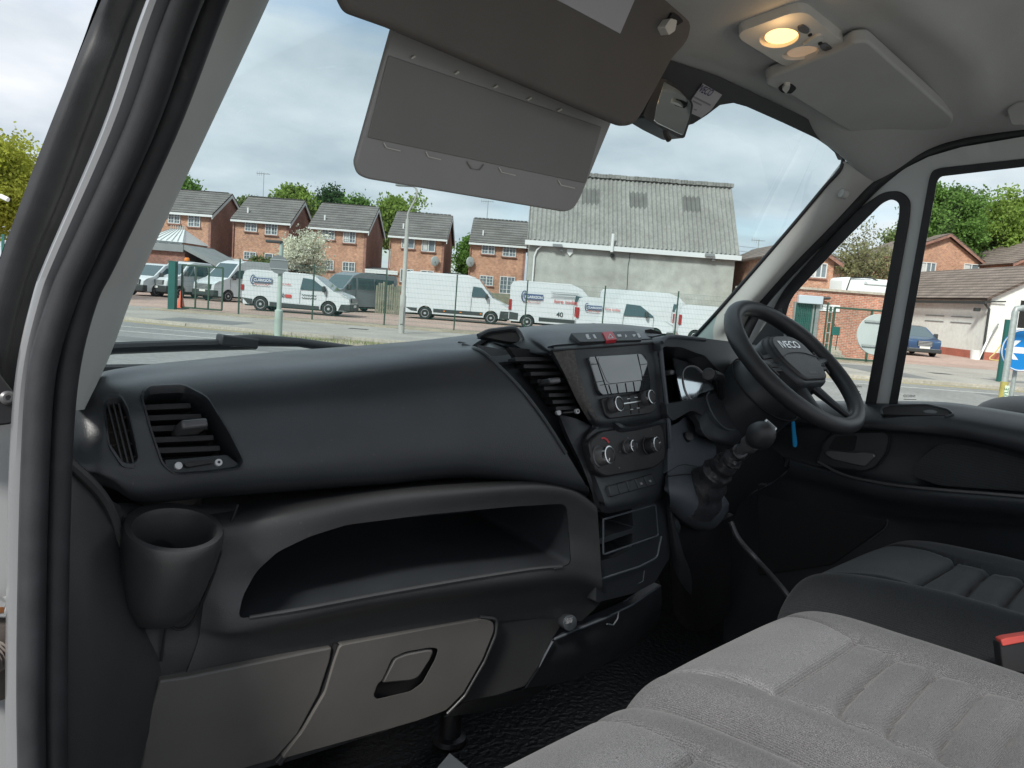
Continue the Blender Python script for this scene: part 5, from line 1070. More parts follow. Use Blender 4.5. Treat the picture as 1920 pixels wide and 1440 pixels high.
# conservatory and flat garage roof at the left house
cl0 = la(291, 450, 57)[0]-.6; cs = ext('conservatory', 'white conservatory with a pale sloping glazed roof', 'conservatory', cl0, 57)
x1 = la(342, 450, 57)[0]-cl0; zb = la(388, 457, 57)[1]; zt = la(334, 430, 59.3)[1]; xa = la(321, 430, 59.3)[0]-cl0; xb = la(347, 432, 59.3)[0]-cl0
bm = BM(); b2(bm, 0, x1, .05, 4.6, 0, zb-.05); obj('base_wall', bm, M['brick'], cs, smooth=False)
gw0 = x1-.1
obj('glazing', b2(BM(), 0, gw0, .0, .04, zb-.85, zb-.12), M['pane'], cs, smooth=False)
bm = BM(); b2(bm, -.05, gw0+.1, -.06, .0, zb-.16, zb); b2(bm, -.05, gw0+.1, -.06, .0, zb-.95, zb-.82)
for k in range(4): b2(bm, gw0*k/3-.06, gw0*k/3+.06, -.06, .0, zb-.82, zb-.16)
obj('frame', bm, M['upvc'], cs, smooth=False)
bm = BM(); vv = [bm.verts.new(p) for p in ((-.15, -.25, zb), (x1+.15, -.25, zb-.05), (x1+.15, 4.7, zb-.05), (-.15, 4.7, zb), (xa, 2.3, zt), (xb, 2.3, zt))]
for f in ((0, 1, 5, 4), (1, 2, 5), (2, 3, 4, 5), (3, 0, 4), (3, 2, 1, 0)): bm.faces.new([vv[i] for i in f])
rf = obj('roof', bm, M['upvc'], cs, smooth=False)
bm = BM()
for k in range(8): tube(bm, [Vector((-.15+(x1+.3)*k/7, -.25, zb+.02)), Vector((xa+(xb-xa)*k/7, 2.3, zt+.02))], .022, 4)
for k in range(7): b2(bm, xa+(xb-xa)*k/6-.03, xa+(xb-xa)*k/6+.03, 2.27, 2.33, zt, zt+.28)
obj('glazing_bars', bm, M['galv'], rf, smooth=False)
gl_ = la(347, 465, 53)[0]-5.4; gz = la(345, 459, 53)[1]; gz2 = la(413, 494, 53)[1]; gx = la(413, 494, 53)[0]-gl_
gr = ext('flat_garage', 'low garage with a grey flat roof left of the crew cab truck', 'garage', gl_, 53)
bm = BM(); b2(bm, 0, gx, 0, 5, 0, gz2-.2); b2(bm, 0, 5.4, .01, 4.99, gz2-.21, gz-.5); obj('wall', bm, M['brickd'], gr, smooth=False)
bm = BM(); quad(bm, [Vector((-.2, -.3, gz)), Vector((5.4, -.3, gz)), Vector((5.4, 5, gz+.05)), Vector((-.2, 5, gz+.05))], -.5)
quad(bm, [Vector((5.4, -.25, gz)), Vector((gx, -.25, gz2)), Vector((gx, 5, gz2)), Vector((5.4, 5, gz))], -.3)
obj('roof', bm, M['slate'], gr, smooth=False)
# ------------------------------------------------------------------ warehouse
WA = 50.0; wl, wz_ = la(992, 450, WA); wr, _ = la(1381, 477, WA); ww = wr-wl; wd = 7.0; ze = wz_
wh_ = ext('warehouse', 'large grey rendered warehouse under a mottled corrugated roof', 'warehouse', wl, WA)
zr_ = la(1360, 352, WA+wd/2)[1]+.1
obj('wall', b2(BM(), .05, ww-.05, 0, wd, -.1, ze-.05), M['render'], wh_, smooth=False)
bm = BM()
for x in (.05, ww-.05): poly(bm, [Vector((x, 0, ze-.06)), Vector((x, wd, ze-.06)), Vector((x, wd/2, zr_-.1))], Vector((.12 if x < 1 else -.12, 0, 0)))
obj('gable', bm, M['render'], wh_, smooth=False)
def corr(x0, x1, t0, t1, lift, m, nm, par, pitch=.22):
    bm = BM(); n_ = int((x1-x0)/pitch*6)+1; ns = 2; rows = []
    for j in range(ns):
        t = t0+(t1-t0)*j/(ns-1); y = -.25+t*(wd/2+.25); z = ze-.1+(zr_-ze+.1)*t
        rows.append([bm.verts.new(Vector((x0+(x1-x0)*i/(n_-1), y, z+lift+.075*math.sin(2*math.pi*(x0+(x1-x0)*i/(n_-1))/pitch)))) for i in range(n_)])
    for i in range(n_-1): bm.faces.new((rows[0][i], rows[0][i+1], rows[1][i+1], rows[1][i]))
    return obj(nm, bm, m, par, smooth=False)
courses = [(0, .345, .10), (.335, .57, .06), (.56, .80, .03), (.79, 1.0, .0)]
dark = ((.25, .335), (.485, .575), (.755, .845))
rf = corr(-.1, ww+.1, .0, .012, .0, M['corr'], 'roof', wh_, .29)
for k, (t0, t1, lf) in enumerate(courses):
    if k != 2: corr(-.12, ww+.12, t0, t1, lf, M['corr'], 'roof_sheets', rf, .29)
    else:
        e = [-.12/ww]+[q for d in dark for q in d]+[1+.12/ww]
        for i in range(len(e)-1): corr(e[i]*ww, e[i+1]*ww, t0, t1, lf, M['corrd'] if i % 2 else M['corr'], 'rooflight' if i % 2 else 'roof_sheets', rf, .29)
bm = BM(); quad(bm, [Vector((ww+.1, wd+.2, ze-.1)), Vector((-.1, wd+.2, ze-.1)), Vector((-.1, wd/2, zr_)), Vector((ww+.1, wd/2, zr_))], .06); obj('rear_slope', bm, M['corr'], rf, smooth=False)
bm = BM()
for k in range(70): box(bm, (-.1+k*(ww+.2)/69, wd/2, zr_+.02+.05*rnd.random()), (.26, .5, .24))
obj('ridge_capping', bm, M['corr'], rf, smooth=False)
bm = BM()
for x in (-.12, ww+.12): poly(bm, [Vector((x, -.25, ze-.28)), Vector((x, wd/2, zr_-.2)), Vector((x, wd/2, zr_+.1)), Vector((x, -.25, ze+.12))], Vector((.05 if x < 0 else -.05, 0, 0)))
obj('verge_flashing', bm, M['corr'], wh_, smooth=False)
obj('gutter', b2(BM(), -.25, ww+.25, -.38, -.18, ze-.32, ze-.02), M['upvc'], wh_, smooth=False)
bm = BM(); tube(bm, [Vector((.9, -.3, ze-.2)), Vector((.55, -.12, ze-.6)), Vector((.42, -.1, ze-1.0)), Vector((.42, -.1, 0))], .06, 8); obj('downpipe', bm, M['upvc'], wh_)
def wl_(u, v): l, z = la(u, v, WA); return l-wl, z
def z4(a, b): return (960+a/3.692, 300+b/3.692)
x, z = wl_(*z4(695, 525)); x2, z2 = wl_(*z4(692, 640)); obj('flue_pipe', tube(BM(), [Vector((x, -.42, z2)), Vector((x, -.42, z+.1))], .10, 10), M['upvc'], wh_)
x, z = wl_(*z4(695, 662)); obj('flue_outlet', lathe(BM(), Vector((x, 0, z)), Vector((0, -1, 0)), [(0, .14), (.14, .13)], 14), M['vblk'], wh_)
x, z = wl_(*z4(400, 640)); bm = BM(); poly(bm, [Vector((x-.18, -.1, z+.2)), Vector((x+.18, -.1, z+.2)), Vector((x+.2, -.1, z)), Vector((x, -.1, z-.24)), Vector((x-.2, -.1, z))], Vector((0, .1, 0))); obj('alarm_box', bm, M['upvc'], wh_, smooth=False)
for q in ((312, 594), (1358, 660)):
    x, z = wl_(*z4(*q)); bm = BM(); box(bm, (x, -.35, z), (.6, .35, .16)); box(bm, (x+.3, -.2, z-.25), (.2, .2, .16)); obj('floodlight', bm, M['slate'], wh_, smooth=False)
pts_ = [Vector((wl_(*z4(a, b))[0], -.03, wl_(*z4(a, b))[1])) for a, b in ((818, 640), (812, 690), (803, 733), (798, 850), (790, 960))]
obj('wall_cable', tube(BM(), pts_, .02, 5), M['vblk'], wh_)
# ------------------------------------------------------------------ vehicles
def wheel(par, x, y, r, side, style='alloy', wd_=.2):
    c = Vector((x, y, r)); ax = Vector((0, side, 0))
    t_ = obj('wheel', lathe(BM(), c-ax*wd_*.5, ax, [(0, r*.9), (.02, r), (wd_-.02, r), (wd_, r*.93), (wd_+.002, r*.66)], 28), M['tyre'], par)
    obj('rim', lathe(BM(), c+ax*(wd_*.5-.02), ax, [(0, r*.66), (.016, r*.66), (.026, r*.60), (.012, r*.5), (.012, r*.2), (.035, r*.18), (.036, r*.02)], 24), M['hub'], t_)
    bm = BM()
    for k in range(6):
        t = k*math.pi/3+.3; q = c+ax*(wd_*.5+.0)+Vector((math.cos(t), 0, math.sin(t)))*r*.42
        lathe(bm, q, ax, [(0, r*.10), (.008, r*.10)], 8)
    obj('rim_holes', bm, M['tyre'], t_)
def vehicle(label, cat, name, l, a, yaw, Lg, Wd, Ht, prof, belt, paint, sidewin, wheels, cladding=None, ws=None, grille=None, head=None, bumper=None, plate=None, tail=False, group='white hire vans in the yard', tumble=.13, wr_=.34, z=0, mirror_x=None, style='alloy', lines=True):
    h = ext(name, label, cat, l, a, z, yaw, group); hy = Wd/2
    bm = BM()
    def yy(zv, x): 
        t = max(0, (zv-belt)/(Ht-belt)); n_ = max(0, (abs(x-Lg/2)-Lg/2+.35)/.35); return hy*(1-tumble*t*t)-.10*n_**2
    L_ = []
    den = []
    for (p, q) in zip(prof, prof[1:]+prof[:1]):
        n_ = max(1, int((Vector(p)-Vector(q)).length/.22))
        for k in range(n_): den.append((p[0]+(q[0]-p[0])*k/n_, p[1]+(q[1]-p[1])*k/n_))
    va = [bm.verts.new((x, -yy(z_, x), z_)) for x, z_ in den]; vb = [bm.verts.new((x, yy(z_, x), z_)) for x, z_ in den]
    bm.faces.new(va); bm.faces.new(vb[::-1])
    for i in range(len(va)): j = (i+1) % len(va); bm.faces.new((va[i], vb[i], vb[j], va[j]))
    for (x, r_) in wheels: pass
    body = obj('body', bm, paint, h, bev=.07, seg=3, ang=50)
    cut(body, [lathe(BM(), Vector((x, -hy-.3, wr_)), Vector((0, 1, 0)), [(0, wr_*1.17), (Wd+.6, wr_*1.17)], 24) for x, _ in wheels])
    obj('underbody', b2(BM(), .15, Lg-.15, -hy*.8, hy*.8, .22, .62), M['soffit'], h, smooth=False)
    for x, _ in wheels:
        for s in (-1, 1): wheel(h, x, s*(hy-.12), wr_, s, style)
    def side(pts, nm, m, lift=.006, s=-1, th=.02, par=h):
        bm = BM(); poly(bm, [Vector((x, s*(yy(z_, x)+lift), z_)) for x, z_ in pts], Vector((0, -s*th, 0))); return obj(nm, bm, m, par, smooth=False)
    for s in (-1, 1):
        for w_ in sidewin: side(w_, 'side_window', M['vglass'], .008, s)
        if cladding:
            for c_ in cladding: side(c_, 'lower_cladding', M['vblk'], .012, s, .03)
        if lines:
            for x in [w_[0][0] for w_ in sidewin[:1]]+[max(q[0] for q in sidewin[0])]:
                side([(x-.008, .5), (x+.008, .5), (x+.008, belt), (x-.008, belt)], 'door_gap', M['vblk'], .002, s, .01)
    if ws:
        (x0, z0), (x1, z1) = ws; n_ = Vector((z1-z0, 0, x0-x1)).normalized(); n_ = -n_ if n_.x < 0 else n_
        bm = BM(); poly(bm, [Vector((x0, -yy(z0, x0)*.93, z0))+n_*.006, Vector((x0, yy(z0, x0)*.93, z0))+n_*.006, Vector((x1, yy(z1, x1)*.88, z1))+n_*.006, Vector((x1, -yy(z1, x1)*.88, z1))+n_*.006], -n_*.03)
        obj('windscreen', bm, M['vglass'], h, smooth=False)
    fx = max(p[0] for p in prof)
    def nose(zv):
        best_ = 0
        for p, q in zip(prof, prof[1:]+prof[:1]):
            if min(p[1], q[1]) <= zv <= max(p[1], q[1]) and abs(p[1]-q[1]) > 1e-6: best_ = max(best_, p[0]+(q[0]-p[0])*(zv-p[1])/(q[1]-p[1]))
        return best_
    if bumper: obj('bumper', poly(BM(), [Vector((fx-.32, q*hy*.985, z_)) for q, z_ in ((-1, bumper[0]), (1, bumper[0]), (1, bumper[1]), (-1, bumper[1]))], Vector((.36, 0, 0))), M['vblk'], h, bev=.05)
    if grille:
        x, z0, z1, k = grille; x = max(nose(z0), nose((z0+z1)/2))+.015; g = obj('grille', b2(BM(), x-.06, x+.025, -hy*k, hy*k, z0, z1), M['vblk'], h, bev=.02)
        bm = BM(); n_ = 4
        for i in range(n_): zz_ = z0+(z1-z0)*(i+.5)/n_; b2(bm, x+.02, x+.03, -hy*k*.92, hy*k*.92, zz_-.012, zz_+.012)
        obj('grille_bars', bm, M['hub'], g, smooth=False)
    if head:
        for s in (-1, 1):
            x, z0, z1 = head; x = nose(z0+.03)+.02; bm = BM(); poly(bm, [Vector((x+.02, s*hy*.60, z0)), Vector((x-.03, s*hy*.96, z0+.06)), Vector((x-.30, s*hy*1.0, z1)), Vector((x-.12, s*hy*.70, z1-.06))], Vector((-.12, 0, 0))); obj('headlight', bm, M['lampw'], h, smooth=False)
    if plate: obj('number_plate', b2(BM(), fx+.03, fx+.055, -.27, .27, plate-.06, plate+.06), M['plate'], h, smooth=False)
    if tail:
        for s in (-1, 1): obj('tail_light', b2(BM(), -.03, .12, s*hy*.90-.03, s*hy*.97, tail[0], tail[0]+(tail[1]-tail[0])*.7), M['lampr'], h, bev=.02)
    if mirror_x:
        for s in (-1, 1): obj('wing_mirror', box(BM(), (mirror_x, s*(hy+.12), belt+.12), (.12, .24, .30)), M['vblk'], h, bev=.04)
    return h, side, yy
def decal(h, side, s_, x0, x1, z0, m, lines=(), scale=1.0, bar=None):
    hh = h[0]; yy = h[2]
    def pt(x, z_, o=.010): return Vector((x, -(yy(z_, x)+o), z_))
    return pt
BIGP = lambda L, Hh: [(0, .45), (.02, Hh-.25), (.12, Hh-.06), (.5, Hh), (L-2.35, Hh), (L-1.75, Hh-.22), (L-.98, 1.42), (L-.30, 1.14), (L-.06, .98), (L, .55), (L-.05, .32), (.1, .32)]
def sidewin_big(L, Hh): return [[(L-2.12, 1.42), (L-1.12, 1.42), (L-1.18, 1.50), (L-1.60, Hh-.62), (L-2.06, Hh-.58)]]
def logo(hs, x0, x1, z, hgt, extra=None, k=-1):
    h, side, yy = hs
    def P_(x, z_, o): return Vector((x, -(yy(z_, x)+o), z_))
    w_ = x1-x0
    d = side([(x0+w_*.12, z), (x1, z), (x1, z+hgt), (x0+w_*.12, z+hgt)], 'logo_panel', M['decalb'], .012, -1, .004)
    bm = BM(); tube(bm, [P_(x0+w_*.13+.30*hgt*3*math.cos(t)*.55, z+hgt*.5+math.sin(t)*hgt*.95, .016) for t in [R(60+k*12) for k in range(21)]], .022*hgt/.2, 5); obj('logo_swoosh', bm, M['decalb'], d)
    text('logo_lettering', 'CLARKSON', M['swhite'], d, P_(x0+w_*.17, z+hgt*.2, .016), P_(x1-w_*.03, z+hgt*.2, .016), UP, bold=.015, squash=1.1)
    bm = BM(); 
    pts = [P_(x0+w_*(.2+.68*t), z-hgt*.5+hgt*.18*math.sin(t*34)*(.6+.4*math.sin(t*9)), .014) for t in [q/60 for q in range(61)]]
    tube(bm, pts, .012, 4); obj('logo_script', bm, M['decalr'], d)
def word(hs, s_, x0, x1, z, m, sq=1.0):
    h, side, yy = hs
    text('side_lettering', s_, m, h, Vector((x0, -(yy(z, x0)+.014), z)), Vector((x1, -(yy(z, x1)+.014), z)), UP, bold=.012, squash=sq)
def put(u, v, a): return la(u, v, a)[0]
# mid size panel van, nose to the right
TR = [(0, .5), (.03, 1.65), (.15, 1.9), (.5, 1.965), (3.1, 1.95), (3.55, 1.84), (4.45, 1.20), (5.05, 1.02), (5.22, .86), (5.28, .5), (5.2, .28), (.1, .30)]
TW = [[(2.85, 1.18), (4.12, 1.18), (4.10, 1.24), (3.45, 1.70), (2.95, 1.74)]]
l_ = put(464, 575, 38.2)
t1 = vehicle('white panel van with blue and red logos, nearest the yard entrance sign', 'van', 'panel_van', l_, 38.2, R(0), 5.28, 1.95, 1.97, TR, 1.15, M['vwhite'], TW, [(.95, 0), (4.25, 0)], [[(.02, .30), (.55, .30), (.55, .56), (.02, .60)], [(1.4, .28), (3.8, .28), (3.8, .44), (1.4, .48)], [(4.72, .30), (5.2, .30), (5.24, .62), (4.85, .60)]], ((4.45, 1.20), (3.55, 1.84)), (5.2, .68, .92, .62), (5.14, .84, 1.06), (.28, .62), .52, (.95, 1.35), mirror_x=4.02)
logo(t1, .42, 1.48, 1.38, .22); word(t1, 'hire today', 1.85, 2.40, 1.34, M['decalr']); word(t1, '40', 1.86, 2.10, .74, M['vblk'], 1.1)
obj('red_patch', b2(BM(), 2.14, 2.44, -.995, -.985, .74, .90), M['decalr'], t1[0], smooth=False)
h_ = t1[0]; bm = BM()
for k in range(2): tube(bm, [Vector((2.95+.7*t, -(t1[2](.8, 3)+.012), .92-k*.14+.03*math.sin(t*40))) for t in [q/40 for q in range(41)]], .012, 4)
obj('door_script', bm, M['vblk'], h_)
# long high panel van
LV = 5.95; l_ = put(764, 580, 43.5)-.15
t2 = vehicle('long plain white van with dark sill trim, behind the tall street lamp', 'van', 'panel_van', l_, 43.0, R(-1.5), LV, 2.05, 2.55, BIGP(LV, 2.55), 1.35, M['vwhite'], sidewin_big(LV, 2.55), [(1.35, 0), (LV-1.0, 0)], [[(1.8, .42), (LV-1.45, .42), (LV-1.45, .62), (1.8, .62)], [(.03, .42), (.9, .42), (.9, .60), (.03, .60)], [(LV-.55, .32), (LV-.05, .32), (LV-.05, .75), (LV-.5, .75)]], ((LV-.98, 1.42), (LV-1.75, 2.33)), (LV-.02, .72, 1.0, .6), (LV-.1, .92, 1.15), (.3, .68), .55, (.9, 1.6), mirror_x=LV-1.3, style='steel')
for x in (2.4, 3.3, 4.4): obj('side_marker', b2(BM(), x-.05, x+.05, -1.05, -1.03, .50, .55), M['amber'], t2[0], smooth=False)
# high roof logo van
LV = 5.5; l_ = put(954, 600, 41.0)
t3 = vehicle('tall white van with the large blue logo, in front of the warehouse', 'van', 'panel_van', l_, 41.5, R(-2), LV, 2.07, 2.45, BIGP(LV, 2.45), 1.35, M['vwhite'], sidewin_big(LV, 2.45), [(1.0, 0), (LV-1.0, 0)], [[(1.6, .42), (LV-1.5, .42), (LV-1.5, .60), (1.6, .62)], [(.03, .40), (.5, .40), (.5, .75), (.03, .8)]], ((LV-.98, 1.42), (LV-1.75, 2.23)), None, None, (.3, .68), None, (.9, 1.7), mirror_x=None)
logo(t3, .62, 1.75, 1.52, .28); word(t3, 'hire today', 2.35, 3.6, 1.42, M['decalr'], .9); word(t3, '40', 2.5, 2.85, .72, M['vblk'])
bm = BM(); tube(bm, [Vector((x, -(t3[2](1.8, x)+.012), z_)) for x, z_ in ((2.15, 1.70), (3.6, 1.70), (3.6, 1.98), (2.15, 1.98))], .008, 4, closed=True)
for k in range(2): tube(bm, [Vector((2.22+1.3*t, -(t3[2](1.8, 3)+.012), 1.89-k*.12+.02*math.sin(t*70))) for t in [q/70 for q in range(71)]], .010, 4)
obj('side_print', bm, M['vblk'], t3[0])
# smaller logo van in front
SV = [(0, .45), (.05, 1.5), (.15, 1.78), (.45, 1.85), (2.5, 1.84), (2.95, 1.74), (3.85, 1.12), (4.35, .98), (4.48, .8), (4.5, .45), (.1, .28)]
l_ = put(1078, 610, 36.5)
t4 = vehicle('smaller white van with logo, its bonnet just above the dashboard', 'van', 'panel_van', l_, 36.6, R(-2), 4.5, 1.85, 1.86, SV, 1.12, M['vwhite'], [[(2.15, 1.12), (3.55, 1.12), (3.5, 1.2), (2.9, 1.62), (2.25, 1.66)]], [(.85, 0), (3.65, 0)], None, ((3.85, 1.12), (2.95, 1.74)), (4.45, .6, .8, .5), (4.36, .78, .98), (.28, .5), .5, (.85, 1.55), mirror_x=3.2, wr_=.31)
logo(t4, .35, 1.15, 1.29, .18); word(t4, 'hire today', 1.3, 2.0, 1.30, M['decalr'])
# long white van beyond and one more tail
LV = 6.2; l_ = put(1126, 590, 43.0)
t5 = vehicle('long unmarked white van directly below the warehouse wall', 'van', 'panel_van', l_, 44.6, R(-3), LV, 2.05, 2.42, BIGP(LV, 2.42), 1.35, M['vwhite'], sidewin_big(LV, 2.42), [(1.2, 0), (LV-1.0, 0)], None, ((LV-.98, 1.42), (LV-1.75, 2.2)), None, None, (.3, .68), None, (.9, 1.5))
l_ = put(1283, 600, 36.5)
t6 = vehicle('white van at the right end of the row, partly behind the pale pillar', 'van', 'panel_van', l_, 38.4, R(-2), 4.5, 1.85, 1.86, SV, 1.12, M['vwhite'], [[(2.15, 1.12), (3.55, 1.12), (3.5, 1.2), (2.9, 1.62), (2.25, 1.66)]], [(.85, 0), (3.65, 0)], None, ((3.85, 1.12), (2.95, 1.74)), None, None, (.28, .5), None, (.85, 1.55), wr_=.31)
# three vehicles nose-on at the left
def nose(hs, L, hgt): pass
LV = 5.6; yw = R(-122); l_ = put(398, 555, 46.5)
t7 = vehicle('white high roof van facing the road, between crew cab truck and logo van', 'van', 'panel_van', l_+2.9, 50.0, yw, LV, 2.05, 2.50, BIGP(LV, 2.50), 1.35, M['vwhite'], sidewin_big(LV, 2.50), [(1.2, 0), (LV-1.0, 0)], None, ((LV-.98, 1.42), (LV-1.75, 2.28)), (LV-.02, .70, 1.0, .7), (LV-.10, .95, 1.2), (.3, .66), .6, (.9, 1.5), mirror_x=LV-1.3)
LV = 5.4; l_ = put(310, 552, 47.0)
CC = [(0, .6), (.02, 1.0), (2.0, 1.02), (2.02, 2.05), (2.2, 2.18), (LV-2.0, 2.2), (LV-1.55, 2.05), (LV-.95, 1.38), (LV-.3, 1.16), (LV-.06, 1.0), (LV, .55), (LV-.05, .35), (.1, .5)]
t8 = vehicle('white crew cab truck with an amber roof beacon, facing the road', 'truck', 'crew_cab_truck', l_+2.6, 50.3, R(-118), LV, 2.0, 2.2, CC, 1.35, M['vwhite'], [[(LV-1.95, 1.36), (LV-1.15, 1.36), (LV-1.6, 1.92), (LV-1.9, 1.95)], [(LV-3.0, 1.36), (LV-2.1, 1.36), (LV-2.1, 1.95), (LV-2.9, 1.95)]], [(.9, 0), (LV-.95, 0)], None, ((LV-.95, 1.38), (LV-1.55, 2.05)), (LV-.02, .75, 1.02, .7), (LV-.10, 1.0, 1.22), (.3, .70), .6, None, group=None, mirror_x=LV-1.3)
bm = BM(); b2(bm, LV-2.5, LV-2.3, -.4, .4, 2.2, 2.26); obj('beacon_bar', bm, M['vblk'], t8[0], smooth=False)
obj('roof_beacon', lathe(BM(), Vector((LV-2.4, -.3, 2.26)), UP, [(0, .16), (.13, .15), (.2, .09)], 16), M['amber'], t8[0])
l_ = put(276, 550, 47)
t9 = vehicle('white van with black grille at the far left, mostly hidden by the pillar', 'van', 'panel_van', l_+1.6, 50.0, R(-108), 5.28, 1.95, 1.97, TR, 1.15, M['vwhite'], TW, [(.95, 0), (4.25, 0)], None, ((4.45, 1.20), (3.55, 1.84)), (5.2, .68, .98, .72), (5.14, .84, 1.06), (.28, .66), .56, None, mirror_x=4.02)
LV = 5.2; l_ = put(640, 560, 46)
MB = [(0, .5), (.03, 2.1), (.15, 2.25), (LV-2.3, 2.3), (LV-1.7, 2.1), (LV-.9, 1.32), (LV-.25, 1.08), (LV, .9), (LV, .5), (LV-.05, .32), (.1, .32)]
t10 = vehicle('silver minibus with side windows, behind the front van beside the wooden fence', 'minibus', 'minibus', l_+2.4, 48.0, R(-128), LV, 1.98, 2.3, MB, 1.3, M['vgrey'], [[(LV-1.85, 1.32), (LV-1.1, 1.32), (LV-1.6, 1.95), (LV-1.85, 1.98)], [(LV-3.2, 1.32), (LV-2.0, 1.32), (LV-2.0, 1.98), (LV-3.2, 1.98)], [(.4, 1.32), (LV-3.35, 1.32), (LV-3.35, 1.98), (.4, 1.98)]], [(1.1, 0), (LV-.95, 0)], None, ((LV-.9, 1.32), (LV-1.7, 2.1)), (LV-.02, .65, .92, .6), (LV-.12, .85, 1.08), (.3, .6), .5, None, group=None, mirror_x=LV-1.25)
# ------------------------------------------------------------------ fences
def mesh_panel(bm, l0, l1, a, z0, z1, pitch=.06, hp=.2):
    n_ = int(abs(l1-l0)/pitch)
    for k in range(n_+1):
        x = l0+(l1-l0)*k/n_; b2(bm, x-.0022, x+.0022, a-.002, a+.002, z0, z1)
    m_ = int((z1-z0)/hp)
    for j in range(m_+1):
        z = z0+(z1-z0)*j/m_; b2(bm, min(l0, l1), max(l0, l1), a+.003, a+.009, z-.0028, z+.0028)
FA = 32.5
fp = [put(u, v, FA) for u, v in ((447, 588), (585, 599), (720, 609), (851, 618), (982, 630), (1126, 645), (1262, 655), (1400, 665), (1540, 675))]
fn = ext('mesh_fence', 'green wire mesh fence with thin posts running along the yard front', 'fence', fp[0], FA)
x0 = fp[0]
for k, x in enumerate(fp):
    obj('post', b2(BM(), x-x0-.026, x-x0+.026, -.03, .03, 0, 2.35), M['dgreen'], fn, smooth=False)
for a, b in zip(fp, fp[1:]):
    bm = BM(); mesh_panel(bm, a-x0, b-x0, -.04, .05, 2.25); obj('wire_panel', bm, M['greenmesh'], fn, smooth=False)
gl0 = put(321, 580, 32.3)
gp_ = ext('gate_post', 'thick teal steel gate post at the yard entrance', 'gate post', gl0, 32.4)
obj('post', b2(BM(), -.14, .14, -.14, .14, 0, 2.0), M['green'], gp_, smooth=False); obj('cap', b2(BM(), -.15, .15, -.15, .15, 2.0, 2.03), M['green'], gp_, smooth=False)
gt = ext('yard_gate', 'open green mesh gate leaf with three uprights beside the thick teal post', 'gate', gl0+.25, 32.7)
gw = put(423, 585, 33)-gl0-.3
bm = BM()
for x in (0, gw*.34, gw*.66, gw): b2(bm, x-.03, x+.03, -.03, .03, .12, 1.9)
for z in (.12, 1.9): b2(bm, 0, gw, -.03, .03, z-.035, z+.035)
obj('gate_frame', bm, M['dgreen'], gt, smooth=False); bm = BM(); mesh_panel(bm, 0, gw, -.01, .15, 1.88, .055, .2); obj('wire_panel', bm, M['greenmesh'], gt, smooth=False)
co = ext('traffic_cone', 'orange traffic cone standing behind the gate mesh', 'cone', put(339, 580, 33.6), 33.6)
obj('cone_body', lathe(BM(), Vector((0, 0, .04)), UP, [(0, .17), (.03, .165), (.2, .13), (.5, .075), (.75, .035), (.76, .02)], 20), M['cone'], co)
obj('base', b2(BM(), -.26, .26, -.26, .26, 0, .05), M['vblk'], co, bev=.01)
wf = ext('wooden_fence', 'short weathered paling fence beside the silver minibus', 'fence', put(697, 575, 44.5), 45.5)
fw_ = put(757, 580, 44.5)-put(697, 575, 44.5)
for k in range(14):
    obj('paling', b2(BM(), fw_*k/14+.012, fw_*(k+1)/14-.02, -.02, .02, .02, 1.75+rnd.uniform(-.12, .12)), M['wood'], wf, smooth=False)
bm = BM(); b2(bm, 0, fw_, .025, .08, .4, .5); b2(bm, 0, fw_, .025, .08, 1.3, 1.4); obj('rail', bm, M['wood'], wf, smooth=False)
bw = ext('boundary_fence', 'long low wooden fence between the yard and the houses', 'fence', -22, 53.5)
obj('boards', b2(BM(), 0, 24, 0, .08, 0, 1.7), M['wood'], bw, smooth=False)
bm = BM()
for k in range(13): b2(bm, k*2-.06, k*2+.06, -.06, .14, 0, 1.8)
obj('fence_post', bm, M['wood'], bw, smooth=False)
# ------------------------------------------------------------------ lamp post, signs, poles
lp_ = ext('street_lamp', 'tall grey street lamp with a curved neck, standing on the far footway', 'street lamp', put(752, 625, 28), 28)
obj('column', tube(BM(), [Vector((0, 0, 0)), Vector((0, 0, 1.35)), Vector((0, 0, 1.42)), Vector((0, 0, 4.1))], [.115, .11, .08, .07], 14), M['lampc'], lp_)
top = 5.28
obj('bracket', tube(BM(), cr_([Vector(q) for q in ((0, 0, 4.1), (.02, 0, 4.35), (.20, 0, 4.75), (.27, 0, 5.05), (.2, 0, 5.22), (.0, 0, top))], 26), .035, 8), M['lampc'], lp_)
bm = BM(); poly(bm, [Vector(q) for q in ((.12, -.09, top-.05), (-.45, -.13, top-.06), (-.52, 0, top-.05), (-.45, .13, top-.06), (.12, .09, top-.05))], Vector((.02, 0, .09))); obj('lantern', bm, M['slate'], lp_, bev=.02)
obj('service_door', b2(BM(), -.06, .06, -.158, -.14, .35, 1.0), M['lampc'], lp_, smooth=False)
sp_ = ext('sign_pole', 'pale green pole on the traffic island carrying a round sign seen from behind', 'sign post', put(521, 632, 21.6), 21.6, RH+.1)
obj('column', tube(BM(), [Vector((0, 0, 0)), Vector((0, 0, .75)), Vector((0, 0, .78)), Vector((0, 0, 2.62))], [.115, .11, .065, .06], 14), mat('pale_green_post', (.36, .43, .38), .6, var=(3, .12), dust=(9, .66, (.3, .28, .2), .4)), sp_)
bm = lathe(BM(), Vector((-.02, -.09, 2.02)), Vector((0, -1, 0)), [(0, .25), (.012, .255), (.03, .255)], 36); rs = obj('sign_back', bm, M['sbackd'], sp_)
bm = BM()
for z in (1.9, 2.15): b2(bm, -.26, .26, -.135, -.118, z-.012, z+.012)
obj('sign_channel', bm, M['galv'], rs, smooth=False)
obj('light_hood', b2(BM(), -.42, .02, -.1, .1, 2.6, 2.68), M['vblk'], sp_, bev=.02)
fl_ = st_sheet('islet', [(8.6, 9.6), (11.9, 9.2), (11.9, 12.4), (8.6, 12.4)], RH+.10, M['pave'], .3)
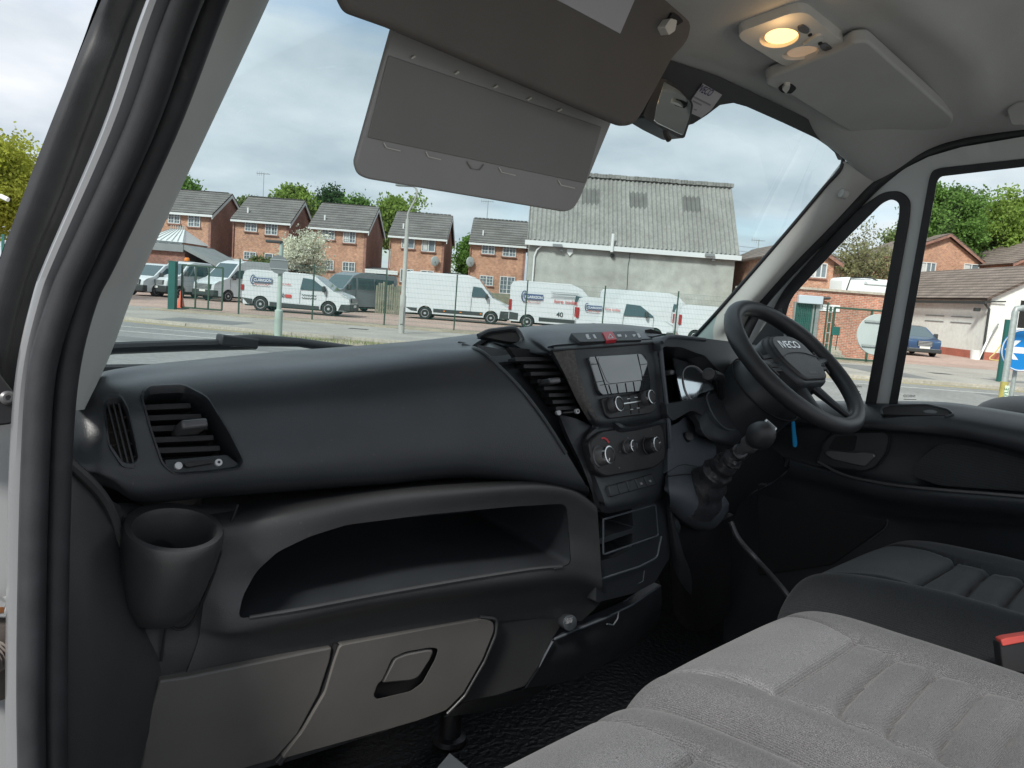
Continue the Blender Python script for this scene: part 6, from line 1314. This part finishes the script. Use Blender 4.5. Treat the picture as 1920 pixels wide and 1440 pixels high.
rl, rz_ = la(1648, 628, 11.4)
s2_ = ext('round_sign', 'round grey sign seen from behind on a white post, outside the quarter window', 'road sign', rl+.13, 11.4, RH+.1)
obj('post', tube(BM(), [Vector((0, 0, 0)), Vector((0, 0, 2.32))], .045, 12), M['swhite'], s2_)
zc_ = rz_-RH-.1
bk_ = obj('sign_back', lathe(BM(), Vector((-.12, .06, zc_)), Vector((0, 1, 0)), [(0, .30), (.01, .305), (.02, .305)], 48), M['sback'], s2_)
bm = BM()
for z in (-.17, .19): b2(bm, -.34, .10, .035, .058, zc_+z-.014, zc_+z+.014)
obj('sign_channel', bm, M['galv'], bk_, smooth=False)
obj('light_hood', b2(BM(), -.42, .08, -.07, .07, 2.20, 2.27), M['swhite'], s2_, bev=.02)
al_, az_ = la(1915, 657, 11.2)
s3_ = ext('arrow_sign', 'round blue sign with a white left arrow behind a grey steel post', 'road sign', al_, 11.2, RH+.1)
zc_ = az_-RH-.1
dk = obj('sign_disc', lathe(BM(), Vector((0, 0, zc_)), Vector((0, -1, 0)), [(0, .30), (.01, .305), (.02, .305)], 56), M['sblue'], s3_)
bm = BM(); tube(bm, [Vector((.292*math.cos(2*math.pi*k/64), -.021, zc_+.292*math.sin(2*math.pi*k/64))) for k in range(64)], .008, 6, closed=True); obj('sign_border', bm, M['swhite'], dk)
bm = BM(); poly(bm, [Vector((x, -.022, zc_+z)) for x, z in ((-.26, 0), (-.12, .14), (-.04, .14), (-.13, .045), (.25, .045), (.25, -.045), (-.13, -.045), (-.04, -.14), (-.12, -.14))], Vector((0, -.003, 0))); obj('arrow', bm, M['swhite'], dk, smooth=False)
pl_ = la(1893, 690, 10.8)[0]-al_
bm = BM(); tube(bm, [Vector((pl_-.04, -.4, 0)), Vector((pl_-.04, -.4, 1.95)), Vector((pl_-.03, -.4, 2.0)), Vector((pl_+.05, -.4, 2.02)), Vector((1.2, -.4, 1.99))], .042, 12); obj('post', bm, M['galv'], s3_)
obj('rear_post', tube(BM(), [Vector((.02, .1, 0)), Vector((.02, .1, zc_+.2))], .03, 8), M['galv'], s3_)
obj('post_sleeve', tube(BM(), [Vector((pl_-.04, -.4, .62)), Vector((pl_-.04, -.4, .98))], .050, 14), mat('stained_yellow_wrap', (.36, .30, .08), .6, var=(12, .3)), s3_)
stk_ = obj('post_sticker', b2(BM(), pl_-.06, pl_+.0, -.458, -.452, .66, .93), mat('pale_green_sticker', (.62, .72, .55), .5), s3_, smooth=False)
text('sticker_lettering', 'STYLE', M['green'], stk_, Vector((pl_-.008, -.4605, .69)), Vector((pl_-.008, -.4605, .90)), Vector((-1, 0, 0)))
# ------------------------------------------------------------------ right hand side: brick office, houses, white building, car
BA = 35.0
bl, _ = la(1440, 600, BA); br, _ = la(1668, 600, BA); _, pz = la(1580, 548, BA)
of = ext('brick_office', 'single storey red brick office with a flat parapet roof behind the green gate', 'building', bl, BA)
obj('wall', b2(BM(), 0, br-bl, 0, 5.5, -.1, pz), M['brick2'], of, smooth=False)
obj('coping', b2(BM(), -.08, br-bl+.08, -.1, 5.6, pz, pz+.10), M['kerbm'], of, smooth=False)
def ol(u, v): l, z = la(u, v, BA); return l-bl, z
x0_, z1_ = ol(1494, 568); x1_, _ = ol(1533, 568); _, z0_ = ol(1510, 655)
od = obj('door', b2(BM(), x0_-.05, x1_, -.02, .0, z0_-.3, z1_), mat('door_glass', (.03, .07, .06), .2, var=(2, .4)), of, smooth=False)
bm = BM()
for k in range(9): b2(bm, x0_-.02+(x1_-x0_-.25)*k/8, x0_+(x1_-x0_-.25)*k/8+.006, -.05, -.035, z0_-.2, z1_)
for k in range(9): b2(bm, x0_-.02, x1_-.22, -.05, -.04, z0_+(z1_-z0_)*k/8-.008, z0_+(z1_-z0_)*k/8+.008)
obj('door_grille', bm, M['green'], od, smooth=False)
bm = BM(); b2(bm, x0_-.12, x0_-.04, -.08, 0, z0_-.3, z1_+.05); b2(bm, x1_-.06, x1_+.10, -.08, 0, z0_-.3, z1_+.05); b2(bm, x1_-.2, x1_-.13, -.06, 0, z0_-.3, z1_-.02); obj('door_frame', bm, M['slate'], od, smooth=False)
obj('shutter_box', b2(BM(), x0_-.02, x1_+.14, -.28, 0, z1_, ol(1515, 554)[1]), mat('shutter_grey', (.45, .51, .56), .5), of, bev=.02)
sx0, sz1 = ol(1536, 570); sx1, sz0 = ol(1573, 585)
sg = obj('name_board', b2(BM(), sx0, sx1, -.05, 0, sz0, sz1), M['swhite'], of, smooth=False)
text('board_lettering', 'Hastings', M['sbackd'], sg, Vector((sx0+.14, -.055, (sz0+sz1)/2+.0)), Vector((sx1-.12, -.055, (sz0+sz1)/2+.0)), UP, squash=.9)
obj('board_line', b2(BM(), sx0+.3, sx1-.2, -.056, -.05, sz0+.07, sz0+.10), M['sbackd'], sg, smooth=False)
cx_, cz_ = ol(1542, 559); obj('wall_camera', tube(BM(), [Vector((cx_-.05, 0, cz_)), Vector((cx_, -.2, cz_)), Vector((cx_+.25, -.3, cz_+.02))], [.05, .08, .06], 8), M['vblk'], of)
hr = ext('handrail', 'thin dark handrail at the office steps', 'handrail', bl+ol(1536, 645)[0], BA-.9)
bm = BM(); tube(bm, [Vector(q) for q in ((0, 0, 0), (0, 0, 1.5), (.18, 0, 1.5), (.42, 0, 1.05), (.36, 0, -.1))], .02, 6); obj('rail', bm, M['vblk'], hr)
stp = ext('entrance_steps', 'pale concrete steps leading to the office door', 'steps', bl+ol(1520, 650)[0]-.6, BA-1.6)
for k in range(3): obj('step', b2(BM(), 0, 1.5-.0*k, .35*k, 1.58, .16*k, .16*(k+1)), M['kerbm'], stp, smooth=False)
GA = 31.5; g0, gz1 = la(1571, 577, GA); g1, _ = la(1660, 580, GA); _, gz0 = la(1562, 668, GA)
g2 = ext('pedestrian_gate', 'green mesh gate with a teal lock box in front of the brick office', 'gate', g0-.12, GA)
gw = g1-g0+1.0
bm = BM()
for x in (0, gw*.52, gw): b2(bm, x-.04, x+.04, -.03, .03, .05, gz1)
for z in (.10, gz1): b2(bm, 0, gw, -.03, .03, z-.04, z+.04)
obj('gate_frame', bm, M['dgreen'], g2, smooth=False); bm = BM(); mesh_panel(bm, 0, gw, .0, .12, gz1, .055, .2); obj('wire_panel', bm, M['greenmesh'], g2, smooth=False)
obj('lock_box', b2(BM(), -.03, .28, -.09, .03, gz1*.48, gz1*.64), M['green'], g2, smooth=False)
gpo = ext('gate_post', 'slim dark green post left of the pedestrian gate', 'gate post', la(1558, 600, GA)[0]-.06, GA)
obj('post', b2(BM(), -.04, .04, -.04, .04, 0, gz1+.02), M['dgreen'], gpo, smooth=False)
bm = BM()
for k in range(5): b2(bm, -.07, .07, -.05, .05, .25+k*.42, .29+k*.42)
obj('fixing', bm, M['galv'], gpo, smooth=False)
# houses behind the office
NA = 44.0
def gablehouse(label, ul, ur, veave, uap, vap, a, depth, mats, wins, tile='tile2', over=.4):
    l0, ze = la(ul, veave, a); l1, _ = la(ur, veave, a); lap, zap = la(uap, vap, a); W_ = l1-l0
    h = ext('brick_house', label, 'house', l0, a, 0, 0, 'brick houses behind the office')
    bm = BM(); poly(bm, [Vector(q) for q in ((0, 0, -.2), (W_, 0, -.2), (W_, 0, ze), (lap-l0, 0, zap-.15), (0, 0, ze))], Vector((0, depth, 0))); obj('wall', bm, M[mats], h, smooth=False)
    bm = BM(); xm = lap-l0; s1_ = (zap-ze)/xm; s2_ = (zap-ze)/(W_-xm)
    quad(bm, [Vector((-over, -.35, ze-over*s1_)), Vector((xm, -.35, zap)), Vector((xm, depth+.3, zap)), Vector((-over, depth+.3, ze-over*s1_))], .14)
    quad(bm, [Vector((xm+.005, -.35, zap)), Vector((W_+over, -.35, ze-over*s2_)), Vector((W_+over, depth+.3, ze-over*s2_)), Vector((xm+.005, depth+.3, zap))], .14)
    rf = obj('roof', bm, M[tile], h, smooth=False)
    bm = BM(); y_ = -.38
    for (xa, za, xb, zb) in ((-over, ze-over*s1_, xm, zap), (xm, zap, W_+over, ze-over*s2_)): poly(bm, [Vector((xa, y_, za-.14)), Vector((xb, y_, zb-.14)), Vector((xb, y_, zb+.05)), Vector((xa, y_, za+.05))], Vector((0, .04, 0)))
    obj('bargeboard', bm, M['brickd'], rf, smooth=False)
    for (u0, v0, u1, v1, nx) in wins:
        p, q = la(u0, v0, a), la(u1, v1, a); window(h, p[0]-l0, q[0]-l0, q[1], p[1], 0, nx, 1, False, True)
    return h
gablehouse('brick house with a tall gable behind the white building', 1627, 1862, 492, 1779, 441, NA+18, 9, 'brick', [(1728, 491, 1752, 517, 3), (1808, 494, 1834, 512, 2)])
gablehouse('brick house half hidden by the door pillar left of the bare tree', 1440, 1566, 480, 1512, 452, NA+2, 9, 'brick', [(1520, 492, 1548, 522, 3)])
gablehouse('far brick house just right of the warehouse end', 1385, 1530, 505, 1478, 458, 62, 9, 'brick', [(1400, 520, 1415, 545, 1)], 'tile')
gablehouse('brown roofed house behind the right end of the white building', 1905, 2200, 492, 2055, 432, NA+14, 9, 'brick', [])
aerial('tv aerial beyond the warehouse end', la(1427, 480, 62)[0], 63, la(1427, 478, 62)[1]-.3, 1.6)
wt = ext('water_tank', 'white covered tank on the flat roof between two brick houses', 'tank', la(1605, 535, 40)[0]-.8, 39.6, pz+.1)
obj('tank_body', b2(BM(), 0, 2.6, 0, 2, 0, .85), M['swhite'], wt, bev=.22, seg=4)
obj('tank_strap', tube(BM(), [Vector((.15, -.02, .1)), Vector((.3, -.02, .8)), Vector((1.3, -.02, .9)), Vector((2.4, -.02, .5))], .035, 6), M['vblk'], wt)
# white building: corner towards us, long side running away, gable on the right
ca = 44.0; cl, cz = la(1860, 557, ca); wb = ext('white_building', 'white rendered building with a brown tiled roof and red painted plinth', 'building', cl, ca)
dp_ = 16.0; wd2 = 7.2
rz2 = la(1920, 519, ca+0)[1]
zr2 = cz+ wd2/2*.56
bm = BM(); poly(bm, [Vector(q) for q in ((0, 0, .45), (wd2, 0, .45), (wd2, 0, cz), (wd2/2, 0, zr2), (0, 0, cz))], Vector((0, dp_, 0))); obj('wall', bm, M['whiter'], wb, smooth=False)
obj('plinth', b2(BM(), -.02, wd2, -.02, dp_, -.1, .45), mat('red_plinth', (.40, .13, .09), .8, var=[(.6, .2), (8, .15)]), wb, smooth=False)
s_ = (zr2-cz)/(wd2/2); bm = BM()
quad(bm, [Vector((-.35, -.25, cz-.35*s_)), Vector((wd2/2, -.25, zr2)), Vector((wd2/2, dp_+.2, zr2)), Vector((-.35, dp_+.2, cz-.35*s_))], .14)
quad(bm, [Vector((wd2/2+.005, -.25, zr2)), Vector((wd2+.35, -.25, cz-.35*s_)), Vector((wd2+.35, dp_+.2, cz-.35*s_)), Vector((wd2/2+.005, dp_+.2, zr2))], .14)
obj('roof', bm, M['tile2'], wb, smooth=False)
obj('gutter', b2(BM(), -.5, -.36, -.25, dp_, cz-.42, cz-.26), M['vblk'], wb, smooth=False)
bm = BM(); tube(bm, [Vector((-.4, -.05, cz-.35)), Vector((-.12, -.1, cz-.7)), Vector((-.12, -.1, .0))], .07, 8); tube(bm, [Vector((-.4, -.1, cz-.3)), Vector((.7, -.18, cz-.2))], .04, 6); obj('downpipe', bm, M['vblk'], wb)
bm = BM()
for y in (1.6, 4.6, 9.5):
    for z in (2.0, 2.35): b2(bm, -.03, 0, y, y+2.2, z, z+.05)
obj('wall_vents', bm, M['slate'], wb, smooth=False)
x0_, z1_ = la(1914, 563, ca); obj('window_reveal', b2(BM(), x0_-cl, x0_-cl+1.6, -.012, .0, z1_-1.55, z1_), M['soffit'], wb, smooth=False)
bm = BM(); b2(bm, x0_-cl-.3, x0_-cl, -.03, 0, z1_-1.6, z1_+.05); b2(bm, x0_-cl-.4, x0_-cl+2, -.1, 0, z1_-1.72, z1_-1.6); obj('window_frame', bm, M['upvc'], wb, smooth=False)
obj('floodlight', box(BM(), (-.45, .5, cz-.75), (.3, .2, .2)), M['vblk'], wb, smooth=False)
gs = ext('teal_post', 'flat teal steel post beside the blue arrow sign', 'gate post', la(1882, 680, 26)[0], 26)
obj('post', b2(BM(), -.14, .14, -.06, .06, -.1, 2.1), M['green'], gs, smooth=False)
tb = ext('white_bucket', 'white plastic bucket standing at the white building corner', 'bucket', la(1828, 672, 43.6)[0], 43.6)
obj('bucket', lathe(BM(), Vector((0, 0, 0)), UP, [(0, .24), (.5, .30), (.52, .31), (.52, .27), (.3, .24)], 18), M['swhite'], tb)
lb = ext('leaning_boards', 'white and grey boards leaning against the white building drainpipe', 'boards', la(1840, 668, 43.5)[0], 43.5)
bm = BM(); tube(bm, [Vector((-.3, 0, 0)), Vector((.9, .35, 2.1))], .05, 5); obj('grey_board', bm, M['slate'], lb); bm = BM(); tube(bm, [Vector((-.2, -.1, 0)), Vector((.55, .3, 1.6))], .06, 5); obj('white_board', bm, M['swhite'], lb)
hs_ = ext('garden_hose', 'yellow garden hose looped on the ground by the white building', 'hose', la(1858, 678, 43.2)[0], 43.2)
obj('hose', tube(BM(), cr_([Vector(q) for q in ((1.0, .5, 1.4), (.3, .2, .5), (-.1, 0, .12), (.4, -.1, .06), (1.2, 0, .05), (2.0, .2, .05))], 30), .035, 6), mat('hose_yellow', (.52, .42, .16), .6), hs_)
# blue car nose on
CARP = [(0, .55), (.05, .95), (.25, 1.15), (.9, 1.58), (1.5, 1.66), (2.42, 1.60), (3.5, 1.05), (4.35, .92), (4.52, .78), (4.55, .5), (4.48, .28), (.12, .3)]
cl_, _ = la(1729, 660, 42.5)
car = vehicle('dark blue suv parked nose out beside the white building', 'car', 'parked_car', cl_+.35, 46.6, R(-96), 4.55, 1.86, 1.66, CARP, 1.0, M['vblue'], [[(1.0, 1.04), (3.2, 1.04), (2.4, 1.54), (1.3, 1.54)]], [(.85, 0), (3.65, 0)], None, ((3.5, 1.05), (2.42, 1.60)), (4.47, .56, .86, .42), (4.42, .80, .94), (.22, .44), .50, None, group=None, tumble=.20, wr_=.36, mirror_x=3.2)
obj('car_badge', ell(BM(), Vector((4.52, 0, .73)), [Vector((0, .13, 0)), Vector((.012, 0, 0)), Vector((0, 0, .09))], 16, 8), M['hub'], car[0])
obj('car_trim', b2(BM(), 4.44, 4.56, -.8, .8, .40, .44), M['hub'], car[0], smooth=False)
# left edge: camera pole, palisade and white vehicle beyond the open door
cp = ext('camera_pole', 'white security camera on a slim post left of the open door', 'security camera', la(-6, 480, 24)[0], 24)
zq = la(14, 371, 24)[1]
obj('post', tube(BM(), [Vector((0, 0, 0)), Vector((0, 0, zq+.1))], .05, 8), mat('rusty_white_post', (.6, .42, .3), .7, var=(4, .3)), cp)
obj('camera_body', tube(BM(), [Vector((.0, 0, zq+.06)), Vector((.16, -.05, zq+.03)), Vector((.42, -.1, zq-.06))], [.03, .07, .07], 8), M['swhite'], cp)
pf = ext('palisade_fence', 'teal palisade fence at the far left beyond the open door', 'fence', la(-60, 450, 30)[0]-2, 30)
for k in range(18): obj('pale', b2(BM(), k*.22, k*.22+.11, -.02, .02, 0, la(10, 442, 30)[1]+.05*(k % 2)), M['green'], pf, smooth=False)
wvl = la(-70, 480, 27)[0]
lv = vehicle('white pickup at the far left edge beyond the open door', 'pickup', 'parked_pickup', wvl-2.6, 27, R(0), 4.4, 1.8, 1.8, [(0, .5), (.02, 1.1), (1.8, 1.1), (1.85, 1.78), (2.0, 1.8), (2.6, 1.8), (3.2, 1.1), (4.2, 1.0), (4.4, .6), (4.3, .3), (.1, .3)], 1.1, M['vwhite'], [[(2.05, 1.12), (3.0, 1.12), (2.55, 1.68), (2.05, 1.7)]], [(.8, 0), (3.5, 0)], group=None)
# ------------------------------------------------------------------ trees
def tree(label, name, l, a, z0, base_h, c, rad, nclump, nleaf, ls, m, seed, trunk=True, gap=.0, tr_r=.16, branches=9, cs=.9, group=None):
    if ls > .12 and nclump > 18: nclump = int(nclump*1.7); nleaf = int(nleaf*1.15); ls *= .88; cs *= 1.1
    rg = np.random.default_rng(seed); t_ = ext(name, label, 'tree', l, a, z0, 0, group)
    c = np.array(c, float); rad = np.array(rad, float)
    d = rg.normal(size=(nclump, 3)); d /= np.linalg.norm(d, axis=1)[:, None]
    rr = rg.uniform(.25, 1, nclump)**.5; cc_ = c+d*rr[:, None]*rad*(1+.18*rg.normal(size=(nclump, 1)))
    cc_[:, 2] = np.maximum(cc_[:, 2], base_h*.8)
    if trunk:
        bm = BM(); tp = Vector((c[0]*.6, c[1]*.6, c[2]+rad[2]*.2))
        tube(bm, cr_([Vector((0, 0, 0)), Vector((.05, 0, base_h*.7)), Vector((c[0]*.3, c[1]*.3, (base_h+tp.z)/2)), tp], 12), [tr_r*(1-.07*k) for k in range(12)], 8); obj('trunk', bm, M['bark'], t_)
        bm = BM()
        for k in range(branches):
            e_ = Vector(cc_[rg.integers(nclump)]); s0 = Vector((0, 0, 0)).lerp(tp, rg.uniform(.45, .95)); md = s0.lerp(e_, .5)+Vector((0, 0, .3)); tube(bm, cr_([s0, md, e_], 6), [tr_r*.45*(1-.15*q) for q in range(6)], 5)
        obj('limbs', bm, M['bark'], t_)
    sz = rg.uniform(.55, 1.3, nclump)*cs
    cen = np.repeat(cc_, nleaf, axis=0)+rg.normal(size=(nclump*nleaf, 3))*np.repeat(sz, nleaf)[:, None]*np.array([.5, .5, .38])
    n_ = len(cen); q1 = rg.normal(size=(n_, 3)); q1 /= np.linalg.norm(q1, axis=1)[:, None]; q2 = np.cross(q1, rg.normal(size=(n_, 3))); q2 /= np.linalg.norm(q2, axis=1)[:, None]
    s_ = (ls*rg.uniform(.6, 1.4, n_))[:, None]; V = np.empty((n_, 4, 3)); V[:, 0] = cen-q1*s_; V[:, 1] = cen+q2*s_*.6; V[:, 2] = cen+q1*s_; V[:, 3] = cen-q2*s_*.6
    me = bpy.data.meshes.new('crown'); me.vertices.add(n_*4); me.vertices.foreach_set('co', V.reshape(-1)); me.loops.add(n_*4); me.loops.foreach_set('vertex_index', np.arange(n_*4, dtype=np.int32))
    me.polygons.add(n_); me.polygons.foreach_set('loop_start', np.arange(0, n_*4, 4, dtype=np.int32)); me.update(calc_edges=True); me.validate()
    me.materials.append(M['lf'][m]); o = bpy.data.objects.new('crown', me); COL.objects.link(o); o.parent = t_
    return t_
def tat(label, name, u0, u1, vt, vb, a, m, seed, nc=46, nl=170, ls=.15, dep=None, group='trees behind the houses', **k):
    l0, _ = la(u0, (vt+vb)/2, a); l1, _ = la(u1, (vt+vb)/2, a); um = (u0+u1)/2; zt = la(um, vt, a)[1]; zb = la(um, vb, a)[1]
    w_ = (l1-l0)/2; h_ = (zt-zb)/2
    return tree(label, name, (l0+l1)/2, a, 0, max(zb, .6), (0, 0, (zt+zb)/2), (w_*.9, dep or w_*.8, h_*.9), nc, nl, ls, m, seed, group=group, **k)
G_ = 'trees behind the houses'
tat('tree with yellow green new leaves left of the open door', 'broadleaf_tree', -150, 84, 222, 452, 36, 'yellow', 11, 120, 240, .085, group=None, cs=.75, tr_r=.2, branches=26)
tat('green tree above the leftmost house roof', 'broadleaf_tree', 290, 398, 331, 440, 84, 'mid', 1, 50, 200, .2)
tat('pale loose tree between the first and second house', 'broadleaf_tree', 446, 488, 366, 430, 88, 'pale', 2, 20, 120, .2, cs=.8)
tat('bright green tree above the second house roof', 'broadleaf_tree', 508, 588, 351, 440, 82, 'lime', 3, 44, 190, .19)
tat('dark evergreen tree between the bright green trees', 'evergreen_tree', 586, 648, 366, 440, 86, 'dark', 4, 44, 220, .19)
tat('bright green tree above the third house roof', 'broadleaf_tree', 640, 700, 366, 450, 83, 'mid', 5, 40, 190, .19)
tat('ragged bright green tree beside the tall street lamp', 'broadleaf_tree', 692, 782, 373, 470, 80, 'lime', 6, 50, 190, .19)
tat('small green tree between the fourth and fifth house', 'broadleaf_tree', 862, 886, 440, 520, 74, 'mid', 8, 16, 150, .15)
tat('white blossom tree in front of the second house', 'blossom_tree', 530, 612, 428, 520, 52, 'white', 12, 60, 130, .075, group=None, tr_r=.09, cs=.55, branches=24)
tat('low green bush behind the wooden fence', 'bush', 470, 512, 486, 514, 52.6, 'pale', 13, 16, 150, .10, group=None, cs=.5, trunk=False)
tat('dark ivy bush at the left of the fifth house', 'bush', 862, 888, 474, 520, 64, 'mid', 14, 18, 170, .11, group=None, cs=.5, trunk=False)
tat('olive half bare tree between the brick houses on the right', 'broadleaf_tree', 1560, 1690, 430, 560, 56, 'olive', 21, 80, 85, .085, group='trees on the right', tr_r=.2, cs=.7, branches=50)
tat('large dark green tree right of the door pillar', 'broadleaf_tree', 1700, 1830, 347, 520, 66, 'mid', 22, 90, 230, .15, group='trees on the right', tr_r=.3, branches=24)
tat('large light green tree at the right edge', 'broadleaf_tree', 1800, 2010, 352, 540, 68, 'lime', 23, 110, 230, .15, group='trees on the right', tr_r=.3, branches=24)
tat('small far tree seen past the quarter window top', 'broadleaf_tree', 1666, 1712, 415, 500, 78, 'pale', 24, 24, 130, .17, group='trees on the right')
# overhead wires beyond the warehouse
ow = ext('overhead_wires', 'thin overhead wires crossing beyond the warehouse', 'wires', la(1380, 470, 58)[0], 58)
p0 = la(1380, 466, 58); p1 = la(1480, 472, 58)
for k in range(2): obj('wire', tube(BM(), [Vector((-6, 0, p0[1]-k*.35+.4)), Vector((p1[0]-p0[0], 0, p1[1]-k*.35))], .014, 4), M['slate'], ow)
# weeds on the island
rg = np.random.default_rng(5); bm = BM()
for k in range(380):
    l = rg.uniform(-7.5, -3.3); a = rg.uniform(20.9, 21.9); h_ = rg.uniform(.03, .14); d_ = Vector((rg.normal(), rg.normal(), 0))*.03
    q = E(l, a, RH+.1); v = [bm.verts.new(x) for x in (q-r0*.008, q+r0*.008, q+d_+UP*h_)]; bm.faces.new(v)
o = obj('weeds', bm, M['lf']['pale'], smooth=False); o['kind'] = 'stuff'; tag(o, 'short green weeds growing on the traffic island', 'weeds')
